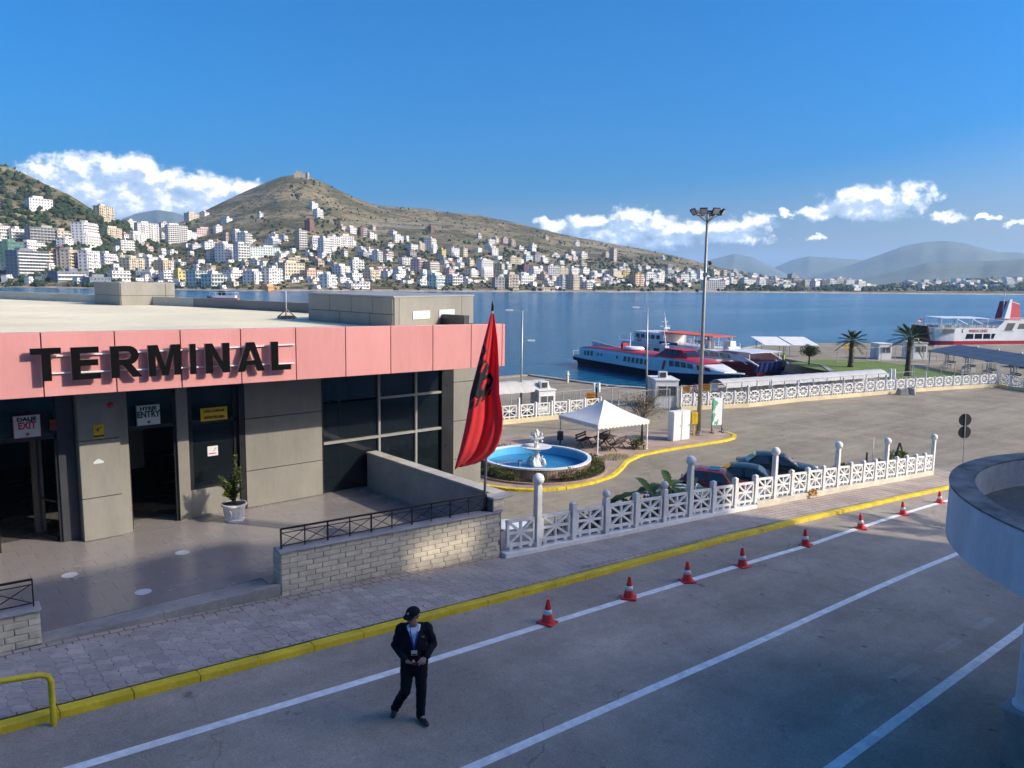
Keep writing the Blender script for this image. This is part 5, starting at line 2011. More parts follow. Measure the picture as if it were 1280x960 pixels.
# ================================================================ WHITE FENCE ALONG THE PAVEMENT
FW = mat('fence_white', (0.74, 0.72, 0.68), 0.6, 0.07, 2.2, stain=0.36, bump=0.15, bscale=25)
FBASE = mat('fence_base', (0.62, 0.56, 0.44), 0.75, 0.14, 1.4, stain=0.3)
LAMP = mat('lamp_globe', (0.80, 0.78, 0.74), 0.35, 0.03, 3)


def fence_panel(a, b, h0, h1, style, parent, t=0.07, sub=None):
    """pierced panel between two posts; a, b are the feet of its sides (3D), sheared along the slope"""
    a, b = Vector(a), Vector(b)

    def q(s, z):
        return a.lerp(b, s) + Vector((0, 0, h0 + (h1 - h0) * z))
    L = (b - a).length
    H = h1 - h0
    mb = MB()

    def rod(s0, z0, s1, z1, w):
        mb.bar(q(s0, z0), q(s1, z1), w, t, up=nrm)
    d = (b - a).normalized()
    nrm = Vector((d.y, -d.x, 0))
    w = 0.075
    if style == 'star':
        rod(0, 1 - w / 2 / H, 1, 1 - w / 2 / H, w)
        rod(0, 0.12, 1, 0.12, w)
        rod(0.05, 0.12, 0.05, 0.98, w * 0.98)
        rod(0.95, 0.12, 0.95, 0.98, w * 0.98)
        t2 = t
        t = 0.06
        rod(0.06, 0.14, 0.94, 0.94, 0.06)
        t = 0.058
        rod(0.06, 0.94, 0.94, 0.14, 0.06)
        t = 0.054
        rod(0.5, 0.13, 0.5, 0.95, 0.06)
        t = 0.052
        rod(0.06, 0.54, 0.94, 0.54, 0.06)
        t = 0.066
        for s in (0.16, 0.5, 0.84):
            rod(s, -0.02, s, 0.10, 0.09)
    else:
        pts = []
        for k in range(8):
            an = rad(22.5 + 45 * k)
            pts.append((0.5 + 0.5 * math.cos(an), 0.56 + 0.46 * math.sin(an)))
        for k in range(8):
            p0, p1 = pts[k], pts[(k + 1) % 8]
            rod(p0[0], p0[1], p1[0], p1[1], 0.10)
        t = 0.06
        for k in range(4):
            an = rad(45 * k)
            t = 0.06 - 0.002 * k
            rod(0.5 - 0.46 * math.cos(an), 0.56 - 0.42 * math.sin(an), 0.5 + 0.46 * math.cos(an), 0.56 + 0.42 * math.sin(an), 0.055)
        t = 0.075
        for sx in (-1, 1):
            for sz in (-1, 1):
                rod(0.5 + 0.36 * sx, 0.56 + 0.34 * sz, 0.5 + 0.47 * sx, 0.56 + 0.44 * sz, 0.10)
            rod(0.5 + 0.3 * sx, -0.02, 0.5 + 0.3 * sx, 0.12, 0.10)
        rod(0.5, -0.02, 0.5, 0.12, 0.10)
    return mb.obj('panel', FW, parent)


def ball_lamp(p, h, parent, r=0.15, w=0.155):
    mb = MB()
    mb.hexa([(p[0] + x, p[1] + y, p[2]) for x, y in ((-w / 2, -w / 2), (w / 2, -w / 2), (w / 2, w / 2), (-w / 2, w / 2))], [(p[0] + x * .92, p[1] + y * .92, p[2] + h) for x, y in ((-w / 2, -w / 2), (w / 2, -w / 2), (w / 2, w / 2), (-w / 2, w / 2))])
    pp = mb.obj('lamp_post', FW, parent, bevel=0.008)
    mb = MB()
    mb.lathe([(0.0, h), (0.08, h), (0.09, h + 0.03), (0, h + 0.03)], c=p, n=12)
    mb.ball((p[0], p[1], p[2] + h + 0.02 + r * 0.95), r, 20, 12)
    mb.obj('lamp_globe', LAMP, pp, smooth=True)
    return pp


fen = empty('white_fence', (11.7, 13.95, zr(11.7)), 0, 'white concrete fence with star panels and globe lamps along the near pavement', 'fence')
FO = Vector((11.7, 13.95, zr(11.7)))
POSTX = [672.2, 716.4, 757.8, 794.5, 829.7, 862.2, 891, 917.2, 942.7, 966.9, 987.5, 1007, 1027.5, 1045.3, 1061.9, 1077.3, 1091.6, 1106.4, 1118, 1130.6, 1141.9, 1153.6, 1163.75]
FP = [(11.72, 13.97)]
MARCH = [(12.82, 13.93), (14.07, 13.91), (15.32, 13.88), (16.56, 13.87), (17.81, 13.85), (19.06, 13.86), (20.3, 13.88), (21.55, 13.90), (22.79, 13.93), (24.04, 13.96), (25.28, 14.01), (26.52, 14.06), (27.77, 14.11), (29.01, 14.17), (30.25, 14.23), (31.5, 14.29), (32.74, 14.36), (33.98, 14.43), (35.22, 14.51), (36.46, 14.59), (37.7, 14.67), (38.94, 14.75), (40.18, 14.84)]
FP += MARCH
KINDS = ['none', 'lamp', 'post', 'ball', 'post', 'ball', 'lamp'] + ['post'] * 3 + ['lamp', 'post', 'post', 'post', 'lamp', 'post', 'post', 'post', 'lamp', 'post', 'post', 'post', 'post', 'lamp']
zb = lambda u: zr(u) + 0.11
for i, ((u0, v0), (u1, v1)) in enumerate(zip(FP, FP[1:])):
    mb = MB()
    b0, b1 = (0.10, 0.10) if u0 < 20 else (0.16, 0.16)
    lo = [(u0, v0 - 0.13, zb(u0) - 0.6), (u1, v1 - 0.13, zb(u1) - 0.6), (u1, v1 + 0.13, zb(u1) - 0.6), (u0, v0 + 0.13, zb(u0) - 0.6)]
    hi = [(p[0], p[1], zb(p[0]) + (0.12 if u0 < 22 else 0.20)) for p in lo]
    mb.hexa([Vector(p) - FO for p in lo], [Vector(p) - FO for p in hi])
    mb.obj('base_wall', FBASE if u0 > 21.6 else FW, fen, bevel=0.012)
    dz = 0.12 if u0 < 22 else 0.20
    fence_panel(Vector((lerp(u0, u1, 0.08), lerp(v0, v1, 0.08), zb(u0) + dz)) - FO, Vector((lerp(u0, u1, 0.92), lerp(v0, v1, 0.92), zb(u1) + dz)) - FO, 0.06, 0.80, 'star', fen)
for (u, v), kd in zip(FP, KINDS):
    dz = zb(u) + 0.05
    p = Vector((u, v, dz)) - FO
    if kd == 'lamp':
        ball_lamp(p, 1.66, fen, 0.155, 0.17)
    elif kd in ('post', 'ball'):
        mb = MB()
        w = 0.16
        mb.box((p.x, p.y, p.z + 0.53), (w, w, 1.06))
        mb.hexa([(p.x + x, p.y + y, p.z + 1.06) for x, y in ((-w / 2, -w / 2), (w / 2, -w / 2), (w / 2, w / 2), (-w / 2, w / 2))], [(p.x + x * .3, p.y + y * .3, p.z + 1.10) for x, y in ((-w / 2, -w / 2), (w / 2, -w / 2), (w / 2, w / 2), (-w / 2, w / 2))])
        pp = mb.obj('post', FW, fen, bevel=0.008)
        if kd == 'ball':
            mb = MB()
            mb.ball((p.x, p.y, p.z + 1.19), 0.115, 16, 10)
            mb.obj('ball_finial', FW, pp, smooth=True)

# ================================================================ CONES
CONE_R = mat('cone_red', (0.72, 0.035, 0.03), 0.45, 0.10, 6, stain=0.15)
CONE_W = mat('cone_white', (0.75, 0.74, 0.72), 0.4, 0.08, 6, stain=0.25)


def cone(p):
    o = empty('traffic_cone', p, 0.4)
    mb = MB()
    mb.prism([(0.17 * math.copysign(1, a) * (1 if k % 2 else 1), 0.17 * math.copysign(1, b)) for k, (a, b) in enumerate(((-1, -1), (1, -1), (1, 1), (-1, 1)))], 0.002, 0.035)
    mb.obj('foot', CONE_R, o, bevel=0.012)
    mb = MB()
    mb.lathe([(0.125, 0.035), (0.118, 0.06), (0.090, 0.19)], n=18)
    mb.lathe([(0.070, 0.29), (0.048, 0.40), (0.036, 0.47), (0.03, 0.485), (0.0, 0.487)], n=18)
    mb.obj('body', CONE_R, o, smooth=True, angle=50)
    mb = MB()
    mb.lathe([(0.0915, 0.19), (0.0715, 0.29)], n=18)
    mb.obj('white_band', CONE_W, o, smooth=True)
    return o


CONES = [(684, 779), (786, 748), (859, 727), (928, 708), (1007, 682), (1076, 661), (1128.6, 643.5), (1174.3, 628.8)]
proto = None
ORD = ['nearest to the walking man', 'second from the walking man', 'third from the walking man', 'fourth, below the middle of the fence', 'fifth, at the edge of shade', 'sixth, first one fully in sunlight', 'seventh, second from the round porch', 'last before the round porch']
for k, (x, y) in enumerate(CONES):
    p = Pr(x, y)
    o = cone((0, 0, 0)) if proto is None else copy_tree(proto)
    proto = proto or o
    o.location = (p.x, p.y, zr(p.x) + 0.004)
    o.rotation_euler = (0, math.atan(zr(p.x) - zr(p.x + 1)), 0.3 + k * 0.37)
    tag(o, 'red and white traffic cone on the lane line, ' + ORD[k], 'traffic cone', 'traffic cones along the lane line')

# yellow pipe barrier at the kerb
a, b = Vector((1.70, 11.78, zr(1.7) - 0.02)), None
top = P(63, 841, 0.95)
h = 0.78
p0 = Vector((1.70, 11.80, zr(1.7)))
p1 = Vector((-1.3, 12.35, zr(-1.3)))
mb = MB()
d = (p1 - p0).normalized()
mb.tube([p0, p0 + Vector((0, 0, h - 0.12)), p0 + Vector((0, 0, h - 0.04)) + d * 0.03, p0 + Vector((0, 0, h)) + d * 0.12, p1 + Vector((0, 0, h)) - d * 0.12, p1 + Vector((0, 0, h - 0.04)) - d * 0.03, p1 + Vector((0, 0, h - 0.12)), p1], 0.042, 12)
bar = mb.obj('pipe_barrier', YEL, smooth=True, angle=60)
tag(bar, 'bent yellow pipe barrier at the kerb in the lower left corner', 'barrier')

# ================================================================ FLAG AND POLE
FB = Vector((11.36, 14.28, 0.96))
FT = Vector((11.46, 14.16, 6.05))
pole = empty('flagpole', FB, 0, 'thin grey flagpole on the end of the stone wall', 'flagpole')
mb = MB()
mb.tube([Vector((0, 0, 0)), (FT - FB) * 0.97], [0.035, 0.024], 10)
mb.obj('shaft', STEEL, pole, smooth=True)
mb = MB()
t_ = FT - FB
mb.tube([t_ * 0.955, t_ * 0.985, t_ * 1.0], [0.03, 0.03, 0.01], 8)
mb.obj('finial', BLACK, pole, smooth=True)
mb = MB()
mb.lathe([(0, 0.0), (0.09, 0.0), (0.09, 0.02), (0.05, 0.05), (0, 0.05)], n=12)
mb.obj('base_plate', BLACK, pole)


def flag_material():
    m = bpy.data.materials.new('flag_cloth')
    m.use_nodes = True
    N = NT(m.node_tree)
    b = m.node_tree.nodes['Principled BSDF']
    b.inputs['Roughness'].default_value = 0.75
    b.inputs['Sheen Weight'].default_value = 0.2
    b.inputs['Base Color'].default_value = (0.85, 0.045, 0.05, 1)
    out = m.node_tree.nodes['Material Output']
    tr = N.n('ShaderNodeBsdfTranslucent', {'Color': (0.9, 0.06, 0.05, 1)})
    mx = N.n('ShaderNodeMixShader', {0: 0.4, 1: b.outputs[0], 2: tr.outputs[0]})
    N.link(mx.outputs[0], out.inputs['Surface'])
    return m


# drooping cloth: outline (left and right edge) read off at several heights, thrown into folds
rowsF = [  # y, x left edge, x right edge
    (391, 613.5, 617.5), (405, 610, 619.5), (420, 606, 621.5), (437, 601.5, 622.8), (455, 597, 623.6), (475, 592, 624), (490, 588, 624.2), (505, 586, 627), (520, 583.5, 628.8), (535, 580.5, 628), (550, 577, 624), (562, 574, 618), (570, 571.5, 609), (577, 569.5, 596), (581, 568.5, 578)]
cu_ = mat('flag_black', (0.012, 0.012, 0.014), 0.8, 0.05, 5)
NS = 33
verts, uv = [], []
for i, (y, xl, xr) in enumerate(rowsF):
    for k in range(NS):
        s = k / (NS - 1)
        x = lerp(xl, xr, s)
        q = FB.lerp(FT, (641 - y) / 263.0)
        base = Pd(x, y, FB)
        dr = (Vector((base.x, base.y, 0)) - Vector((0, 0, 0))).normalized()
        amp = min(1.0, i / 4.0)
        f = amp * (0.075 * math.sin(s * 10.0 + 0.22 * i + 0.6) + 0.035 * math.sin(s * 21 + 0.3 * i) - 0.10 * math.cos(s * PI * 1.3))
        verts.append(base + Vector((dr.x, dr.y, 0)) * (f - 0.26))
        uv.append((s, y))
mb = MB()
faces = []
WING = [(603, 448), (608, 450), (611, 457), (604, 472), (596, 488), (588, 500), (584, 500), (587, 486), (593, 468), (598, 456)]
WING2 = [(593, 493), (598, 478), (604, 468), (613, 465), (617, 472), (615, 482), (607, 490), (598, 496)]
GAP = [(601, 484), (603, 475), (609, 471), (613, 475), (611, 479), (606, 478), (604, 486)]


def in_eagle(x, y):
    """the folded black double eagle as it shows: curling necks, black wing, feathered lower edge"""
    neck = (430 < y < 452 and abs(x - (606.0 - (y - 430) * 0.18 + 1.6 * math.sin(y * 0.42))) < 1.7) or (440 < y < 462 and abs(x - (600.5 - (y - 440) * 0.30 + 1.2 * math.sin(y * 0.5))) < 1.6)
    gap1 = 452 < y < 464 and abs(x - (606.5 - (y - 452) * 0.55)) < 1.5
    feather = 484 < y < 508 and 584 < x < 616 - (y - 484) * 0.3 and y > 503 - (x - 584) * 0.62 and y < 513 - (x - 584) * 0.72 and math.sin(x * 1.05 + (y - 490) * 0.35) > -0.15
    return neck or feather or (inside(x, y, WING) and not gap1) or (inside(x, y, WING2) and not inside(x, y, GAP))


# refine the grid between the rows
fine_rows = []
for i in range(len(rowsF) - 1):
    y0, y1 = rowsF[i][0], rowsF[i + 1][0]
    m_ = max(2, int((y1 - y0) / 1.6))
    for j in range(m_):
        fine_rows.append((i, j / m_))
fine_rows.append((len(rowsF) - 2, 1.0))
NS2 = 41
V2, Q2 = [], []
for (i, t) in fine_rows:
    for k in range(NS2):
        s = k / (NS2 - 1) * (NS - 1)
        k0 = min(NS - 2, int(s))
        fs = s - k0
        A_ = verts[i * NS + k0].lerp(verts[i * NS + k0 + 1], fs)
        B_ = verts[(i + 1) * NS + k0].lerp(verts[(i + 1) * NS + k0 + 1], fs)
        V2.append(A_.lerp(B_, t))
        xl = lerp(rowsF[i][1], rowsF[i + 1][1], t)
        xr = lerp(rowsF[i][2], rowsF[i + 1][2], t)
        Q2.append((lerp(xl, xr, k / (NS2 - 1)), lerp(rowsF[i][0], rowsF[i + 1][0], t)))
red, blk = MB(), MB()
for r in range(len(fine_rows) - 1):
    for k in range(NS2 - 1):
        idx = (r * NS2 + k, r * NS2 + k + 1, (r + 1) * NS2 + k + 1, (r + 1) * NS2 + k)
        cx = sum(Q2[j][0] for j in idx) / 4
        cy = sum(Q2[j][1] for j in idx) / 4
        (blk if in_eagle(cx, cy) else red).f.append(idx)
FO2 = Vector((FB.x, FB.y, 2.0))
def flag_mesh(mb, m, name, parent=None):
    used = sorted({j for f in mb.f for j in f})
    remap = {j: q for q, j in enumerate(used)}
    mb.v = [tuple(V2[j] - FO2) for j in used]
    mb.f = [tuple(remap[j] for j in f) for f in mb.f]
    mb.mi = [0] * len(mb.f)
    o = mb.obj(name, m, parent, smooth=True, recalc=False)
    sd = o.modifiers.new('thickness', 'SOLIDIFY')
    sd.thickness = 0.006
    return o


flag = flag_mesh(red, flag_material(), 'flag')
flag.location = FO2
tag(flag, 'red flag with black double headed eagle hanging limp from the pole', 'flag')
flag_mesh(blk, cu_, 'eagle_emblem', flag)

# ================================================================ THE WALKING MAN
SKIN = mat('skin', (0.36, 0.19, 0.13), 0.55, 0.10, 14)
CLOTH = mat('dark_uniform', (0.011, 0.0115, 0.016), 0.8, 0.2, 9, bump=0.25, bscale=60, spec=0.15)


def capsule(mb, p, q, r0, r1, n=14):
    p, q = Vector(p), Vector(q)
    d = (q - p)
    L = d.length
    d = d / L if L > 1e-6 else Vector((0, 0, 1))
    pts, rs = [], []
    for k in range(4):
        a = PI / 2 * (1 - k / 4)
        pts.append(p - d * r0 * math.sin(a))
        rs.append(max(1e-4, r0 * math.cos(a)))
    pts.append(p)
    rs.append(r0)
    pts.append(q)
    rs.append(r1)
    for k in range(1, 5):
        a = PI / 2 * k / 4
        pts.append(q + d * r1 * math.sin(a))
        rs.append(max(1e-4, r1 * math.cos(a)))
    mb.tube(pts, rs, n)


def chain(mb, pts, rs, n=14):
    for a, b, r0, r1 in zip(pts, pts[1:], rs, rs[1:]):
        capsule(mb, a, b, r0, r1, n)


def remesh(mb, voxel, smooth=4, name='tmp'):
    me = mb.mesh(name, SKIN)
    o = bpy.data.objects.new('tmp_blob', me)
    C.objects.link(o)
    m = o.modifiers.new('r', 'REMESH')
    m.mode = 'VOXEL'
    m.voxel_size = voxel
    s = o.modifiers.new('s', 'SMOOTH')
    s.iterations = smooth
    s.factor = 0.5
    dg = bpy.context.evaluated_depsgraph_get()
    dg.update()
    out = bpy.data.meshes.new_from_object(o.evaluated_get(dg))
    bpy.data.objects.remove(o)
    out.polygons.foreach_set('use_smooth', [True] * len(out.polygons))
    out.name = name
    return out


def folds(me, amp, seed):
    """cloth creases: slanting ripples pushed along the normals"""
    nrm = [v.normal.copy() for v in me.vertices]
    for v, n in zip(me.vertices, nrm):
        c = v.co
        q = Vector((c.x * 5 + c.z * 4, c.y * 5, c.z * 11 - abs(c.x) * 8 + seed))
        v.co = c + n * amp * (noise.noise(q) + 0.6 * noise.noise(q * 2.1))


def split_faces(me, test, name):
    """faces that pass the test leave me and become a mesh of their own"""
    bm = bmesh.new()
    bm.from_mesh(me)
    b2 = bm.copy()
    bmesh.ops.delete(bm, geom=[f for f in bm.faces if test(f.calc_center_median())], context='FACES')
    bmesh.ops.delete(b2, geom=[f for f in b2.faces if not test(f.calc_center_median())], context='FACES')
    m2 = bpy.data.meshes.new(name)
    b2.to_mesh(m2)
    bm.to_mesh(me)
    bm.free()
    b2.free()
    for m in (me, m2):
        m.polygons.foreach_set('use_smooth', [True] * len(m.polygons))
    return m2


def build_man():
    J = dict(pel=(0, 0.01, 0.95), sp=(0.0, 0.02, 1.18), ch=(0.0, 0.02, 1.36), nk=(-0.005, -0.005, 1.50), hd=(-0.02, -0.04, 1.645),
             rs=(-0.185, 0.03, 1.435), re=(-0.272, 0.07, 1.15), rw=(-0.115, -0.19, 1.035), ls=(0.185, 0.03, 1.435), le=(0.285, 0.045, 1.17), lw=(0.17, -0.185, 1.07),
             rh=(-0.095, 0.01, 0.92), rk=(-0.125, -0.07, 0.505), ra=(-0.285, 0.155, 0.125), rt=(-0.315, 0.055, 0.035), lh=(0.10, 0.01, 0.92), lk=(0.105, -0.055, 0.49), la=(0.095, -0.03, 0.085), lt=(0.185, -0.215, 0.035))
    J = {k: Vector(v) for k, v in J.items()}
    b = MB()
    # trunk
    chain(b, [J['pel'], J['sp'], J['ch']], [0.125, 0.12, 0.125])
    chain(b, [J['rs'], J['ch'], J['ls']], [0.06, 0.11, 0.06])
    chain(b, [J['ch'], J['nk'], J['hd'] + Vector((0, 0.02, -0.06))], [0.09, 0.058, 0.056])
    for s in 'rl':
        chain(b, [J[s + 's'], J[s + 'e'], J[s + 'w']], [0.055, 0.042, 0.028])
        chain(b, [J[s + 'h'], J[s + 'k'], J[s + 'a']], [0.085, 0.058, 0.04])
        chain(b, [J[s + 'a'], J[s + 't']], [0.04, 0.03])
    # head: skull, jaw, cheek, nose, ears, all turned towards the viewer's left
    fd = Vector((-0.62, -0.76, -0.16)).normalized()
    sd = fd.cross(Vector((0, 0, 1))).normalized()
    up = sd.cross(fd)
    hc = J['hd'] + Vector((0, 0, 0.01))

    def H(f, s, u):
        return hc + fd * f + sd * s + up * u
    b.ball(H(-0.012, 0, 0.030), 0.093, 18, 12, (0.95, 0.95, 1.05))
    capsule(b, H(0.035, 0, -0.035), H(0.045, 0, -0.075), 0.062, 0.042)
    capsule(b, H(0.06, -0.025, -0.02), H(0.06, 0.025, -0.02), 0.036, 0.036)
    capsule(b, H(0.052, 0, -0.092), H(0.066, 0, -0.096), 0.026, 0.02)
    capsule(b, H(0.086, 0, 0.022), H(0.112, 0, -0.022), 0.010, 0.015)
    capsule(b, H(0.10, -0.012, -0.026), H(0.10, 0.012, -0.026), 0.009, 0.009)
    capsule(b, H(0.088, -0.02, -0.052), H(0.088, 0.02, -0.052), 0.010, 0.010)
    capsule(b, H(0.082, -0.04, 0.030), H(0.086, -0.012, 0.032), 0.011, 0.011)
    capsule(b, H(0.082, 0.04, 0.030), H(0.086, 0.012, 0.032), 0.011, 0.011)
    for s in (-1, 1):
        capsule(b, H(-0.008, 0.090 * s, 0.012), H(-0.004, 0.088 * s, -0.026), 0.016, 0.011)
    # hands: palm, four bent fingers and a thumb each, closed on the phone
    def hand(wr, direction, back, thumb):
        d, bk = Vector(direction).normalized(), Vector(back).normalized()
        sd2 = d.cross(bk).normalized() * thumb
        c = wr + d * 0.055
        capsule(b, wr, wr + d * 0.03, 0.027, 0.027)
        for k, off in enumerate((-0.026, -0.009, 0.009, 0.026)):
            capsule(b, wr + d * 0.035 + sd2 * off * 0.7, wr + d * 0.085 + sd2 * off, 0.017, 0.013)
            l = (0.032, 0.038, 0.036, 0.028)[3 - k]
            k0 = wr + d * 0.092 + sd2 * off
            k1 = k0 + d * l - bk * 0.012
            k2 = k1 + d * l * 0.45 - bk * 0.026
            k3 = k2 - d * 0.010 - bk * 0.02
            chain(b, [k0, k1, k2, k3], [0.0105, 0.0095, 0.009, 0.0075], 8)
        t0 = wr + d * 0.04 + sd2 * 0.03
        chain(b, [t0, t0 + sd2 * 0.022 + d * 0.028 - bk * 0.012, t0 + sd2 * 0.014 + d * 0.062 - bk * 0.026], [0.014, 0.0115, 0.009], 8)
    hand(J['rw'], (0.72, -0.68, -0.10), (-0.25, -0.45, -0.80), -1)
    hand(J['lw'], (-0.72, -0.62, -0.22), (0.2, -0.55, 0.75), -1)
    man = empty('person', (5.93, 9.08, 0.0), rad(-33), 'man in dark uniform and black cap walking on the road holding a phone', 'person')
    body = remesh(b, 0.0058, 2, 'body')
    body.materials.clear()
    body.materials.append(SKIN)
    link('body', body, man)
    # trousers
    t = MB()
    chain(t, [J['pel'] + Vector((0, 0, 0.06)), J['pel'] + Vector((0, 0.005, -0.05))], [0.145, 0.15])
    for s, kx in (('r', -1), ('l', 1)):
        chain(t, [J[s + 'h'] + Vector((0, 0, 0.02)), J[s + 'h'].lerp(J[s + 'k'], 0.5) + Vector((0, 0.0, 0)), J[s + 'k'], J[s + 'k'].lerp(J[s + 'a'], 0.5) + Vector((0, 0.012, 0)), J[s + 'a'] + Vector((0, 0.0, -0.015))], [0.112, 0.098, 0.080, 0.075, 0.068])
    for q, rr in (((0.10, -0.10, 0.62), 0.02), ((-0.10, -0.08, 0.66), 0.02)):
        capsule(t, Vector(q) + Vector((-0.05, 0, 0.015)), Vector(q) + Vector((0.05, 0, -0.015)), rr * 1.2, rr)
    me = remesh(t, 0.010, 3, 'trousers')
    folds(me, 0.010, 7)
    me.materials.clear()
    me.materials.append(CLOTH)
    link('trousers', me, man)
    # shoes
    SH = mat('shoe_leather', (0.018, 0.022, 0.026), 0.45, 0.15, 12)
    for s in 'rl':
        sh = MB()
        a, tt = J[s + 'a'], J[s + 't']
        if s == 'l':
            heel = a + Vector((-0.01, 0.04, -0.05))
        else:
            heel = a + Vector((0.015, 0.045, -0.02))
        chain(sh, [heel, a.lerp(tt, 0.45) + Vector((0, 0, -0.012)), tt + Vector((0, 0, 0.006))], [0.042, 0.046, 0.036])
        chain(sh, [a + Vector((0, 0, 0.01)), a + Vector((0, 0, -0.03))], [0.046, 0.05])
        me = remesh(sh, 0.008, 2, 'shoe')
        for v in me.vertices:
            v.co.z = max(0.004, v.co.z)
        me.materials.clear()
        me.materials.append(SH)
        link('shoe', me, man)
    # jacket with open collar, shirt in the V
    j = MB()
    chain(j, [J['pel'] + Vector((0, 0.0, 0.04)), J['sp'], J['ch']], [0.162, 0.168, 0.155])
    capsule(j, (-0.07, 0.01, 1.18), (0.07, 0.01, 1.18), 0.145, 0.145)
    capsule(j, J['ch'] + Vector((-0.08, 0.015, -0.06)), J['ch'] + Vector((0.08, 0.015, -0.06)), 0.135, 0.135)
    chain(j, [J['rs'] + Vector((0, 0, 0.0)), J['ch'] + Vector((0, 0.015, 0.03)), J['ls']], [0.082, 0.12, 0.082])
    chain(j, [J['ch'], J['nk'] + Vector((0, 0.025, -0.015))], [0.11, 0.070])
    for s in 'rl':
        chain(j, [J[s + 's'], J[s + 's'].lerp(J[s + 'e'], 0.55), J[s + 'e'], J[s + 'e'].lerp(J[s + 'w'], 0.5), J[s + 'e'].lerp(J[s + 'w'], 0.93)], [0.084, 0.074, 0.066, 0.058, 0.048])
    for q in ((-0.06, -0.12, 1.03), (0.08, -0.12, 1.04), (0.0, -0.1, 0.99)):
        capsule(j, Vector(q) + Vector((-0.045, 0, 0.02)), Vector(q) + Vector((0.045, 0, -0.02)), 0.035, 0.032)
    me = remesh(j, 0.009, 6, 'jacket')
    folds(me, 0.011, 0)
    from mathutils.bvhtree import BVHTree
    bm = bmesh.new()
    bm.from_mesh(me)
    tree = BVHTree.FromBMesh(bm)
    bm.free()

    def front(x, z, off=0.006):
        h = tree.ray_cast(Vector((x, -1, z)), Vector((0, 1, 0)))
        return Vector((x, (h[0].y if h[0] else -0.15) - off, z))
    shirt = split_faces(me, lambda c: c.y < 0.0 and abs(c.x + 0.005) < (c.z - 1.20) * 0.30 and c.z < 1.60, 'shirt')
    me.materials.clear()
    me.materials.append(CLOTH)
    link('jacket', me, man)
    SHIRT = mat('shirt_white', (0.58, 0.66, 0.78), 0.8, 0.06, 12)
    shirt.materials.clear()
    shirt.materials.append(SHIRT)
    link('shirt', shirt, man)
    cl = MB()
    for s in (-1, 1):
        cl.tube([front(s * 0.085 - 0.005, 1.50), front(s * 0.07 - 0.005, 1.46), front(s * 0.035 - 0.005, 1.41)], [0.018, 0.02, 0.010], 8)
    cl.obj('shirt_collar', SHIRT, man, smooth=True)
    LAN = mat('lanyard_blue', (0.02, 0.05, 0.32), 0.6, 0.1, 12)
    for s in (-1, 1):
        m = MB()
        pts = [front(lerp(s * 0.065, 0.0, t), lerp(1.49, 1.19, t), 0.010) for t in (0, 0.2, 0.4, 0.6, 0.8, 1)]
        m.tube(pts, 0.011, 6)
        m.obj('lanyard', LAN, man, smooth=True)
    c = front(0.002, 1.135, 0.014)
    m = MB()
    m.box((c.x, c.y, c.z), (0.088, 0.006, 0.075))
    bd = m.obj('badge', mat('badge_white', (0.62, 0.62, 0.56), 0.4, 0.05, 20), man)
    m = MB()
    m.box((c.x, c.y - 0.005, c.z - 0.022), (0.075, 0.003, 0.018))
    m.obj('badge_print', BLACK, bd)
    q = front(0.125, 1.345, 0.004)
    m = MB()
    m.box(q, (0.055, 0.008, 0.022))
    m.obj('name_patch', mat('patch_grey', (0.30, 0.29, 0.24), 0.6, 0.1, 30), man)
    m = MB()
    pc = J['rw'] + Vector((0.115, -0.085, 0.005))
    m.box(pc, (0.075, 0.13, 0.010), 0.6)
    m.obj('phone', BLACK, man, bevel=0.003)
    # cap, hair, eyes
    cp = MB()
    rings = []
    for k in range(9):
        a = PI / 2 * k / 8
        r = 0.106 * math.cos(a * 0.98)
        z = 0.042 + 0.088 * math.sin(a)
        rings.append([H(r * 1.08 * math.cos(2 * PI * i / 24) - 0.012, r * 0.98 * math.sin(2 * PI * i / 24), z) for i in range(24)])
    cp.loft(rings)
    cap_o = cp.obj('cap', CLOTH, man, smooth=True)
    br = MB()
    top, bot = [], []
    for i in range(13):
        a = rad(-62 + 124 * i / 12)
        top.append((0.096 * math.cos(a), 0.096 * math.sin(a), 0.052))
    outer = [(0.09 + 0.078 * math.cos(rad(-90 + 180 * i / 12)), 0.082 * math.sin(rad(-90 + 180 * i / 12)), 0.030) for i in range(13)]
    lo1, hi1 = [H(*p) for p in top], [H(*p) for p in outer]
    br.loft([lo1, hi1, [p - up * 0.008 for p in hi1], [p - up * 0.008 for p in lo1]], caps=False, closed=False)
    br.obj('brim', CLOTH, cap_o, smooth=True, angle=50)
    em = MB()
    e0 = H(0.098, 0, 0.085)
    em.ball(e0, 0.02, 10, 8, (1, 1, 1))
    em.obj('cap_badge', mat('cap_badge', (0.22, 0.21, 0.19), 0.5, 0.3, 60), cap_o, smooth=True)
    hr = MB()
    for s in (-1, 1):
        capsule(hr, H(-0.02, 0.083 * s, 0.035), H(-0.055, 0.076 * s, 0.0), 0.020, 0.022)
    capsule(hr, H(-0.085, 0.04, 0.015), H(-0.085, -0.04, 0.015), 0.028, 0.028)
    me = remesh(hr, 0.007, 2, 'hair')
    me.materials.clear()
    me.materials.append(mat('grey_hair', (0.42, 0.42, 0.42), 0.8, 0.2, 60))
    link('hair', me, man)
    for s in (-1, 1):
        ey = MB()
        ey.ball(H(0.083, 0.029 * s, 0.012), 0.0115, 10, 8)
        ey.obj('eye', mat('eye_dark', (0.05, 0.045, 0.04), 0.3, 0, 1), man, smooth=True)


build_man()

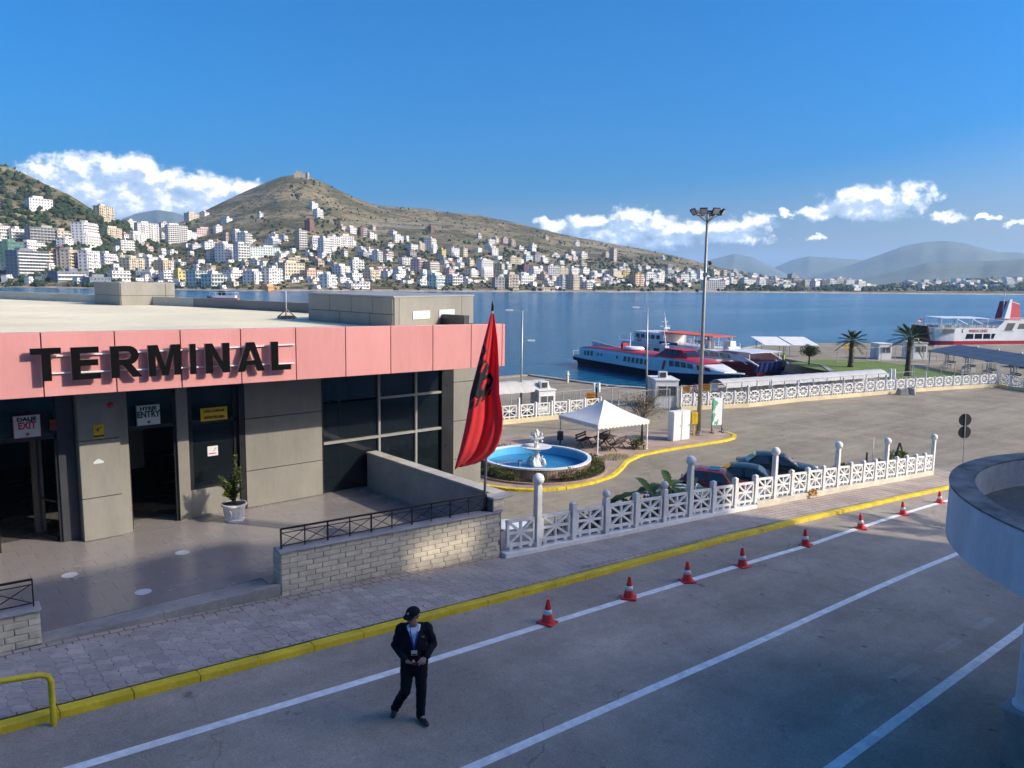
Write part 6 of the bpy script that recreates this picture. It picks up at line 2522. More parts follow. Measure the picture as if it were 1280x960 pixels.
# ================================================================ PORT YARD: THINGS NEAR THE FOUNTAIN
ZP = ZL + 0.11        # plaza surface
CANV = mat('canvas_white', (0.72, 0.70, 0.65), 0.8, 0.05, 1.0)
METD = mat('dark_metal', (0.03, 0.03, 0.032), 0.5, 0.1, 4)
WOOD = mat('dark_wood', (0.07, 0.05, 0.04), 0.8, 0.2, 4)

# gazebo tent
tent = empty('canopy_tent', (37.15, 34.15, ZP), 0, 'white canopy tent with scalloped edge beside the fountain', 'tent')
tc_ = Vector((37.15, 34.15, ZP))
cor = [Vector((34.93, 32.52, ZP)), Vector((38.9, 31.86, ZP)), Vector((39.5, 35.8, ZP)), Vector((35.5, 36.5, ZP))]
cor = [c - tc_ for c in cor]
EV, PK = 1.93, 3.12
for c in cor:
    mb = MB()
    mb.bar(c, c + Vector((0, 0, EV)), 0.06)
    mb.box((c.x, c.y, 0.01), (0.18, 0.18, 0.02))
    mb.obj('leg', WHITE, tent)
out = [c * 1.04 for c in cor]
mb = MB()
pk = Vector((0, 0, PK))
for a, b in zip(out, out[1:] + out[:1]):
    A, B = a + Vector((0, 0, EV)), b + Vector((0, 0, EV))
    n = 8
    rowA = []
    for k in range(n + 1):
        t = k / n
        sag = 0.10 * math.sin(PI * t)
        rowA.append([A.lerp(pk, t) - Vector((0, 0, sag)), A.lerp(B, 0.5).lerp(pk, t) - Vector((0, 0, sag * 1.25)), B.lerp(pk, t) - Vector((0, 0, sag))])
    mb.loft(rowA, caps=False, closed=False)
ro = mb.obj('roof_cloth', CANV, tent, smooth=False)
mb = MB()
for a, b in zip(out, out[1:] + out[:1]):
    A, B = a * 1.005 + Vector((0, 0, EV)), b * 1.005 + Vector((0, 0, EV))
    m_ = 14
    for k in range(m_):
        p, q = A.lerp(B, k / m_), A.lerp(B, (k + 1) / m_)
        z = Vector((0, 0, -0.20))
        mid = p.lerp(q, 0.5)
        mb.add([p, q, q + z, mid.lerp(q, 0.5) + z * 1.35, mid + z * 1.45, mid.lerp(p, 0.5) + z * 1.35, p + z], [(0, 1, 2, 3, 4, 5, 6)])
mb.obj('valance', CANV, tent)
mb = MB()
for a, b in zip(cor, cor[1:] + cor[:1]):
    mb.bar(a + Vector((0, 0, EV - 0.03)), b + Vector((0, 0, EV - 0.03)), 0.04)
mb.obj('eave_bar', WHITE, tent)


def bench(p, rz, label, L=1.7):
    o = empty('bench', p, rz, label, 'bench', 'benches under the tent')
    for k, y in enumerate((-0.17, 0, 0.17)):
        mb = MB()
        mb.box((0, y, 0.44), (L, 0.13, 0.035))
        mb.obj('seat_slat', WOOD, o)
    for k in range(2):
        mb = MB()
        mb.box((0, 0.28, 0.62 + 0.16 * k), (L, 0.03, 0.11))
        mb.obj('back_slat', WOOD, o)
    for s in (-1, 1):
        mb = MB()
        x = s * (L / 2 - 0.18)
        mb.bar((x, -0.24, 0), (x, 0.10, 0.43), 0.05)
        mb.bar((x, 0.28, 0), (x, -0.12, 0.43), 0.049)
        mb.bar((x, 0.20, 0.40), (x, 0.31, 0.84), 0.045)
        mb.obj('leg', METD, o)
    return o


bench((36.3, 35.0, ZP), 0.35, 'dark wooden bench under the tent nearer the fountain')
bench((38.0, 34.4, ZP), 0.3, 'dark wooden bench under the right side of the tent')
bench((37.2, 32.9, ZP), 0.3 + PI, 'dark wooden bench at the front of the tent')
tb = empty('picnic_table', (36.9, 34.0, ZP), 0.3, 'dark picnic table in the middle under the tent', 'table')
for k in range(4):
    mb = MB()
    mb.box((0, -0.27 + 0.18 * k, 0.74), (1.6, 0.16, 0.035))
    mb.obj('plank', WOOD, tb)
for s in (-0.6, 0.6):
    mb = MB()
    mb.bar((s, -0.4, 0), (s, 0.25, 0.72), 0.06)
    mb.bar((s, 0.4, 0), (s, -0.25, 0.72), 0.059)
    mb.obj('leg', METD, tb)


def leafball(name, c, r, n, m, size, label=None, cat=None, kind=None, flat=1.0, seed=1, stem=True, parent=None, group=None):
    rr = random.Random(seed)
    lf = MB()
    for k in range(n):
        v = Vector((rr.gauss(0, 1), rr.gauss(0, 1), rr.gauss(0, 1))).normalized() * (rr.random() ** 0.4)
        lump = 0.72 + 0.55 * noise.noise(Vector((v.x * 2 + seed, v.y * 2, v.z * 2)))
        p = Vector((v.x * r[0], v.y * r[1], abs(v.z) * r[2] if flat == 0 else v.z * r[2])) * (lump + 0.25)
        d = v + Vector((rr.uniform(-.8, .8), rr.uniform(-.8, .8), rr.uniform(-.3, .9)))
        lf.leaf(p, d, (rr.uniform(-1, 1), rr.uniform(-1, 1), 1), size * rr.uniform(0.7, 1.3), size * rr.uniform(0.4, 0.7))
    if kind == 'stuff':
        o = lf.obj(name, m, parent, recalc=False)
        o.location = c
        return tag(o, kind='stuff')
    o = empty(name, c, 0, label, cat, group)
    f = lf.obj('foliage', m, o, recalc=False)
    f['kind'] = 'stuff'
    if stem:
        st = MB()
        for k in range(5):
            a = rr.uniform(0, 6.28)
            st.tube([(0, 0, -r[2] * 1.0 if flat else -0.02), (0.3 * r[0] * math.cos(a), 0.3 * r[1] * math.sin(a), 0), (0.7 * r[0] * math.cos(a), 0.7 * r[1] * math.sin(a), r[2] * 0.5)], [0.03, 0.02, 0.006], 5)
        st.obj('stem', MATS['stem_brown'], o)
    return o


HEDGE = leafmat('hedge_leaf', (0.13, 0.145, 0.03), (0.05, 0.07, 0.02), 0.6, 2.5)
# fountain
FC = Vector((29.8, 32.6, ZP))
fo = empty('fountain', FC, 0, 'round blue fountain basin with a white tiered statue in the plaza', 'fountain')
RB = 3.15
BLUE = mat('basin_blue', (0.10, 0.42, 0.66), 0.5, 0.12, 0.8, stain=0.15)
mb = MB()
n = 64
ring = lambda r, z: [(r * math.cos(2 * PI * k / n), r * math.sin(2 * PI * k / n), z) for k in range(n)]
mb.loft([ring(RB, 0.0), ring(RB, 0.56)], caps=False)
mb.obj('basin_wall', mat('basin_wall_red', (0.30, 0.17, 0.13), 0.8, 0.2, 2.0, stain=0.2), fo, smooth=True)
mb = MB()
for k in range(120):
    a = 2 * PI * k / 120
    mb.box(((RB + 0.012) * math.cos(a), (RB + 0.012) * math.sin(a), 0.28), (0.03, 0.13, 0.52), a)
tag(mb.obj('wall_board', mat('basin_board', (0.42, 0.27, 0.21), 0.8, 0.25, 1.6), fo), kind='stuff')
mb = MB()
mb.loft([ring(RB + 0.07, 0.56), ring(RB + 0.07, 0.65), ring(RB - 0.14, 0.65), ring(RB - 0.14, 0.56)], caps=False)
mb.obj('basin_rim', mat('rim_white', (0.70, 0.72, 0.72), 0.5, 0.08, 1.5, stain=0.12), fo)
mb = MB()
mb.loft([ring(RB - 0.13, 0.60), ring(RB - 0.13, -0.05)], caps=False)
mb.add(ring(RB - 0.12, 0.0), [tuple(range(n))])
mb.obj('basin_lining', BLUE, fo)
mb = MB()
mb.add(ring(RB - 0.14, 0.12), [tuple(range(n))])
wm = bpy.data.materials.new('pool_water')
wm.use_nodes = True
b_ = wm.node_tree.nodes['Principled BSDF']
b_.inputs['Base Color'].default_value = (0.02, 0.20, 0.42, 1)
b_.inputs['Roughness'].default_value = 0.06
b_.inputs['Alpha'].default_value = 0.55
mb.obj('water', wm, fo, recalc=False)
STAT = mat('statue_white', (0.70, 0.68, 0.64), 0.6, 0.1, 3, stain=0.25)
mb = MB()
mb.lathe([(0, 0), (0.5, 0), (0.52, 0.10), (0.40, 0.16), (0.34, 0.34), (0.24, 0.44), (0.17, 0.60), (0.20, 0.72), (0.15, 0.86), (0.30, 1.0), (0.78, 1.14), (0.90, 1.22), (0.86, 1.23), (0.5, 1.17), (0.14, 1.16), (0.12, 1.34), (0.16, 1.42), (0.11, 1.52), (0.2, 1.62), (0.40, 1.70), (0.44, 1.745), (0.4, 1.75), (0.12, 1.70), (0.08, 1.86), (0.12, 1.96), (0.07, 2.06), (0.10, 2.14), (0.03, 2.24), (0, 2.26)], n=24)
mb.obj('tiered_bowl', STAT, fo, smooth=True, angle=50)
for k in range(4):
    a = k * PI / 2 + 0.5
    mb = MB()
    c, s = math.cos(a), math.sin(a)
    mb.tube([(0.30 * c, 0.30 * s, 0.08), (0.52 * c, 0.52 * s, 0.24), (0.46 * c, 0.46 * s, 0.48), (0.30 * c, 0.30 * s, 0.55), (0.42 * c, 0.42 * s, 0.70)], [0.09, 0.13, 0.09, 0.06, 0.02], 8)
    mb.obj('dolphin', STAT, fo, smooth=True)
    mb = MB()
    mb.tube([(0.1 * c, 0.1 * s, 1.76), (0.28 * c, 0.28 * s, 1.86), (0.34 * c, 0.34 * s, 2.0), (0.24 * c, 0.24 * s, 2.08)], [0.04, 0.06, 0.05, 0.015], 7)
    mb.ball((0.33 * c, 0.33 * s, 1.55), 0.07, 8, 6)
    mb.obj('ornament', STAT, fo, smooth=True)
mb = MB()
mb.bar((-1.9, -0.6, 0.02), (-1.9, -0.6, 0.75), 0.05)
mb.bar((-1.9, -0.6, 0.75), (-1.75, -0.75, 0.75), 0.05)
mb.obj('water_pipe', METD, fo)
mb = MB()
mb.loft([[((RB + 1.0) * math.cos(a), (RB + 1.0) * math.sin(a), z) for a in [2 * PI * k / n for k in range(n)]] for z in (-0.1, 0.10)] + [[((RB + 0.88) * math.cos(2 * PI * k / n), (RB + 0.88) * math.sin(2 * PI * k / n), 0.10) for k in range(n)], [((RB + 0.88) * math.cos(2 * PI * k / n), (RB + 0.88) * math.sin(2 * PI * k / n), 0.03) for k in range(n)]], caps=False)
mb.obj('bed_edge', mat('bed_edge', (0.36, 0.25, 0.18), 0.9, 0.2, 2), fo)
mb = MB()
mb.loft([ring(RB + 0.9, 0.05), ring(RB, 0.07)], caps=False)
mb.obj('soil', MATS['soil'], fo)
rh = random.Random(12)
lf = MB()
for k in range(9000):
    a = rh.uniform(0, 2 * PI)
    d = noise.noise(Vector((math.cos(a) * 3.2, math.sin(a) * 3.2, 4.0)))
    if d < -0.30:
        continue
    rr_ = RB + 0.18 + rh.random() * 0.66
    h = rh.random() * (0.36 + 0.45 * max(0, d + 0.2)) + 0.05
    v = Vector((math.cos(a), math.sin(a), 0))
    lf.leaf(v * rr_ + Vector((0, 0, h)), v * rh.uniform(-0.5, 1) + Vector((rh.uniform(-.6, .6), rh.uniform(-.6, .6), rh.uniform(0, 1))), (0, 0, 1), rh.uniform(0.08, 0.16), rh.uniform(0.04, 0.08))
hd = lf.obj('fountain_hedge', HEDGE, None, recalc=False)
hd.location = FC
tag(hd, kind='stuff')

# post with dark box, dark post by the tent, shrub and tuft
p = P(700, 556, ZP)
o = empty('speaker_post', p, 0, 'thin post with a dark box behind the fountain, left of the tent', 'post')
mb = MB()
mb.bar((0, 0, 0), (0, 0, 0.9), 0.07)
mb.obj('shaft', METD, o)
mb = MB()
mb.box((0, 0, 0.62), (0.32, 0.28, 0.6))
mb.obj('box', METD, o, bevel=0.02)
p = P(802, 553.5, ZP)
mb = MB()
mb.tube([(0, 0, 0), (0.03, 0, 1.5)], [0.085, 0.075], 10)
o = mb.obj('dark_post', METD, smooth=True)
o.location = p
tag(o, 'dark round post standing behind the right leg of the tent', 'post')
leafball('shrub', P(796, 556, ZP + 0.25), (0.55, 0.5, 0.42), 420, HEDGE, 0.16, 'small green shrub at the foot of the dark post', 'shrub', seed=3)
mb = MB()
rg = random.Random(6)
for k in range(420):
    a, r = rg.uniform(0, 6.28), rg.random() ** 0.5
    mb.leaf((1.1 * r * math.cos(a), 0.75 * r * math.sin(a), 0), (rg.uniform(-.5, .5), rg.uniform(-.5, .5), 0.8), (0, 1, 0), rg.uniform(0.06, 0.16), 0.03)
o = mb.obj('grass_tuft', leafmat('dry_grass', (0.14, 0.13, 0.04), (0.07, 0.08, 0.02), 0.8, 6), recalc=False)
o.location = P(768, 572, ZP)
tag(o, kind='stuff')

# cabinets, yellow box, mast, banner
def cabinet(x0, x1, y, label):
    a, b = P(x0, y, ZP), P(x1, y - 1.2, ZP)
    o = empty('cabinet', (a + b) / 2, math.atan2(b.y - a.y, b.x - a.x), label, 'cabinet', 'white cabinets by the floodlight mast')
    w = (b - a).length
    mb = MB()
    mb.span((-w / 2, 0.0, 0.0), (w / 2, 0.55, 1.98))
    mb.obj('body', WHITE, o, bevel=0.012)
    mb = MB()
    mb.span((-w / 2 + 0.03, -0.02, 0.06), (w / 2 - 0.03, -0.002, 1.94))
    d = mb.obj('door', WHITE, o, bevel=0.008)
    mb = MB()
    mb.bar((w / 2 - 0.1, -0.05, 0.95), (w / 2 - 0.1, -0.05, 1.1), 0.025)
    mb.obj('handle', STEEL, d)
    mb = MB()
    mb.span((-w / 2 - 0.03, -0.03, 1.985), (w / 2 + 0.03, 0.58, 2.03))
    mb.obj('top', WHITE, o)


cabinet(841, 850.5, 551.5, 'left one of the two tall white cabinets beside the tent')
cabinet(851.5, 861.5, 550, 'right one of the two tall white cabinets, next to the yellow box')
p = P(867, 544, ZP)
o = empty('yellow_box', p, -0.6, 'yellow box on a post at the foot of the floodlight mast', 'utility box')
mb = MB()
mb.bar((0, 0, 0), (0, 0, 0.85), 0.09)
mb.obj('post', SYL, o)
for s in (-0.11, 0.11):
    mb = MB()
    mb.box((s, 0, 1.25), (0.205, 0.22, 0.85))
    mb.obj('door', SYL, o, bevel=0.015)
MB0 = P(873, 543, ZP)
mast = empty('floodlight_mast', MB0, 0, 'tall grey floodlight mast with a ring of lamps at the top', 'light mast')
MT = Pd(884.5, 268, MB0) - MB0
mb = MB()
mb.tube([Vector((0, 0, 0)), MT * 0.5, MT], [0.17, 0.13, 0.085], 14)
mb.obj('pole', mat('mast_steel', (0.30, 0.29, 0.27), 0.5, 0.1, 2, metal=0.3), mast, smooth=True)
mb = MB()
mb.lathe([(0, 0), (0.42, 0), (0.42, 0.06), (0.2, 0.08), (0.2, 0.25), (0, 0.25)], n=16)
mb.obj('base_flange', MATS['mast_steel'], mast)
vr = Vector((CR.x, CR.y, 0)).normalized()
vf = Vector((_f.x, _f.y, 0)).normalized()
mb = MB()
for a in [2 * PI * k / 6 for k in range(6)]:
    e = vr * (0.85 * math.cos(a)) + vf * (0.85 * math.sin(a))
    mb.bar(MT + Vector((0, 0, -0.55)), MT + e + Vector((0, 0, 0.05)), 0.05)
    e2 = vr * (0.85 * math.cos(a + PI / 3)) + vf * (0.85 * math.sin(a + PI / 3))
    mb.bar(MT + e + Vector((0, 0, 0.05)), MT + e2 + Vector((0, 0, 0.05)), 0.06)
mb.obj('head_frame', MATS['mast_steel'], mast)
for k in range(8):
    a = 2 * PI * k / 8 + 0.3
    d = vr * math.cos(a) + vf * math.sin(a)
    c = MT + d * 1.05 + Vector((0, 0, 0.16))
    M_ = frame(c, Vector((-d.y, d.x, 0)), (d * 0.55 + Vector((0, 0, 0.83))))
    mb = MB()
    mb.box((0, 0, 0), (0.52, 0.44, 0.13), M=M_)
    l_ = mb.obj('floodlight', METD, mast, bevel=0.02)
    mb = MB()
    mb.box((0, 0, 0.072), (0.44, 0.36, 0.012), M=M_)
    mb.obj('lens', mat('lamp_lens', (0.45, 0.45, 0.42), 0.2, 0.05, 5), l_)
mb = MB()
q = MT * (1 - (325 - 268) / (543 - 268.0))
mb.bar(q, q + vr * 0.3, 0.05)
mb.ball(q + vr * 0.32 + Vector((0, 0, -0.12)), 0.14, 10, 8)
mb.obj('camera_dome', METD, mast, smooth=False)
mb = MB()
q = MT * (1 - (341 - 268) / (543 - 268.0))
mb.box(q, (0.5, 0.3, 0.24), 0.6)
mb.obj('junction_box', STEEL, mast)

a, b = P(888, 541, ZP), P(903, 540, ZP)
ban = empty('banner_stand', (a + b) / 2, math.atan2(b.y - a.y, b.x - a.x), 'white and green printed banner in a stand at the plaza tip', 'banner')
w = (b - a).length
for s in (-1, 1):
    mb = MB()
    mb.bar((s * w * 0.42, 0, 0), (s * w * 0.42, 0, 2.55), 0.05)
    mb.bar((s * w * 0.42, -0.3, 0), (s * w * 0.42, 0.3, 0.0), 0.06)
    mb.bar((s * w * 0.42, -0.28, 0.02), (s * w * 0.42, 0, 0.4), 0.04)
    mb.obj('leg', METD, ban)
bm_ = bpy.data.materials.new('banner_print')
bm_.use_nodes = True
N = NT(bm_.node_tree)
bp_ = bm_.node_tree.nodes['Principled BSDF']
bp_.inputs['Roughness'].default_value = 0.5
tcn = N.n('ShaderNodeTexCoord')
nz = N.n('ShaderNodeTexNoise', {'Vector': tcn.outputs['Generated'], 'Scale': 3.2, 'Detail': 4.0})
sp_ = N.n('ShaderNodeSeparateXYZ', {0: tcn.outputs['Generated']})
k1 = N.m('GREATER_THAN', N.m('ADD', nz.outputs[0], N.m('MULTIPLY', sp_.outputs[0], -0.35)), 0.42)
k2_ = N.m('MULTIPLY', k1, N.m('LESS_THAN', sp_.outputs[0], 0.62))
N.link(N.mix(k2_, (0.72, 0.74, 0.72), (0.10, 0.38, 0.24)), bp_.inputs['Base Color'])
mb = MB()
mb.span((-w * 0.46, -0.02, 0.55), (w * 0.46, 0.02, 2.55))
mb.obj('print', bm_, ban)
tag(ban)

# ---------------------------------------------------------------- pierced fences of the port
YB = mat('cream_base', (0.66, 0.55, 0.34), 0.8, 0.12, 0.8, stain=0.2)


def port_fence(pts, tall, label, style, name='port_fence', hb=0.36, hp=1.42, hs=1.52, ht=2.0):
    o = empty(name, (pts[0][0], pts[0][1], ZL), 0, label, 'fence')
    O_ = Vector((pts[0][0], pts[0][1], ZL))
    for i, (a, b) in enumerate(zip(pts, pts[1:])):
        A, B = Vector((a[0], a[1], ZL)) - O_, Vector((b[0], b[1], ZL)) - O_
        d = (B - A).normalized()
        s = Vector((-d.y, d.x, 0)) * 0.15
        mb = MB()
        mb.hexa([p_ - Vector((0, 0, 0.3)) for p_ in (A - s, B - s, B + s, A + s)], [p_ + Vector((0, 0, hb)) for p_ in (A - s, B - s, B + s, A + s)])
        mb.obj('base_wall', YB, o)
        fence_panel(A.lerp(B, 0.10), A.lerp(B, 0.90), hb + 0.05, hp, style, o, t=0.09)
    for i, a in enumerate(pts):
        A = Vector((a[0], a[1], ZL)) - O_
        mb = MB()
        h = ht if i in tall else hs
        mb.box((A.x, A.y, h / 2), (0.17, 0.17, h), 0.3)
        mb.obj('post', FW, o, bevel=0.01)
    return o


fa = [(32.2, 45.1)] + [(33.7, 44.9), (35.25, 44.7), (36.84, 44.48), (38.46, 44.21), (40.04, 43.99), (41.49, 43.72), (43.12, 43.45), (44.7, 43.2), (46.3, 42.95)]
port_fence(fa, (4, 0), 'white pierced fence on a cream base behind the flag and the tent', 'star', ht=1.95)
BX = [850, 866, 883.7, 900.6, 917, 933.7, 949.5, 965, 980.5, 995.6, 1010, 1024.5, 1039, 1053, 1066.5, 1080, 1093, 1106, 1118.5, 1131, 1143, 1155, 1167, 1178.5, 1190, 1201, 1212.5, 1223.5, 1234.5, 1245]
BYL = [(850, 513.0), (934, 509.0), (996, 502.0), (1053, 497.2), (1106, 492.6), (1155, 489), (1201, 486), (1245, 483.6)]
fbp = []
for x in BX:
    q = P(x, interp(x, BYL), ZL)
    fbp.append((q.x, q.y))
port_fence(fbp, (0, 5, 9, 13, 17, 21, 25, 29), 'long white wheel pattern fence on a cream base across the port yard', 'wheel')
fcp = [(fbp[-1][0] + 0.3, fbp[-1][1] - 0.2)]
for x in (1262, 1279, 1297, 1315):
    q = P(x, 484.5 + (x - 1245) * 0.12, ZL)
    fcp.append((q.x, q.y))
port_fence(fcp, (0,), 'short white pierced fence turning off at the far right corner of the yard', 'wheel')

# ---------------------------------------------------------------- kiosk, cabins, gate, lamps
KW = mat('kiosk_white', (0.70, 0.69, 0.66), 0.5, 0.05, 1.0, stain=0.1)
SHEET = mat('awning_sheet', (0.50, 0.475, 0.42), 0.35, 0.06, 0.8, stain=0.1)
def arch_canopy(name, a, b, width, h_eave, h_top, label, nrib, post_every, cat='canopy'):
    a, b = Vector((a[0], a[1], ZL)), Vector((b[0], b[1], ZL))
    L = (b - a).length
    o = empty(name, a, math.atan2(b.y - a.y, b.x - a.x), label, cat)
    K = 10
    prof = [(width * (k / K - 0.5), h_eave + (h_top - h_eave) * math.sin(PI * k / K)) for k in range(K + 1)]
    for i in range(nrib):
        x0, x1 = L * i / nrib, L * (i + 1) / nrib
        mb = MB()
        mb.loft([[(x0 + 0.01, y, z) for y, z in prof], [((x0 + x1) / 2, y, z + 0.035) for y, z in prof], [(x1 - 0.01, y, z) for y, z in prof]], caps=False, closed=False)
        mb.obj('roof_sheet', SHEET, o, smooth=True)
    for i in range(nrib + 1):
        x = L * i / nrib
        mb = MB()
        mb.tube([(x, y, z - 0.03) for y, z in prof], 0.03, 5)
        mb.obj('rib', STEEL, o)
        if i % post_every == 0:
            for s in (-1, 1):
                mb = MB()
                mb.bar((x, s * width / 2, 0), (x, s * width / 2, h_eave), 0.06)
                mb.obj('post', STEEL, o)
    return o


arch_canopy('arched_canopy', (34.0, 47.8), (43.0, 46.3), 2.6, 2.05, 2.85, 'white arched canopy behind the flag, left of the small white booth', 7, 2)
arch_canopy('arched_walkway', (63.5, 43.6), (87.5, 38.6), 2.7, 0.95, 1.65, 'long low white arched walkway cover behind the wheel pattern fence', 16, 2)
# pale plinth wall inside the walkway
mb = MB()
mb.bar((64.0, 44.6, ZL + 0.3), (87.0, 39.8, ZL + 0.3), 0.12, 0.6)
o = mb.obj('low_wall', KW)
tag(o, 'low white wall inside the arched walkway', 'wall')


def cabin(name, near, ang, w, d, h, label, win=True, ac=True, cat='booth'):
    """booth with its near corner at 'near', front (lit) face along ang, depth to the left"""
    o = empty(name, (near[0], near[1], ZL), ang, label, cat)
    mb = MB()
    mb.span((0, 0, 0), (w, d, h))
    mb.obj('wall', KW, o, bevel=0.015)
    mb = MB()
    mb.span((-0.08, -0.08, h + 0.003), (w + 0.08, d + 0.08, h + 0.10))
    mb.obj('roof', KW, o, bevel=0.01)
    if win:
        n_ = 2
        for k in range(n_):
            x0 = w * 0.14 + k * w * 0.40
            mb = MB()
            mb.span((x0 - 0.03, -0.035, h * 0.43), (x0 + w * 0.34 + 0.03, -0.002, h * 0.82))
            f_ = mb.obj('window_frame', WHITE, o)
            mb = MB()
            mb.span((x0, -0.05, h * 0.45), (x0 + w * 0.34, -0.036, h * 0.80))
            mb.obj('pane', T_GLASS, f_)
        mb = MB()
        mb.span((-0.04, d * 0.25, 0.05), (-0.002, d * 0.25 + 0.75, h * 0.85))
        mb.obj('door', mat('door_pale', (0.5, 0.5, 0.49), 0.5, 0.06, 2), o)
    if ac:
        mb = MB()
        mb.span((w * 0.25, d * 0.3, h + 0.12), (w * 0.25 + 0.75, d * 0.3 + 0.45, h + 0.68))
        a_ = mb.obj('air_conditioner', KW, o, bevel=0.02)
        mb = MB()
        mb.span((w * 0.25 + 0.08, d * 0.3 - 0.02, h + 0.18), (w * 0.25 + 0.62, d * 0.3 - 0.002, h + 0.62))
        mb.obj('grille', METD, a_)
    return o


cabin('ticket_booth', (41.3, 45.0), -0.25, 1.5, 1.5, 2.15, 'small white ticket booth at the right end of the arched canopy')
cabin('guard_cabin', (52.9, 42.6), -0.64, 2.05, 2.9, 2.42, 'white guard cabin with two window panes left of the floodlight mast')


def steel_fence(name, a, b, h, n, label, rails=(0.15, 1.0), mesh=True, cat='fence', group=None):
    o = empty(name, (a[0], a[1], ZL), 0, label, cat, group)
    A, B = Vector((0, 0, 0)), Vector((b[0] - a[0], b[1] - a[1], 0))
    for i in range(n + 1):
        p_ = A.lerp(B, i / n)
        mb = MB()
        mb.bar(p_, p_ + Vector((0, 0, h)), 0.07)
        mb.obj('post', STEEL, o)
    mb = MB()
    for r in rails:
        mb.bar(A + Vector((0, 0, h * r - 0.03)), B + Vector((0, 0, h * r - 0.03)), 0.045)
    tag(mb.obj('rail', STEEL, o), kind='stuff')
    if mesh:
        mb = MB()
        k = int(B.length / 0.22)
        for i in range(k):
            p_ = A.lerp(B, (i + 0.5) / k)
            mb.bar(p_ + Vector((0, 0, h * rails[0])), p_ + Vector((0, 0, h * rails[-1] - 0.05)), 0.012)
        tag(mb.obj('wire', STEEL, o), kind='stuff')
    return o


steel_fence('steel_fence', (42.6, 45.6), (51.5, 44.6), 1.85, 5, 'grey wire fence between the ticket booth and the guard cabin')
steel_fence('steel_gate', (47.8, 42.3), (52.6, 40.8), 1.95, 2, 'grey steel framed gate in front of the guard cabin', cat='gate')
steel_fence('steel_fence', (54.4, 41.4), (66, 39.2), 1.95, 6, 'grey wire fence behind the left part of the wheel pattern fence')
steel_fence('steel_fence', (66, 39.4), (88.5, 35.4), 1.7, 11, 'grey wire fence in front of the arched walkway')
steel_fence('steel_fence', (88.5, 35.6), (100, 31.0), 2.4, 6, 'grey wire fence beside the lawn, in front of the larger palm')
steel_fence('steel_fence', (104, 52), (126, 43.5), 2.3, 9, 'grey wire fence behind the lawn', mesh=False)


def street_lamp(x, y, ytop, arms, label):
    p = P(x, y, ZL)
    t = Pd(x + (2 if x < 700 else 1.5), ytop, p) - p
    o = empty('street_lamp', p, 0, label, 'street lamp', 'street lamps at the quay')
    mb = MB()
    mb.tube([Vector((0, 0, 0)), t], [0.10, 0.06], 10)
    mb.obj('pole', STEEL, o, smooth=True)
    for (f, s, l) in arms:
        b0 = t * f
        e = b0 + vr * (s * l) + Vector((0, 0, 0.08))
        mb = MB()
        mb.tube([b0, e], 0.03, 6)
        ar = mb.obj('arm', STEEL, o)
        mb = MB()
        M_ = frame(e + vr * s * 0.25, vr, vf)
        mb.box((0, 0, 0), (0.6, 0.22, 0.12), M=M_)
        mb.obj('lamp_head', WHITE, ar, bevel=0.02)
    return o


street_lamp(651, 520, 388, ((0.99, -1, 0.8), (0.71, 1, 0.5)), 'grey street lamp with two arms rising behind the flag')
street_lamp(808, 505, 385, ((0.995, -1, 0.8),), 'grey street lamp with one arm in front of the moored ship')

# quay light, yellow board with twin lights, boards on the fence
p = P(709, 478, ZL + 0.16)
mb = MB()
mb.lathe([(0, 0), (0.18, 0), (0.16, 0.75), (0.24, 0.8), (0.24, 0.9), (0.17, 0.95), (0.17, 1.2), (0, 1.25)], n=14)
o = mb.obj('quay_light', mat('quay_light', (0.55, 0.56, 0.45), 0.6, 0.1, 2), smooth=True, angle=40)
o.location = p
tag(o, 'short white quay light at the end of the left pier', 'quay light')
p = Vector((46.6, 43.4, ZL))
o = empty('notice_board', p, 0, 'orange yellow notice board on a post behind the tent peak', 'sign')
q0, q1 = Pd(732.5, 503, p) - p, Pd(744.5, 491, p) - p
mb = MB()
mb.bar(((q0.x + q1.x) / 2, (q0.y + q1.y) / 2 + 0.05, 0), ((q0.x + q1.x) / 2, (q0.y + q1.y) / 2 + 0.05, q0.z), 0.06)
mb.obj('post', STEEL, o)
mb = MB()
d_ = Vector((q1.x - q0.x, q1.y - q0.y, 0))
nn_ = Vector((d_.y, -d_.x, 0)).normalized() * 0.03
q0b, q1b = Vector((q0.x, q0.y, 0)), Vector((q1.x, q1.y, 0))
mb.hexa([w_ + Vector((0, 0, q0.z)) for w_ in (q0b, q1b, q1b - nn_, q0b - nn_)], [w_ + Vector((0, 0, q1.z)) for w_ in (q0b, q1b, q1b - nn_, q0b - nn_)])
ORY = mat('board_orange', (0.75, 0.36, 0.02), 0.5, 0.06, 4)
bo = mb.obj('panel', ORY, o)
mb = MB()
for k, z in enumerate((0.75, 0.5, 0.25)):
    mb.hexa([q0b.lerp(q1b, 0.12) + nn_ * 0.2 + Vector((0, 0, lerp(q0.z, q1.z, z))), q0b.lerp(q1b, 0.85) + nn_ * 0.2 + Vector((0, 0, lerp(q0.z, q1.z, z))), q0b.lerp(q1b, 0.85) + Vector((0, 0, lerp(q0.z, q1.z, z))), q0b.lerp(q1b, 0.12) + Vector((0, 0, lerp(q0.z, q1.z, z)))],
            [v_ + Vector((0, 0, 0.06)) for v_ in (q0b.lerp(q1b, 0.12) + nn_ * 0.2 + Vector((0, 0, lerp(q0.z, q1.z, z))), q0b.lerp(q1b, 0.85) + nn_ * 0.2 + Vector((0, 0, lerp(q0.z, q1.z, z))), q0b.lerp(q1b, 0.85) + Vector((0, 0, lerp(q0.z, q1.z, z))), q0b.lerp(q1b, 0.12) + Vector((0, 0, lerp(q0.z, q1.z, z))))])
tag(mb.obj('print_lines', RED, bo), kind='stuff')
p = P(747, 519, ZL)
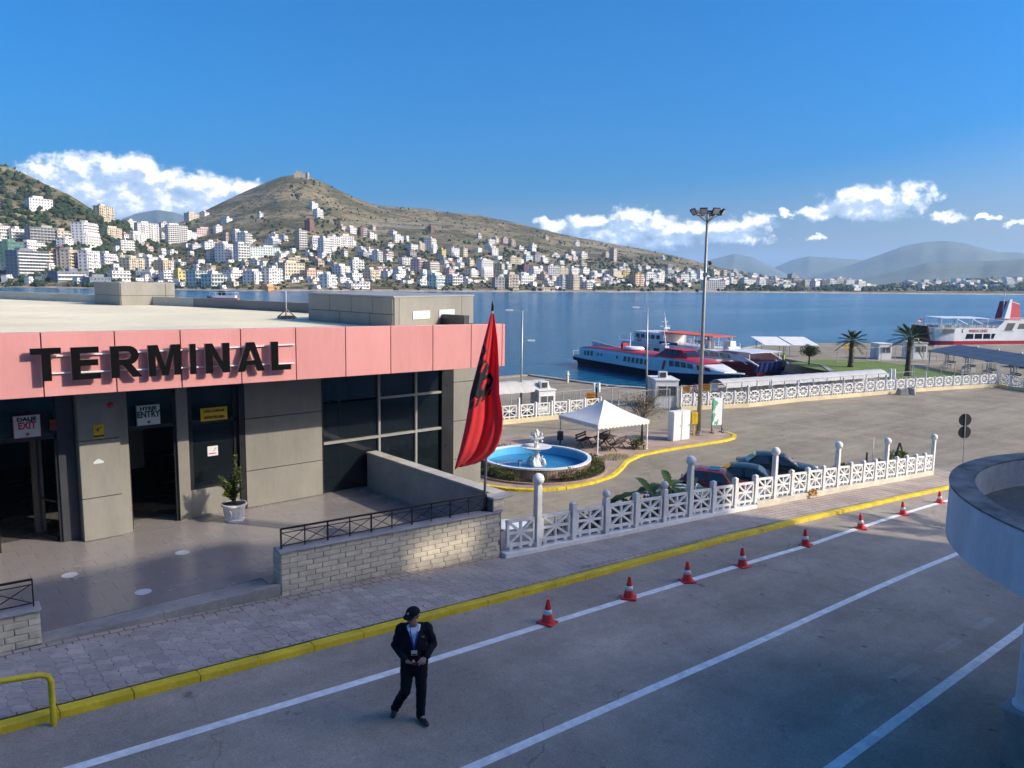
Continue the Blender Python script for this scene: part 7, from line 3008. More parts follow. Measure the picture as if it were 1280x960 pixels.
o = empty('signal_post', p, 0, 'pair of white signal heads on a post behind the tent peak', 'signal')
for x in (742.5, 748.5):
    a_, b_ = Pd(x, 490, p) - p, Pd(x, 478.5, p) - p
    mb = MB()
    mb.tube([a_, b_], 0.13, 10)
    mb.obj('signal_head', WHITE, o, smooth=True, angle=40)
mb = MB()
mb.bar((0, 0, 0), Pd(745.5, 484, p) - p, 0.10)
mb.obj('post', METD, o)
p = Vector((55.2, 41.6, ZL))
for (x0, x1, y0, y1, m, nm, lab) in ((851.2, 862.5, 481.8, 490.0, ORY, 'fence_board', 'orange yellow board left of the red warning triangle on the yard fence'), (877.5, 888, 480.2, 488.5, ORY, 'fence_board', 'orange yellow board right of the mast on the yard fence'), (888.4, 898, 479, 487.8, SWH, 'fence_board', 'white board next to the right hand orange board on the yard fence')):
    a_, b_ = Pd(x0, y1, p), Pd(x1, y0, p)
    d_ = Vector((b_.x - a_.x, b_.y - a_.y, 0))
    o = empty(nm, (a_.x, a_.y, a_.z), math.atan2(d_.y, d_.x), lab, 'sign', 'boards on the yard fence')
    mb = MB()
    mb.span((0, 0, 0), (d_.length, 0.03, b_.z - a_.z))
    mb.obj('panel', m, o)
    mb = MB()
    for z in (0.3, 0.55, 0.78):
        mb.span((d_.length * 0.12, -0.012, (b_.z - a_.z) * z), (d_.length * 0.88, -0.004, (b_.z - a_.z) * z + 0.05))
    tag(mb.obj('print_lines', RED if m is ORY else STEEL, o), kind='stuff')
a_, b_ = Pd(862.2, 491, p), Pd(872.5, 478.5, p)
d_ = Vector((b_.x - a_.x, b_.y - a_.y, 0))
o = empty('warning_triangle', (a_.x - d_.y * 0.05, a_.y - 0.08, a_.z), math.atan2(d_.y, d_.x), 'red rimmed white triangular warning sign by the floodlight mast', 'road sign')
w, h = d_.length, b_.z - a_.z
me = MB()
me.prism([(0, 0), (w, 0), (w / 2, h)], 0, 0.02)
m_ = me.mesh('plate', RED)
m_.transform(frame((0, 0, 0), (1, 0, 0), (0, 0, 1)))
link('plate', m_, o)
me = MB()
me.prism([(w * 0.17, h * 0.10), (w * 0.83, h * 0.10), (w / 2, h * 0.76)], 0.021, 0.026)
m_ = me.mesh('face', SWH)
m_.transform(frame((0, 0, 0), (1, 0, 0), (0, 0, 1)))
link('face', m_, o)
me = MB()
me.prism([(w * 0.42, h * 0.15), (w * 0.68, h * 0.15), (w * 0.6, h * 0.28), (w * 0.5, h * 0.30), (w * 0.49, h * 0.5), (w * 0.44, h * 0.5)], 0.027, 0.03)
m_ = me.mesh('symbol', BLACK)
m_.transform(frame((0, 0, 0), (1, 0, 0), (0, 0, 1)))
link('symbol', m_, o)
mb = MB()
mb.bar((w / 2, 0.03, ZL - a_.z), (w / 2, 0.03, h * 0.8), 0.06)
mb.obj('post', STEEL, o)

# bare flowering bush behind the tent
p = P(803, 527, ZL)
o = empty('bare_bush', p, 0, 'sparse bush of bare twigs with pinkish flowers behind the tent', 'bush')
st, lf = MB(), MB()
rb_ = random.Random(21)
for k in range(34):
    a_ = rb_.uniform(0, 6.28)
    s_ = rb_.uniform(0.4, 1.7)
    e_ = Vector((s_ * math.cos(a_), s_ * math.sin(a_), rb_.uniform(0.9, 2.5)))
    m1 = e_ * 0.45 + Vector((rb_.uniform(-.2, .2), rb_.uniform(-.2, .2), 0.2))
    st.tube([(0, 0, 0), m1, e_], [0.02, 0.014, 0.005], 4)
    for j in range(3):
        e2 = e_ * rb_.uniform(0.6, 1) + Vector((rb_.uniform(-.4, .4), rb_.uniform(-.4, .4), rb_.uniform(0, .5)))
        st.tube([e_ * 0.6 if j else m1, e2], [0.012, 0.004], 4)
        for q_ in range(16):
            lf.leaf(e2 + Vector((rb_.uniform(-.3, .3), rb_.uniform(-.3, .3), rb_.uniform(-.6, .15))), (rb_.uniform(-1, 1), rb_.uniform(-1, 1), rb_.uniform(-.5, 1)), (0, 0, 1), 0.12, 0.08)
tag(st.obj('twig', MATS['stem_brown'], o), kind='stuff')
tag(lf.obj('blossom', mat('blossom', (0.30, 0.20, 0.17), 0.8, 0.3, 3, col2=(0.22, 0.18, 0.04)), o, recalc=False), kind='stuff')

# ---------------------------------------------------------------- lawn, palms, trees, awnings, booths, solar shelters
mb = MB()
lp = [P(x, y, ZL + 0.08) for x, y in ((985, 454), (1018, 461), (1055, 467.5), (1100, 472), (1150, 475.5), (1205, 479), (1226, 470), (1180, 463.5), (1150, 459.5), (1100, 451.5), (1060, 449.5), (1020, 449.5))]
mb.add(lp, [tuple(range(len(lp)))])
lawn = mb.obj('lawn', mat('lawn_green', (0.13, 0.19, 0.02), 0.95, 0.2, 0.5, bump=0.5, bscale=14, col2=(0.09, 0.14, 0.02)), recalc=False)
for p_ in lawn.data.polygons:
    if p_.normal.z < 0:
        p_.flip()
tag(lawn, kind='structure')
FROND = leafmat('palm_frond', (0.105, 0.135, 0.035), (0.05, 0.075, 0.022), 0.5, 1.2)
TRUNK = mat('palm_trunk', (0.13, 0.10, 0.075), 0.95, 0.3, 3, bump=0.6, bscale=12)


def palm(p, h, rad_, label, seed=1, nf=30, fan=True):
    rr = random.Random(seed)
    o = empty('palm_tree', p, 0, label, 'palm tree')
    mb = MB()
    pts = [(0.05 * math.sin(k), 0, h * k / 8) for k in range(9)]
    mb.tube(pts, [0.42, 0.36, 0.31, 0.29, 0.28, 0.28, 0.29, 0.31, 0.26], 12)
    tr = mb.obj('trunk', TRUNK, o, smooth=True)
    mb = MB()
    for k in range(80):
        a = rr.uniform(0, 6.28)
        z = rr.uniform(0.4, h)
        mb.leaf((0.28 * math.cos(a), 0.28 * math.sin(a), z), (math.cos(a), math.sin(a), 0.9), (0, 0, 1), 0.28, 0.14)
    tag(mb.obj('bark_scale', TRUNK, tr, recalc=False), kind='stuff')
    for k in range(nf):
        a = k * 2.399 + rr.uniform(-.2, .2)
        e = lerp(1.25, -0.55, k / nf) + rr.uniform(-.1, .1)
        d = Vector((math.cos(a) * math.cos(e), math.sin(a) * math.cos(e), math.sin(e)))
        L = rad_ * rr.uniform(0.85, 1.08)
        mb = MB()
        base = Vector((0, 0, h))
        rib = []
        for j in range(7):
            t = j / 6
            rib.append(base + d * L * t + Vector((0, 0, -0.28 * L * t * t)))
        mb.tube(rib, [0.03, 0.025, 0.02, 0.018, 0.014, 0.01, 0.004], 4)
        side = d.cross(Vector((0, 0, 1))).normalized()
        for j in range(26):
            t = 0.30 + 0.70 * j / 25
            i0 = min(5, int(t * 6))
            c = rib[i0].lerp(rib[i0 + 1], t * 6 - i0)
            for s in (-1, 1):
                ld = side * s * 1.0 + d * (0.35 + 1.2 * t) + Vector((0, 0, 0.25 - 0.5 * rr.random()))
                mb.leaf(c, ld, (0, 0, 1), L * (0.34 - 0.12 * t) * rr.uniform(0.8, 1.1), 0.075)
        mb.obj('frond', FROND, o, recalc=False)
    return o


palm(P(1063, 459, ZL + 0.05), 3.5, 2.0, 'smaller palm tree on the lawn, between the awnings and the grey booth', 3)
palm(P(1134, 470, ZL + 0.05), 4.6, 2.45, 'larger palm tree on the lawn in front of the big ferry bow', 5)
# the palm beside the near building, whose fronds throw the feathered shadow on the road
palm(Vector((35.6, -1.4, zr(35.6))), 8.6, 2.6, 'tall palm tree at the corner of the near building', 9, nf=18)


def round_tree(p, h, r, label, seed, m, cat='tree'):
    rr = random.Random(seed)
    o = empty('leafy_tree', p, 0, label, cat)
    mb = MB()
    mb.tube([(0, 0, 0), (0.04, 0, h * 0.35), (0.0, 0.05, h * 0.6)], [0.13, 0.10, 0.07], 8)
    for k in range(6):
        a = rr.uniform(0, 6.28)
        mb.tube([(0.02, 0, h * 0.4), (0.4 * r * math.cos(a), 0.4 * r * math.sin(a), h * 0.62), (0.75 * r * math.cos(a), 0.75 * r * math.sin(a), h * 0.8)], [0.06, 0.04, 0.01], 5)
    mb.obj('trunk', MATS['stem_brown'], o)
    lf = MB()
    for k in range(1300):
        v = Vector((rr.gauss(0, 1), rr.gauss(0, 1), rr.gauss(0, 1))).normalized() * (rr.random() ** 0.45)
        l = 0.8 + 0.5 * noise.noise(v * 2.2 + Vector((seed, 0, 0)))
        c = Vector((v.x * r * l, v.y * r * l, h * 0.72 + v.z * h * 0.3 * l))
        lf.leaf(c, v + Vector((rr.uniform(-.8, .8), rr.uniform(-.8, .8), rr.uniform(-.4, .6))), (rr.uniform(-1, 1), rr.uniform(-1, 1), 1), 0.22, 0.12)
    tag(lf.obj('crown', m, o, recalc=False), kind='stuff')
    return o


round_tree(P(1011, 456.5, ZL), 2.75, 1.5, 'small round olive green tree in front of the white awnings', 4, HEDGE)
for k, (x, lab) in enumerate(((1001, 'right one of the two slanted white awnings on the quay'), (966, 'left one of the two slanted white awnings on the quay'))):
    p = P(x, 446, ZL)
    o = empty('quay_awning', p, rad(-40.5), lab, 'awning', 'white awnings on the quay')
    W_ = 4.0
    for sx in (-0.45, 0.45):
        for y_, h_ in ((0, 1.75), (2.6, 2.75)):
            mb = MB()
            mb.bar((sx * W_, y_, 0), (sx * W_, y_, h_), 0.09)
            mb.obj('post', STEEL, o)
    mb = MB()
    mb.hexa([(-W_ / 2 + 0.6, -0.3, 1.72), (W_ / 2 + 0.6, -0.3, 1.72), (W_ / 2 - 0.6, 2.9, 2.78), (-W_ / 2 - 0.6, 2.9, 2.78)], [(-W_ / 2 + 0.6, -0.3, 1.80), (W_ / 2 + 0.6, -0.3, 1.80), (W_ / 2 - 0.6, 2.9, 2.86), (-W_ / 2 - 0.6, 2.9, 2.86)])
    mb.obj('roof_sheet', KW, o)
q = P(1098, 449.5, ZL)
cabin('quay_booth', (q.x, q.y), -0.62, 2.0, 2.4, 2.3, 'grey white booth on the quay right of the smaller palm', ac=False)
q = P(1141, 449, ZL)
cabin('quay_booth', (q.x, q.y), -0.62, 2.2, 3.0, 2.45, 'white booth on the quay behind the larger palm', ac=True)
# orange sign by the palm
q = P(1058, 449, ZL)
o = empty('orange_board', q, -0.7, 'small orange board on a post behind the smaller palm', 'sign')
mb = MB()
mb.bar((0, 0, 0), (0, 0, 1.4), 0.06)
mb.obj('post', STEEL, o)
mb = MB()
mb.box((0, -0.03, 1.75), (0.95, 0.04, 0.75))
mb.obj('panel', ORY, o)

SOLAR = mat('solar_blue', (0.075, 0.095, 0.125), 0.5, 0.12, 1.0, spec=0.3)
sa, sb = Vector((113.6, 43.6, ZL)), Vector((99.0, 26.4, ZL))
dS = (sb - sa).normalized()
nS = Vector((-dS.y, dS.x, 0))          # away from the camera
nb = 5
bay = (sb - sa).length / nb
for k in range(nb):
    o = empty('solar_shelter', sa + dS * (bay * k), math.atan2(dS.y, dS.x), ['first and farthest left of the blue solar roof shelters', 'second blue solar roof shelter from the left palm side', 'middle blue solar roof shelter of the row', 'fourth blue solar roof shelter, before the blue car', 'last blue solar roof shelter at the right picture edge'][k], 'shelter', 'solar roof shelters at the quay')
    y1 = 3.4
    sg = 1 if dS.cross(nS).z > 0 else -1
    for (x_) in (0.15, bay - 0.35):
        for (yy, hh) in ((0, 2.05), (y1, 2.75)):
            mb = MB()
            mb.bar((x_, yy * sg, 0), (x_, yy * sg, hh), 0.11)
            mb.obj('post', mat('shelter_steel', (0.36, 0.37, 0.38), 0.5, 0.08, 2), o)
        mb = MB()
        mb.bar((x_, -0.3 * sg, 2.0), (x_, (y1 + 0.3) * sg, 2.80), 0.11)
        mb.obj('beam', MATS['shelter_steel'], o)
    for i in range(2):
        for j in range(3):
            x0, x1 = 0.03 + i * (bay - 0.1) / 2, -0.01 + (i + 1) * (bay - 0.1) / 2
            t0, t1 = j / 3, (j + 1) / 3
            ya, yb_ = lerp(-0.5, y1 + 0.6, t0) + 0.02, lerp(-0.5, y1 + 0.6, t1) - 0.02
            za, zb_ = 2.06 + 0.2 * (ya + 0.5), 2.06 + 0.2 * (yb_ + 0.5)
            mb = MB()
            mb.hexa([(x0, ya * sg, za), (x1, ya * sg, za), (x1, yb_ * sg, zb_), (x0, yb_ * sg, zb_)], [(x0, ya * sg, za + 0.05), (x1, ya * sg, za + 0.05), (x1, yb_ * sg, zb_ + 0.05), (x0, yb_ * sg, zb_ + 0.05)])
            mb.obj('solar_panel', SOLAR, o)
    mb = MB()
    mb.lathe([(0, 0), (0.13, 0), (0.16, 0.12), (0.1, 0.24), (0, 0.26)], c=(bay - 0.1, (y1 + 0.5) * sg, 2.95), n=10)
    mb.obj('lamp_globe', LAMP, o, smooth=True)
    # bench and white legs below
    bn = empty('quay_bench', sa + dS * (bay * k + bay * 0.5) + nS * 1.6, math.atan2(dS.y, dS.x), ['dark bench with pale ends under the first solar shelter', 'dark bench with pale ends under the second solar shelter', 'dark bench with pale ends under the middle solar shelter', 'dark bench with pale ends under the fourth solar shelter', 'dark bench with pale ends under the last solar shelter'][k], 'bench', 'benches under the solar shelters')
    for yy, zz in ((-0.2, 0.46), (0.0, 0.46), (0.2, 0.46), (0.32, 0.68), (0.36, 0.86)):
        mb = MB()
        mb.box((0, yy, zz), (1.9, 0.16 if zz < 0.5 else 0.04, 0.05 if zz < 0.5 else 0.13))
        mb.obj('slat', WOOD, bn)
    for s in (-1, 1):
        mb = MB()
        mb.box((s * 0.98, 0.02, 0.32), (0.14, 0.62, 0.64))
        mb.obj('leg', KW, bn)

# heap of broken concrete by the fence, pair of white posts
rc = random.Random(31)
for k, (x, y, w_, h_, lab) in enumerate(((1127, 493.5, 0.95, 0.75, 'left grey concrete block in front of the wheel pattern fence'), (1138.5, 493.0, 1.0, 0.85, 'right grey concrete block in front of the wheel pattern fence'))):
    p = P(x, y, ZL)
    mb = MB()
    lo = [(-w_ / 2, -0.4, 0), (w_ / 2, -0.45, 0), (w_ / 2, 0.4, 0), (-w_ / 2, 0.4, 0)]
    hi = [(-w_ * 0.35, -0.3, h_ * 0.7), (w_ * 0.4, -0.38, h_), (w_ * 0.45, 0.3, h_ * 0.8), (-w_ * 0.3, 0.35, h_ * 0.95)]
    mb.hexa(lo, hi)
    o = mb.obj('concrete_block', GREYCON, bevel=0.05)
    o.location = p
    o.rotation_euler = (0, 0, -0.6 + k)
    tag(o, lab, 'block', 'concrete blocks by the fence')
for k, x in enumerate((1113, 1117.5)):
    p = P(x, 487, ZL)
    mb = MB()
    t_ = Pd(x + 0.6, 461, p) - p
    mb.tube([(0, 0, 0), t_], 0.13, 10)
    o = mb.obj('white_pole', WHITE, smooth=True, angle=40)
    o.location = p
    tag(o, ('left', 'right')[k] + ' one of two thin white poles behind the wheel pattern fence', 'pole', 'pair of white poles')

# ---------------------------------------------------------------- things behind the near fence
# back of two round road signs
p = P(1204.5, 580, -3.1)
o = empty('round_signs', p, 0, 'two round road signs seen from behind on one thin pole', 'road sign')
tp_ = Pd(1207, 517, p) - p
mb = MB()
mb.tube([(0, 0, -0.6), tp_], 0.03, 8)
mb.obj('pole', STEEL, o)
for y_ in (525, 540.5):
    c = Pd(1207 - (y_ - 525) * 0.05, y_, p) - p
    mb = MB()
    mb.tube([c + vf * 0.035, c + vf * 0.06], 0.345, 24)
    mb.obj('sign_disc', METD, o)
# black A frame with plants
p = P(1124, 579, -3.6)
o = empty('folding_sign', p, 0.2, 'black triangular folding frame standing behind the far end of the fence', 'folding sign')
tpz = (Pd(1125, 553.5, p) - p)
hh = tpz.z
for s, m_ in ((-1, METD), (1, METD)):
    mb = MB()
    e0 = vr * (s * 0.42)
    mb.bar(e0 + Vector((0, 0, 0)), tpz, 0.10, 0.06)
    mb.obj('leg', m_, o)
mb = MB()
mb.bar(vr * 0.5 + vf * 0.15, tpz + vf * 0.05, 0.04)
mb.bar(vr * -0.05 + vf * 0.3, tpz + vf * 0.06, 0.05)
mb.obj('strut', KW, o)
YLEAF = leafmat('yellow_green_leaf', (0.26, 0.27, 0.03), (0.10, 0.14, 0.02), 0.6, 5)
leafball('yellow_shrub', P(1125, 571, -3.2), (0.42, 0.35, 0.34), 320, YLEAF, 0.15, 'yellow green shrub under the black folding frame', 'shrub', seed=8)
leafball('yellow_shrub', P(1112, 570, -3.1), (0.2, 0.2, 0.32), 130, YLEAF, 0.13, 'small yellow green shrub left of the black folding frame', 'shrub', seed=9)
leafball('low_shrub', P(1052, 586, -4.0), (0.9, 0.4, 0.3), 320, HEDGE, 0.15, 'low green shrub behind the middle lamp of the fence', 'shrub', seed=10)
leafball('low_shrub', P(1098, 581, -3.4), (0.5, 0.3, 0.25), 200, HEDGE, 0.14, 'low green shrub at the foot of the thin grey pole', 'shrub', seed=11)
q = Vector((26.6, 13.83, zr(26.6) + 0.33))
leafball('flower_bush', q, (0.12, 0.10, 0.10), 110, mat('marigold', (0.75, 0.42, 0.01), 0.7, 0.2, 8), 0.09, 'small bunch of yellow flowers poking through the fence', 'flowers', seed=12, stem=False)
for (x, y0, y1, r_, nm, lab) in ((1083, 587, 565.5, 0.07, 'black_bollard', 'short leaning black post behind the fence'), (1091, 586, 547, 0.022, 'grey_pole', 'thin bare grey pole behind the fence')):
    p = P(x, y0, -4.0)
    mb = MB()
    mb.tube([(0, 0, -0.5), Pd(x + 1.2, y1, p) - p], r_, 8)
    o = mb.obj(nm, METD if r_ > 0.05 else STEEL, smooth=True)
    o.location = p
    tag(o, lab, 'post')

# banana plants
BAN = leafmat('banana_leaf', (0.055, 0.095, 0.022), (0.025, 0.05, 0.015), 0.62, 2.0)


def banana(p, h, seed, label, leaves):
    rr = random.Random(seed)
    o = empty('banana_plant', p, 0, label, 'banana plant', 'banana plants behind the fence')
    mb = MB()
    mb.tube([(0, 0, -2.5), (0, 0, h * 0.35), (0.02, 0, h * 0.62)], [0.12, 0.10, 0.06], 8)
    mb.obj('trunk', mat('banana_stem', (0.12, 0.13, 0.05), 0.7, 0.2, 4), o, smooth=True)
    for (az_, el_, L, W_) in leaves:
        d = Vector((math.cos(az_), math.sin(az_), 0))
        s = Vector((-d.y, d.x, 0))
        rows = []
        for k in range(15):
            t = k / 14
            c = Vector((0, 0, h * 0.6)) + d * (1.25 * L * t * math.cos(el_)) + Vector((0, 0, L * t * math.sin(el_) - 0.75 * L * t * t * math.cos(el_)))
            w_ = W_ * (math.sin(PI * min(1, 0.06 + t * 0.97)) ** 0.6) * (1 if k % 2 else 0.72) * 0.8
            fold = Vector((0, 0, 0.22 * w_))
            rows.append([c - s * w_ + fold, c - s * w_ * 0.5 + fold * 0.6, c, c + s * w_ * 0.5 + fold * 0.6, c + s * w_ + fold])
        mb = MB()
        mb.loft(rows, caps=False, closed=False)
        mb.obj('leaf', BAN, o, smooth=True, recalc=False)


banana((19.0, 15.3, -1.45), 2.1, 1, 'banana plant with the broadest leaf, at the left of the clump', [(2.75, 0.30, 1.9, 0.30), (0.4, 0.6, 1.3, 0.26), (4.2, 0.3, 1.2, 0.24), (1.4, 0.9, 1.1, 0.22), (5.4, 0.3, 1.2, 0.24)])
banana((20.2, 15.5, -1.6), 2.3, 2, 'banana plant in the middle of the clump behind the fence', [(2.9, 0.5, 1.5, 0.28), (0.2, 0.45, 1.4, 0.26), (1.0, 0.95, 1.1, 0.22), (4.4, 0.25, 1.2, 0.24), (3.6, 0.2, 1.3, 0.26), (5.7, 0.3, 1.2, 0.24)])
banana((18.0, 15.2, -1.4), 1.75, 3, 'low banana plant at the left end behind the fence', [(3.0, 0.2, 1.2, 0.24), (0.1, 0.3, 1.0, 0.22), (1.8, 0.6, 0.8, 0.2), (4.6, 0.3, 1.0, 0.22)])
banana((21.5, 15.5, -1.75), 2.2, 4, 'banana plant at the right end of the clump behind the fence', [(2.4, 0.6, 1.1, 0.22), (0.6, 0.7, 1.0, 0.2), (4.9, 0.3, 1.0, 0.22), (3.4, 0.25, 1.1, 0.22)])
# planting bed that carries them
mb = MB()
for u0 in range(12, 40):
    mb.hexa([(u0, 14.35, ZL), (u0 + 1, 14.35, ZL), (u0 + 1, 17.2, ZL), (u0, 17.2, ZL)], [(u0, 14.35, max(ZL + 0.05, zr(u0) - 0.6)), (u0 + 1, 14.35, max(ZL + 0.05, zr(u0 + 1) - 0.6)), (u0 + 1, 17.2, ZL + 0.1), (u0, 17.2, ZL + 0.1)])
tag(mb.obj('planted_slope', mat('bed_soil', (0.07, 0.065, 0.035), 0.95, 0.3, 3, bump=0.4)), kind='structure')
leafball('undergrowth', (16.6, 15.0, -0.75), (2.6, 0.45, 0.62), 1700, HEDGE, 0.17, kind='stuff', seed=14)
leafball('undergrowth', (20.6, 15.1, -1.1), (2.4, 0.45, 0.6), 1500, HEDGE, 0.17, kind='stuff', seed=15)

# ---------------------------------------------------------------- cars
TYRE = mat('tyre_rubber', (0.02, 0.02, 0.02), 0.85, 0.1, 5)
RIM = mat('alloy_rim', (0.42, 0.42, 0.43), 0.35, 0.05, 5, metal=0.7)
CGL = glass('car_glass', (0.02, 0.028, 0.032), 0.04)
HL = mat('headlight_glass', (0.6, 0.62, 0.62), 0.1, 0.0)
TLR = mat('tail_light', (0.35, 0.01, 0.01), 0.2, 0.0)


def car(p, ang, paint, label, L=4.4, W_=1.74, H_=1.43, hatch=False, sunroof=False, stripe=None):
    o = empty('parked_car', p, ang, label, 'car', 'cars parked behind the fence')
    hw = W_ / 2
    belt = 0.92

    def sec(x, zt, w, zb=0.24):
        return [(x, -w * 0.90, zb), (x, -w, zb + 0.16), (x, -w, zt - 0.22), (x, -w * 0.93, zt - 0.04), (x, -w * 0.80, zt), (x, w * 0.80, zt), (x, w * 0.93, zt - 0.04), (x, w, zt - 0.22), (x, w, zb + 0.16), (x, w * 0.90, zb)]
    x0, x1 = -L / 2, L / 2
    st = [sec(x0, 0.72, hw * 0.80, 0.36), sec(x0 + 0.10, 0.90, hw * 0.92, 0.28), sec(x0 + 0.5, belt + 0.03, hw), sec(-0.6, belt + 0.02, hw), sec(0.5, belt, hw), sec(x1 - 1.05, belt - 0.06, hw * 0.99), sec(x1 - 0.4, 0.78, hw * 0.95), sec(x1 - 0.08, 0.66, hw * 0.86, 0.28), sec(x1, 0.56, hw * 0.76, 0.34)]
    mb = MB()
    mb.loft(st)
    body = mb.obj('body', paint, o, smooth=True, angle=38, bevel=0.0)
    rx0 = x0 + (0.55 if hatch else 1.15)          # roof rear / front edges
    rx1 = 0.28
    bx0 = x0 + (0.18 if hatch else 0.55)
    bx1 = x1 - 1.18
    rw, bw = hw * 0.72, hw * 0.93
    low = [(bx0, -bw, belt), (bx1, -bw, belt - 0.03), (bx1, bw, belt - 0.03), (bx0, bw, belt)]
    top = [(rx0, -rw, H_ - 0.05), (rx1, -rw, H_ - 0.05), (rx1, rw, H_ - 0.05), (rx0, rw, H_ - 0.05)]
    mb = MB()
    mb.hexa(low, top)
    mb.obj('cabin', paint, o, smooth=False, bevel=0.05)
    mb = MB()
    xs = [rx0 - 0.03, lerp(rx0, rx1, 0.3), lerp(rx0, rx1, 0.7), rx1 + 0.03]
    zs = [H_ - 0.06, H_, H_, H_ - 0.05]
    mb.loft([[(x, -rw * 1.01, z - 0.05), (x, -rw * 0.8, z - 0.005), (x, 0, z + 0.012), (x, rw * 0.8, z - 0.005), (x, rw * 1.01, z - 0.05), (x, rw * 0.9, z - 0.09), (x, -rw * 0.9, z - 0.09)] for x, z in zip(xs, zs)])
    rf = mb.obj('roof', paint, o, smooth=True, angle=40)
    if sunroof:
        mb = MB()
        mb.box((lerp(rx0, rx1, 0.72), 0, H_ + 0.012), (0.55, 0.85, 0.03))
        mb.obj('sunroof', CGL, rf, bevel=0.01)

    def pane(q, name):
        q = [Vector(w_) for w_ in q]
        c = sum(q, Vector()) / 4
        nrm = (q[1] - q[0]).cross(q[3] - q[0]).normalized()
        if nrm.dot(c - Vector((0, 0, 0.8))) < 0:
            nrm = -nrm
        q = [c + (w_ - c) * 0.90 + nrm * 0.012 for w_ in q]
        m = MB()
        m.hexa(q, [w_ + nrm * 0.012 for w_ in q])
        return m.obj(name, CGL, o, bevel=0.0)
    L4, T4 = [Vector(w_) for w_ in low], [Vector(w_) for w_ in top]
    pane([L4[1], L4[2], T4[2], T4[1]], 'windscreen')
    pane([L4[3], L4[0], T4[0], T4[3]], 'rear_window')
    for s, (a_, b_, c_, d_) in ((-1, (L4[0], L4[1], T4[1], T4[0])), (1, (L4[3], L4[2], T4[2], T4[3]))):
        for t0, t1 in ((0.04, 0.46), (0.50, 0.94)):
            pane([a_.lerp(b_, t0), a_.lerp(b_, t1), d_.lerp(c_, t1), d_.lerp(c_, t0)], 'side_window')
        for wx in (x0 + 0.78, x1 - 0.82):
            mb = MB()
            y = s * (hw - 0.09)
            mb.tube([(wx, y - 0.10, 0.31), (wx, y - 0.085, 0.31), (wx, y + 0.085, 0.31), (wx, y + 0.10, 0.31)], [0.27, 0.31, 0.31, 0.27], 22)
            wh = mb.obj('wheel', TYRE, o, smooth=True, angle=40)
            mb = MB()
            mb.tube([(wx, y + s * 0.085, 0.31), (wx, y + s * 0.108, 0.31)], [0.20, 0.17], 14)
            mb.obj('rim', RIM, wh)
        mb = MB()
        mb.box((bx1 - 0.22, s * (hw + 0.06), belt + 0.06), (0.16, 0.18, 0.13))
        mb.obj('mirror', paint, o, bevel=0.03)
        mb = MB()
        mb.box((x1 - 0.13, s * hw * 0.64, 0.62), (0.22, 0.34, 0.14), -0.35 * s)
        mb.obj('headlight', HL, o, bevel=0.02)
        mb = MB()
        mb.box((x0 + 0.09, s * hw * 0.72, 0.78), (0.14, 0.30, 0.16))
        mb.obj('tail_light', TLR, o, bevel=0.02)
    mb = MB()
    mb.box((x1 - 0.0, 0, 0.42), (0.07, 0.9, 0.16))
    mb.obj('grille', METD, o)
    mb = MB()
    mb.box((x1 + 0.015, 0, 0.40), (0.06, 0.50, 0.10))
    mb.obj('number_plate', SWH, o)
    if stripe:
        for s in (-1, 1):
            mb = MB()
            mb.span((x0 + 0.5, s * (hw + 0.004), 0.50), (x1 - 1.0, s * (hw + 0.012), 0.62))
            mb.obj('side_stripe', stripe, o)
    return o


AC = math.atan2(-0.86, 0.50)
P_RED = mat('car_red', (0.13, 0.022, 0.025), 0.25, 0.06, 2, coat=0.1)
P_BLK = mat('car_black', (0.010, 0.014, 0.017), 0.35, 0.06, 2, coat=0.1)
P_GRN = mat('car_dark_green', (0.008, 0.016, 0.018), 0.35, 0.06, 2, coat=0.1)
P_WHT = mat('car_white', (0.70, 0.70, 0.69), 0.3, 0.04, 2, coat=0.1)
P_SIL = mat('car_silver', (0.42, 0.46, 0.50), 0.3, 0.04, 2, coat=0.1)
car((33.3, 22.5, ZL + 0.006), AC, P_RED, 'dark red hatchback with a black sunroof behind the shaded fence posts', L=3.9, H_=1.46, hatch=True, sunroof=True)
car((35.6, 22.0, ZL + 0.006), AC, P_BLK, 'black saloon in the middle between the red hatchback and green black saloon', L=4.4)
car((39.3, 22.7, ZL + 0.006), AC + 0.08, P_GRN, 'green black saloon parked farthest right, seen over the fence', L=4.5)
car((29.7, 21.6, ZL + 0.006), AC, P_SIL, 'silver car mostly hidden behind the banana plants', L=4.2)
car((19.3, 22.0, ZL + 0.006), AC + 0.1, P_WHT, 'white car with a red side stripe behind the left end of the fence', L=4.4, stripe=RED)
q = P(1281, 459.5, ZL)
car((q.x, q.y, ZL + 0.006), AC + 2.2, mat('car_blue', (0.05, 0.13, 0.22), 0.25, 0.05, 2, coat=0.1), 'blue car under the last solar shelter at the right picture edge', L=4.2)

# ================================================================ SHIPS
SHW = mat('ship_white', (0.62, 0.63, 0.64), 0.45, 0.06, 0.5, stain=0.12)
SHR = mat('ship_red', (0.42, 0.022, 0.04), 0.45, 0.10, 0.5, stain=0.1)
SHN = mat('ship_navy', (0.008, 0.012, 0.03), 0.4, 0.1, 0.5)
SHM = mat('ship_maroon', (0.16, 0.018, 0.028), 0.5, 0.15, 0.5, stain=0.2)
SHB = mat('ship_blue', (0.015, 0.03, 0.13), 0.5, 0.12, 0.8)
ORG = mat('awning_orange', (0.62, 0.09, 0.03), 0.7, 0.08, 0.8)
SGL = glass('ship_glass', (0.015, 0.02, 0.028), 0.06)


def place(o, a, b):
    """origin at the stern a, x axis towards the bow b"""
    o.location = (a[0], a[1], ZS)
    o.rotation_euler = (0, 0, math.atan2(b[1] - a[1], b[0] - a[0]))


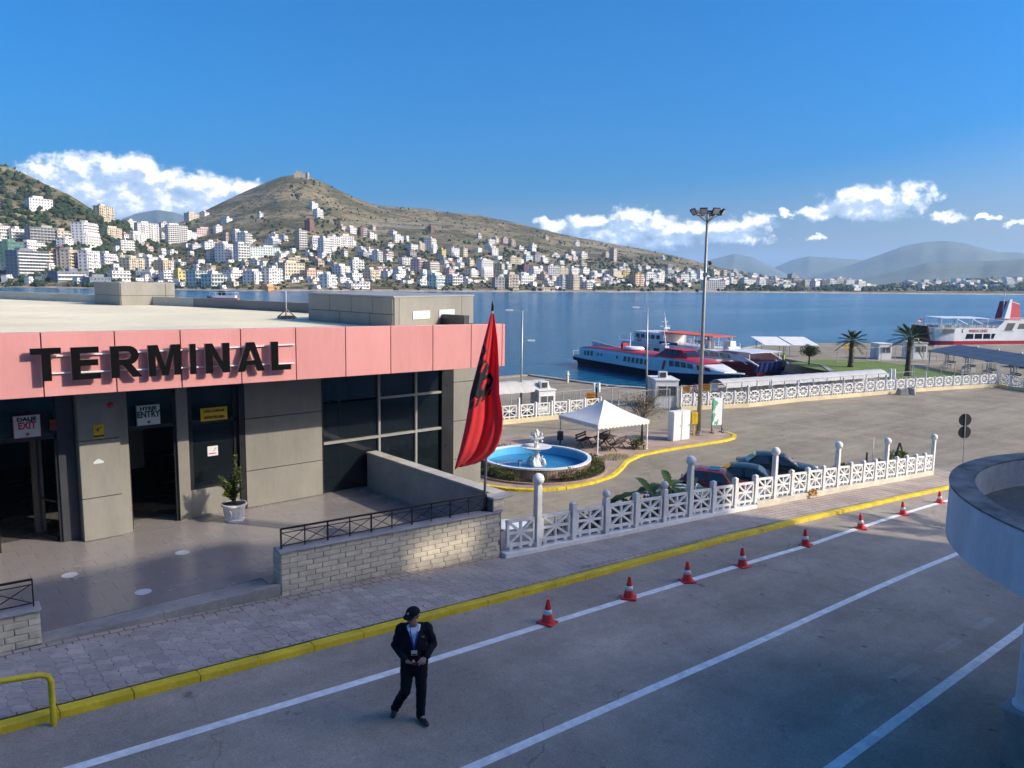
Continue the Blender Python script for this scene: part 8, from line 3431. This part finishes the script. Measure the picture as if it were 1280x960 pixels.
# ---- hydrofoil: slim hull, navy below, white sides, red roof, raised wheelhouse forward
hy = empty('hydrofoil_ferry', (0, 0, 0), 0, 'slim white hydrofoil with navy hull and red roof moored with its bow to the quay', 'ship')
HA, HB = (86.0, 83.0), (79.6, 51.0)
place(hy, HA, HB)
LH = math.hypot(HB[0] - HA[0], HB[1] - HA[1])
NX = 40


def hw_(t):      # half breadth along the hull
    return 2.55 * (1 - max(0, (t - 0.72) / 0.28) ** 2.0 * 0.97) * (0.80 + 0.2 * min(1, t / 0.12))


def deck_(t):    # deck edge height
    return 1.25 + 0.9 * max(0, (t - 0.55) / 0.45) ** 1.5


def roof_(t):
    return 2.75 + 0.35 * min(1, t / 0.15)


hull, side = MB(), MB()
rings, rw_ = [], []
for i in range(NX + 1):
    t = i / NX
    x = LH * t
    w = hw_(t)
    d = deck_(t)
    k = LH * 0.985 if t > 0.98 else x
    rings.append([(x, -w, d), (x - 0.6 * max(0, t - 0.8) * 5, -w * 0.72, -0.2), (x - 1.2 * max(0, t - 0.8) * 5, 0, -0.6), (x - 0.6 * max(0, t - 0.8) * 5, w * 0.72, -0.2), (x, w, d)])
hull.loft(rings, caps=False, closed=False)
hull.add(rings[0], [(0, 1, 2, 3, 4)])
h1 = hull.obj('hull', SHN, hy, smooth=True, angle=40)
sec = []
T1 = 0.935
for i in range(NX + 1):
    t = 0.03 + (T1 - 0.03) * i / NX
    x = LH * t
    w = hw_(t) * 0.985
    d, r = deck_(t), roof_(t) * 1.0
    f = 1.0
    if t > 0.72:
        f = 1 - ((t - 0.72) / (T1 - 0.72)) ** 2 * 0.80
    r = d + (r - d) * f if t > 0.72 else r
    sec.append([(x, -w, d + 0.0), (x, -w * 0.97, d + (r - d) * 0.72), (x, -w * 0.82, r), (x, w * 0.82, r), (x, w * 0.97, d + (r - d) * 0.72), (x, w, d)])
mb = MB()
mb.loft(sec)
mb.obj('superstructure', SHW, hy, smooth=True, angle=30)
# white rubbing band at the deck edge running up to the bow
mb = MB()
bow = []
for s in (-1, 1):
    mb.tube([(LH * t, s * (hw_(t) + 0.02), deck_(t)) for t in [i / 24 for i in range(25)]], 0.10, 6)
mb.obj('rubbing_strake', SHW, hy, smooth=True)
mb = MB()
mb.loft([[(LH * t, -hw_(t), deck_(t) + 0.01), (LH * t, hw_(t), deck_(t) + 0.01)] for t in (0.86, 0.90, 0.94, 0.97, 0.995)], caps=False, closed=False)
mb.obj('foredeck', SHW, hy)
# red roof skin
mb = MB()
for a, b in ((0.05, 0.60),):
    rows = []
    for i in range(20):
        t = lerp(a, b, i / 19)
        w = hw_(t)
        rows.append([(LH * t, -w * 0.88, roof_(t) - 0.10), (LH * t, -w * 0.8, roof_(t) + 0.03), (LH * t, 0, roof_(t) + 0.10), (LH * t, w * 0.8, roof_(t) + 0.03), (LH * t, w * 0.88, roof_(t) - 0.10)])
    mb.loft(rows, caps=False, closed=False)
mb.obj('roof', SHR, hy, smooth=True)
# forward red roof, lower nose
mb = MB()
rows = []
for i in range(16):
    t = lerp(0.60, 0.845, i / 15)
    w = hw_(t)
    d = deck_(t)
    f = 1 - (max(0, t - 0.72) / (T1 - 0.72)) ** 2 * 0.80
    r = d + (roof_(t) - d) * f if t > 0.72 else roof_(t)
    rows.append([(LH * t, -w * 0.86, r - 0.03), (LH * t, -w * 0.78, r + 0.06), (LH * t, 0, r + 0.22), (LH * t, w * 0.78, r + 0.06), (LH * t, w * 0.86, r - 0.03)])
mb.loft(rows, caps=False, closed=False)
mb.obj('fore_roof', SHR, hy, smooth=True)
# wheelhouse
mb = MB()
wz = 3.1
mb.hexa([(LH * 0.56, -1.7, wz), (LH * 0.76, -1.5, wz - 0.2), (LH * 0.76, 1.5, wz - 0.2), (LH * 0.56, 1.7, wz)], [(LH * 0.61, -1.25, wz + 0.95), (LH * 0.705, -1.1, wz + 0.95), (LH * 0.705, 1.1, wz + 0.95), (LH * 0.61, 1.25, wz + 0.95)])
wh = mb.obj('wheelhouse', SHR, hy, bevel=0.05)
mb = MB()
mb.hexa([(LH * 0.602, -1.38, wz + 0.96), (LH * 0.715, -1.22, wz + 0.96), (LH * 0.715, 1.22, wz + 0.96), (LH * 0.602, 1.38, wz + 0.96)], [(LH * 0.61, -1.3, wz + 1.06), (LH * 0.70, -1.15, wz + 1.06), (LH * 0.70, 1.15, wz + 1.06), (LH * 0.61, 1.3, wz + 1.06)])
mb.obj('wheelhouse_roof', SHR, wh)


def ship_pane(q, name, parent, m=SGL, t=0.03, grow=0.0):
    q = [Vector(w_) for w_ in q]
    nrm = (q[1] - q[0]).cross(q[3] - q[0]).normalized()
    c = sum(q, Vector()) / len(q)
    mb = MB()
    mb.hexa([w_ - nrm * t for w_ in q], [w_ + nrm * t for w_ in q])
    return mb.obj(name, m, parent)


for s in (-1, 1):
    for (a, b) in ((0.625, 0.655), (0.66, 0.69)):
        ship_pane([(LH * a, s * 1.47, wz + 0.42), (LH * b, s * 1.42, wz + 0.40), (LH * b - 0.05, s * 1.28, wz + 0.82), (LH * a + 0.05, s * 1.33, wz + 0.82)], 'window', wh)
for y0, y1 in ((-1.2, -0.42), (-0.38, 0.38), (0.42, 1.2)):
    ship_pane([(LH * 0.742, y0, wz + 0.28), (LH * 0.742, y1, wz + 0.28), (LH * 0.717, y1 * 0.85, wz + 0.82), (LH * 0.717, y0 * 0.85, wz + 0.82)], 'window', wh)
# side windows
def side_window(t0, t1, s, z0=0.30, z1=0.70, lean=0.0, m=SGL):
    q = []
    for t, f in ((t0, z0), (t1, z0), (t1 + lean, z1), (t0 + lean, z1)):
        tt = min(t, T1)
        d = deck_(tt)
        f2 = 1 - (max(0, tt - 0.72) / (T1 - 0.72)) ** 2 * 0.80 if tt > 0.72 else 1
        r = d + (roof_(tt) - d) * f2
        w = hw_(tt) * 0.985
        z = d + (r - d) * f
        q.append((LH * tt, s * (w * lerp(1.0, 0.97, f / 0.72) + 0.005), z))
    ship_pane(q, 'window', hy, m)


for s in (-1, 1):
    for k in range(3):
        side_window(0.085 + k * 0.028, 0.102 + k * 0.028, s)
    for k in range(2):
        side_window(0.195 + k * 0.024, 0.205 + k * 0.024, s, 0.4, 0.62)
    side_window(0.335, 0.345, s, 0.4, 0.62)
    for k in range(6):
        side_window(0.385 + k * 0.028, 0.402 + k * 0.028, s, 0.28, 0.68, 0.003)
    for k in range(4):
        side_window(0.68 + k * 0.034, 0.707 + k * 0.034, s, 0.42, 0.85, -0.005)
    side_window(0.828, 0.855, s, 0.35, 0.88, -0.006, SHR)
    side_window(0.862, 0.885, s, 0.35, 0.88, -0.006, SHR)
    # boarding door
    side_window(0.60, 0.622, s, 0.05, 0.85, 0.0, SHW)
    side_window(0.635, 0.65, s, 0.12, 0.8, 0.01, SHR)
# lettering hint on the side and stern fin
mb = MB()
mb.hexa([(LH * 0.05, -0.06, 2.8), (LH * 0.28, -0.06, 3.0), (LH * 0.28, 0.06, 3.0), (LH * 0.05, 0.06, 2.8)], [(LH * 0.045, -0.06, 3.75), (LH * 0.26, -0.06, 3.25), (LH * 0.26, 0.06, 3.25), (LH * 0.045, 0.06, 3.75)])
mb.obj('roof_fin', SHW, hy)
mb = MB()
mb.lathe([(0, 0), (1.3, 0), (1.5, 0.25), (1.3, 0.5), (0, 0.55)], c=(LH * 0.36, 0, 3.15), n=16)
mb.obj('liferaft', KW, hy, smooth=True, angle=40)
mb = MB()
mb.span((LH * 0.285, -0.5, 3.1), (LH * 0.30, 0.5, 4.0))
mb.obj('funnel', SHR, hy)
mb = MB()
mb.tube([(LH * 0.33, 0, 3.1), (LH * 0.33, 0, 5.4)], [0.14, 0.05], 8)
mb.ball((LH * 0.33, 0, 5.45), 0.12, 8, 6)
mb.obj('mast', SHW, hy)
mb = MB()
mb.tube([(LH * 0.575, 0, 3.3), (LH * 0.55, 0, 6.6)], [0.12, 0.05], 8)
mb.bar((LH * 0.565, -0.7, 4.6), (LH * 0.565, 0.7, 4.6), 0.06)
mb.bar((LH * 0.56, -0.4, 5.5), (LH * 0.56, 0.4, 5.5), 0.05)
mb.box((LH * 0.57, 0, 4.2), (0.4, 0.7, 0.22))
mb.obj('mast', SHW, hy)
# stern gear: black fender and small platform
mb = MB()
mb.tube([(-0.7, 1.8, 1.0), (-0.7, -1.8, 1.0)], 0.42, 12)
mb.obj('stern_fender', BLACK, hy, smooth=True)
mb = MB()
mb.span((-0.8, -2.2, 1.2), (0.9, 2.2, 1.3))
for y in (-2, -1, 0, 1, 2):
    mb.bar((-0.7, y, 1.3), (-0.7, y, 2.1), 0.05)
mb.bar((-0.7, -2, 2.1), (-0.7, 2, 2.1), 0.05)
mb.obj('stern_rail', SHW, hy)

# ---- landing ferry behind it: maroon hull, white upper works, orange awning, blue ramp at the bow
fe = empty('small_ferry', (0, 0, 0), 0, 'red hulled car ferry with orange sun awning and blue bow ramp behind the hydrofoil', 'ship')
FA, FBw = (100.6, 86.0), (95.4, 57.0)
place(fe, FA, FBw)
fe.scale = (1, 0.95, 0.76)
LF = math.hypot(FBw[0] - FA[0], FBw[1] - FA[1])
mb = MB()
rings = []
for i in range(21):
    t = i / 20
    w = 3.9 * (1 - max(0, (t - 0.80) / 0.2) ** 2 * 0.25) * (0.85 + 0.15 * min(1, t / 0.08))
    zt = 1.4 + 1.5 * max(0, (t - 0.35) / 0.65) ** 1.3
    x = LF * t
    rings.append([(x, -w, zt), (x - 1.0 * max(0, t - .8), -w * 0.85, 0.1), (x - 5 * max(0, t - 0.8), -w * 0.7, -0.6), (x - 5 * max(0, t - 0.8), w * 0.7, -0.6), (x - 1.0 * max(0, t - .8), w * 0.85, 0.1), (x, w, zt)])
mb.loft(rings, caps=False, closed=False)
mb.add(rings[0], [(0, 1, 2, 3, 4, 5)])
mb.add(rings[-1], [(0, 1, 2, 3, 4, 5)])
mb.obj('hull', SHM, fe, smooth=True, angle=35)
mb = MB()
mb.span((0.4, -3.7, 1.35), (LF - 1, 3.7, 1.45))
mb.obj('car_deck', SHR, fe)
mb = MB()
mb.span((1.0, -3.6, 1.45), (LF * 0.66, 3.6, 3.9))
mb.obj('lower_house', SHW, fe, bevel=0.1)
mb = MB()
mb.hexa([(LF * 0.64, -3.75, 2.5), (LF * 0.99, -3.3, 2.9), (LF * 0.99, -3.1, 2.9), (LF * 0.64, -3.5, 2.5)], [(LF * 0.64, -3.75, 4.3), (LF * 0.90, -3.45, 3.9), (LF * 0.90, -3.25, 3.9), (LF * 0.64, -3.5, 4.3)])
mb.obj('bulwark', SHW, fe)
mb = MB()
mb.hexa([(LF * 0.64, 3.75, 2.5), (LF * 0.99, 3.3, 2.9), (LF * 0.99, 3.1, 2.9), (LF * 0.64, 3.5, 2.5)], [(LF * 0.64, 3.75, 4.3), (LF * 0.90, 3.45, 3.9), (LF * 0.90, 3.25, 3.9), (LF * 0.64, 3.5, 4.3)])
mb.obj('bulwark', SHW, fe)
mb = MB()
mb.span((0.6, -3.9, 3.905), (LF * 0.70, 3.9, 4.05))
mb.obj('upper_deck', SHW, fe)
mb = MB()
mb.span((LF * 0.10, -2.6, 4.05), (LF * 0.34, 2.6, 6.3))
dh = mb.obj('deck_house', SHW, fe, bevel=0.08)
for s in (-1, 1):
    for k in range(5):
        mb = MB()
        x = LF * 0.12 + k * LF * 0.042
        mb.span((x, s * 2.58, 5.0), (x + LF * 0.028, s * 2.66, 5.8))
        mb.obj('window', SGL, dh)
    for k in range(7):
        mb = MB()
        x = 1.6 + k * LF * 0.085
        mb.span((x, s * 3.58, 2.5), (x + LF * 0.045, s * 3.66, 3.3))
        mb.obj('window', SGL, fe)
    mb = MB()
    for z in (4.4, 4.75, 5.05):
        mb.bar((0.7, s * 3.85, z), (LF * 0.69, s * 3.85, z), 0.05)
    for k in range(16):
        x = lerp(0.7, LF * 0.69, k / 15)
        mb.bar((x, s * 3.85, 4.05), (x, s * 3.85, 5.1), 0.06)
    tag(mb.obj('deck_rail', SHW, fe), kind='stuff')
    mb = MB()
    mb.bar((LF * 0.36, s * 3.86, 4.58), (LF * 0.50, s * 3.86, 4.58), 0.05, 0.55)
    mb.obj('rail_cloth', SHB, fe)
    mb = MB()
    n_ = 12
    mb.tube([(LF * (0.2 if s < 0 else 0.3) + 0.38 * math.cos(2 * PI * k / n_), s * 3.95, 4.75 + 0.38 * math.sin(2 * PI * k / n_)) for k in range(n_ + 1)], 0.09, 6)
    mb.obj('lifebuoy', SHR, fe)
mb = MB()
mb.hexa([(LF * 0.30, -2.5, 6.45), (LF * 0.70, -2.5, 6.45), (LF * 0.70, 2.5, 6.45), (LF * 0.30, 2.5, 6.45)], [(LF * 0.30, -2.4, 6.60), (LF * 0.70, -2.4, 6.60), (LF * 0.70, 2.4, 6.60), (LF * 0.30, 2.4, 6.60)])
aw = mb.obj('sun_awning', ORG, fe)
for s in (-1, 1):
    for k in range(5):
        mb = MB()
        x = LF * (0.32 + 0.09 * k)
        mb.bar((x, s * 2.3, 4.05), (x, s * 2.3, 6.45), 0.07)
        mb.obj('awning_post', SHW, fe)
mb = MB()
mb.tube([(LF * 0.27, 0, 6.3), (LF * 0.255, 0, 9.4)], [0.2, 0.07], 8)
mb.bar((LF * 0.26, -1.1, 7.6), (LF * 0.26, 1.1, 7.6), 0.08)
mb.bar((LF * 0.258, -0.7, 8.5), (LF * 0.258, 0.7, 8.5), 0.07)
mb.box((LF * 0.27, 0, 7.2), (0.5, 1.2, 0.3))
mb.tube([(LF * 0.258, 0.3, 8.0), (LF * 0.23, 0.5, 10.6)], [0.04, 0.02], 6)
mb.obj('mast', SHW, fe)
for k, x in enumerate((0.60, 0.70)):
    mb = MB()
    mb.hexa([(LF * x - 0.7, -0.9 + 1.5 * k, 4.05), (LF * x + 0.7, -0.9 + 1.5 * k, 4.05), (LF * x + 0.7, 0.5 + 1.5 * k, 4.05), (LF * x - 0.7, 0.5 + 1.5 * k, 4.05)], [(LF * x - 0.6, -0.8 + 1.5 * k, 5.7), (LF * x + 0.6, -0.8 + 1.5 * k, 5.7), (LF * x + 0.6, 0.4 + 1.5 * k, 5.7), (LF * x - 0.6, 0.4 + 1.5 * k, 5.7)])
    mb.obj('funnel', SHW, fe, bevel=0.06)
    mb = MB()
    mb.tube([(LF * x, -0.2 + 1.5 * k, 5.7), (LF * x - 0.3, -0.2 + 1.5 * k, 6.3)], 0.10, 6)
    mb.obj('exhaust', BLACK, fe)
mb = MB()
mb.tube([(LF * 0.76, -1.2, 4.4), (LF * 0.76, 1.2, 4.4)], 0.4, 12)
mb.obj('liferaft', KW, fe, smooth=True, angle=40)
# wheel house flank windows forward and the blue ramp
for k in range(3):
    t = 0.66 + 0.07 * k
    ship_pane([(LF * t, -3.80 + 0.08 * k, 3.05), (LF * (t + 0.055), -3.74 + 0.08 * k, 3.1), (LF * (t + 0.045), -3.74 + 0.08 * k, 3.85), (LF * (t - 0.01), -3.80 + 0.08 * k, 3.9)], 'window', fe)
mb = MB()
mb.hexa([(LF * 0.985, -2.9, 1.0), (LF * 0.985, 2.9, 1.0), (LF * 1.0, 2.9, 1.0), (LF * 1.0, -2.9, 1.0)], [(LF * 1.0, -2.9, 2.9), (LF * 1.0, 2.9, 2.9), (LF * 1.012, 2.9, 2.9), (LF * 1.012, -2.9, 2.9)])
rp_ = mb.obj('bow_ramp', SHB, fe)
mb = MB()
for k in range(6):
    y = -2.5 + k
    mb.bar((LF * 1.003, y, 1.1), (LF * 1.015, y, 2.85), 0.08)
tag(mb.obj('ramp_rib', SHN, rp_), kind='stuff')
for s in (-1, 1):
    mb = MB()
    mb.bar((LF * 0.90, s * 3.35, 4.0), (LF * 1.02, s * 3.2, 2.3), 0.22)
    mb.bar((LF * 0.84, s * 3.4, 4.1), (LF * 0.955, s * 3.3, 2.4), 0.2)
    mb.obj('ramp_strut', SHW, fe)
mb = MB()
mb.span((LF * 0.80, -3.3, 4.35), (LF * 0.97, 3.3, 4.48))
for x in (0.81, 0.96):
    for y in (-3.1, 3.1):
        mb.bar((LF * x, y, 2.5), (LF * x, y, 4.35), 0.1)
mb.obj('bow_gantry', SHW, fe)

# ---- big car ferry at the right edge
bf = empty('car_ferry', (0, 0, 0), 0, 'large white car ferry with red stripe and open top deck at the right picture edge', 'ship')
b0 = Vector((176.5, 66.6, 0))
dB_ = Vector((0.905, -0.425, 0)).normalized()
bf.location = (b0.x, b0.y, ZS)
bf.rotation_euler = (0, 0, math.atan2(dB_.y, dB_.x))
bf.scale = (0.52, 0.6, 0.66)
LBF, WB = 58.0, 12.0
# local x runs aft from the bow, y away from the camera
def bw(x):
    return 1.0 if x > 9 else 0.55 + 0.45 * (x / 9) ** 0.6
mb = MB()
xs = [0, 1.5, 3.5, 6, 9, 14, 22, 34, 46, LBF]
cy = WB / 2
mb.loft([[(x, cy - cy * bw(x), 1.7), (x + 0.5, cy - cy * bw(x) * 0.9, -0.8), (x + 0.5, cy + cy * bw(x) * 0.9, -0.8), (x, cy + cy * bw(x), 1.7)] for x in xs], caps=True)
mb.obj('hull_stripe', mat('ferry_red', (0.50, 0.02, 0.045), 0.45, 0.08, 0.4), bf)
mb = MB()
mb.loft([[(x - 1.6 * (1 - min(1, x / 9)), cy - cy * bw(x) - 0.02, 5.9), (x, cy - cy * bw(x) - 0.02, 1.72), (x, cy + cy * bw(x), 1.72), (x - 1.6 * (1 - min(1, x / 9)), cy + cy * bw(x), 5.9)] for x in xs], caps=True)
sd_ = mb.obj('side', mat('ferry_white', (0.66, 0.64, 0.60), 0.45, 0.06, 0.3, stain=0.12), bf)
mb = MB()
mb.hexa([(-1.2, 2.2, 1.7), (-0.6, 2.0, 1.7), (-0.6, 9.6, 1.7), (-1.2, 9.4, 1.7)], [(-3.2, 2.2, 6.6), (-2.4, 2.0, 6.6), (-2.4, 9.6, 6.6), (-3.2, 9.4, 6.6)])
mb.obj('bow_door', SHM, bf)
mb = MB()
mb.hexa([(-0.2, -0.02 + 2.4, 1.75), (0.5, 2.3, 1.75), (0.5, 3.0, 1.75), (-0.2, 3.0, 1.75)], [(-2.0, 2.4, 6.4), (-1.2, 2.3, 6.4), (-1.2, 3.0, 6.4), (-2.0, 3.0, 6.4)])
mb.obj('bow_frame', STEEL, bf)
# higher aft body
mb = MB()
mb.hexa([(31, -0.01, 5.9), (LBF, -0.01, 5.9), (LBF, 12.0, 5.9), (31, 12, 5.9)], [(34.5, -0.01, 8.4), (LBF, -0.01, 8.4), (LBF, 12.0, 8.4), (34.5, 12, 8.4)])
mb.obj('aft_house', MATS['ferry_white'], bf)


def fwin(x0, x1, z0, z1, sl0=0.0, sl1=0.0, m=SGL):
    mb = MB()
    y = -0.06
    mb.hexa([(x0, y, z0), (x1, y, z0), (x1, y + 0.05, z0), (x0, y + 0.05, z0)], [(x0 + sl0, y, z1), (x1 + sl1, y, z1), (x1 + sl1, y + 0.05, z1), (x0 + sl0, y + 0.05, z1)])
    mb.obj('window', m, bf)


fwin(14.6, 18.8, 2.4, 4.05, 0.7, 0)
fwin(19.5, 23.3, 2.4, 4.05)
fwin(24.0, 27.6, 2.4, 4.05)
fwin(28.2, 29.4, 2.4, 4.05, 0, 0.9)
fwin(2.6, 8.6, 4.45, 5.6, 0, 0.5, m=mat('ferry_shadow_opening', (0.10, 0.10, 0.10), 0.8, 0.3, 0.6))  # no pane here: a dark sheet paints the shade inside the opening
fwin(34.6, 38.8, 5.1, 7.6, 1.6, 1.6, m=MATS['ferry_shadow_opening'])
fwin(41.5, 45.5, 5.6, 7.4, 1.0, 1.0, m=MATS['ferry_shadow_opening'])
mb = MB()
mb.hexa([(33.4, -0.09, 4.9), (39.5, -0.09, 4.6), (39.5, -0.05, 4.6), (33.4, -0.05, 4.9)], [(33.6, -0.09, 5.1), (39.7, -0.09, 5.1), (39.7, -0.05, 5.1), (33.6, -0.05, 5.1)])
mb.obj('platform', STEEL, bf)
put_text('FINIKAS LINES', 1.35, (21.0, -0.08, 4.95), (1, 0, 0), (0, 0, 1), SHR, bf, bold=0.02, sx=1.15)
mb = MB()
mb.tube([(13.2, -0.08, 4.5), (12.7, -0.08, 5.0), (12.9, -0.08, 5.5), (13.6, -0.08, 5.65)], 0.12, 6)
mb.obj('emblem', SHB, bf)
# open deck: rails, benches, awning frame
mb = MB()
for y in (0.05, 11.9):
    for z in (6.25, 6.6, 6.95):
        mb.bar((-1.0 if y > 1 else 0.5, y, z), (33, y, z), 0.06)
    for k in range(30):
        x = lerp(0.5, 33, k / 29)
        mb.bar((x, y, 5.9), (x, y, 7.0), 0.07)
tag(mb.obj('deck_rail', SHW, bf), kind='stuff')
mb = MB()
for y in (0.05,):
    for z in (8.75, 9.1, 9.45):
        mb.bar((20, 0.6, z - 1.2), (35, y, z), 0.06)
        mb.bar((35, y, z), (LBF, y, z), 0.06)
    for k in range(24):
        x = lerp(35, LBF, k / 23)
        mb.bar((x, y, 8.4), (x, y, 9.5), 0.07)
tag(mb.obj('upper_rail', SHW, bf), kind='stuff')
mb = MB()
rr = random.Random(17)
for k in range(50):
    x, y = rr.uniform(2, 33), rr.uniform(1, 8)
    mb.box((x, y, 6.3), (1.2, 0.5, 0.7))
tag(mb.obj('deck_bench', mat('deck_clutter', (0.36, 0.36, 0.37), 0.7, 0.3, 0.8), bf), kind='stuff')
mb = MB()
mb.hexa([(2.5, 0.6, 9.1), (27, 0.6, 9.0), (27, 9, 9.3), (2.5, 9, 9.4)], [(2.5, 0.6, 9.22), (27, 0.6, 9.12), (27, 9, 9.42), (2.5, 9, 9.52)])
mb.obj('deck_awning', SHW, bf)
for x in (2.6, 10.5, 18.5, 26.5):
    for y in (0.7, 8.8):
        mb = MB()
        mb.bar((x, y, 5.9), (x, y, 9.1), 0.16)
        mb.obj('awning_post', SHW, bf)
for x in (10.5, 18.5):
    mb = MB()
    mb.bar((x, 0.7, 8.9), (x + 5.5, 0.7, 7.2), 0.25)
    mb.obj('awning_brace', SHW, bf)
mb = MB()
mb.hexa([(40, 3, 8.4), (47, 3, 8.4), (47, 9, 8.4), (40, 9, 8.4)], [(41.5, 3.4, 14.8), (46.0, 3.4, 14.0), (46.0, 8.6, 14.0), (41.5, 8.6, 14.8)])
fn = mb.obj('funnel', SHR, bf, bevel=0.2)
mb = MB()
mb.hexa([(37.5, 2.6, 9), (40.5, 2.6, 9), (40.5, 4, 9), (37.5, 4, 9)], [(40.0, 2.9, 15.4), (41.2, 2.9, 15.4), (41.2, 3.7, 15.4), (40.0, 3.7, 15.4)])
mb.obj('funnel_fin', SHW, bf)
mb = MB()
mb.bar((39.5, 5, 9), (39.5, 5, 17.8), 0.25)
mb.bar((39.5, 3.5, 16), (39.5, 6.5, 16), 0.15)
mb.obj('mast', SHW, bf)
mb = MB()
mb.bar((-2.6, 5, 6.6), (-2.6, 5, 9.0), 0.1)
ps = mb.obj('flagstaff', STEEL, bf)
mb = MB()
mb.add([(-2.6, 5, 8.9), (-4.2, 5.2, 8.5), (-5.0, 5, 7.7), (-3.6, 4.9, 7.7), (-2.6, 5, 7.9)], [(0, 1, 2, 3, 4)])
o = mb.obj('bow_flag', SHR, ps)
sdm = o.modifiers.new('thickness', 'SOLIDIFY')
sdm.thickness = 0.03

# ---- small excursion boat out on the bay behind the terminal roof
p = P(279, 375.5, ZS)
sb_ = empty('excursion_boat', (p.x, p.y, ZS), rad(-40), 'small white and red excursion boat on the bay behind the terminal roof', 'boat')
k = math.hypot(p.x, p.y) / FOC
L = 36 * k
mb = MB()
mb.loft([[(x, -w, 1.3 + s), (x, -w * 0.8, -0.4), (x, w * 0.8, -0.4), (x, w, 1.3 + s)] for x, w, s in ((-L / 2, 1.0, 0.8), (-L * 0.35, 2.0, 0.3), (0, 2.2, 0), (L * 0.4, 2.1, 0), (L / 2, 1.8, 0.1))])
mb.obj('hull', mat('boat_red', (0.40, 0.12, 0.12), 0.5, 0.1, 0.5), sb_)
mb = MB()
mb.span((-L * 0.30, -1.8, 1.35), (L * 0.42, 1.8, 2.6))
mb.obj('cabin', SHW, sb_)
mb = MB()
mb.span((-L * 0.40, -2.0, 4.0), (L * 0.46, 2.0, 4.15))
for x in (-0.38, -0.2, 0, 0.2, 0.44):
    for y in (-1.9, 1.9):
        mb.bar((L * x, y, 2.6), (L * x, y, 4.0), 0.12)
mb.obj('sun_deck', SHW, sb_)
mb = MB()
mb.span((-L * 0.12, -1.2, 2.6), (L * 0.06, 1.2, 4.8))
mb.obj('wheelhouse', METD, sb_)

# dock worker in a bright vest by the quay
def small_person(p, ang, vest, label):
    b = MB()
    chain(b, [(0, 0, 0.95), (0, 0, 1.2), (0, 0, 1.4)], [0.13, 0.14, 0.15], 10)
    chain(b, [(0, 0, 1.45), (0, 0, 1.55)], [0.06, 0.055], 8)
    b.ball((0, 0, 1.66), 0.105, 12, 8, (0.9, 1, 1.15))
    for s in (-1, 1):
        chain(b, [(0.18 * s, 0, 1.42), (0.24 * s, 0.03, 1.14), (0.22 * s, -0.12, 0.90)], [0.06, 0.05, 0.04], 8)
        chain(b, [(0.09 * s, 0, 0.95), (0.11 * s, -0.02, 0.5), (0.11 * s, 0.03, 0.07), (0.12 * s, -0.12, 0.04)], [0.09, 0.07, 0.05, 0.04], 8)
    o = empty('person', p, ang, label, 'person')
    me = remesh(b, 0.02, 2, 'body')
    me.materials.clear()
    me.materials.append(mat('work_clothes', (0.03, 0.03, 0.04), 0.8, 0.1, 4))
    link('body', me, o)
    v_ = MB()
    chain(v_, [(0, 0, 1.0), (0, 0, 1.2), (0, 0, 1.38)], [0.15, 0.165, 0.17], 10)
    me = remesh(v_, 0.02, 2, 'vest')
    me.materials.clear()
    me.materials.append(vest)
    link('vest', me, o)


q = P(979, 458, ZL)
small_person(q, rad(-20), mat('vest_lime', (0.38, 0.68, 0.05), 0.7, 0.05, 4), 'person in a lime green vest on the quay beside the blue bow ramp')

# mooring ropes from the hydrofoil's bow to the quay
for k, (a, b) in enumerate((((79.4, 51.6, ZS + 2.1), (76.5, 48.2, ZL + 0.3)), ((80.4, 52.8, ZS + 2.0), (84.5, 47.8, ZL + 0.3)))):
    A, B = Vector(a), Vector(b)
    mb = MB()
    mb.tube([A.lerp(B, t / 6) - A - Vector((0, 0, 0.5 * math.sin(PI * t / 6))) for t in range(7)], 0.045, 6)
    o = mb.obj('mooring_rope', WOOD)
    o.location = A
    tag(o, ('left', 'right')[k] + ' mooring rope between the hydrofoil bow and the quay', 'rope', 'mooring ropes')
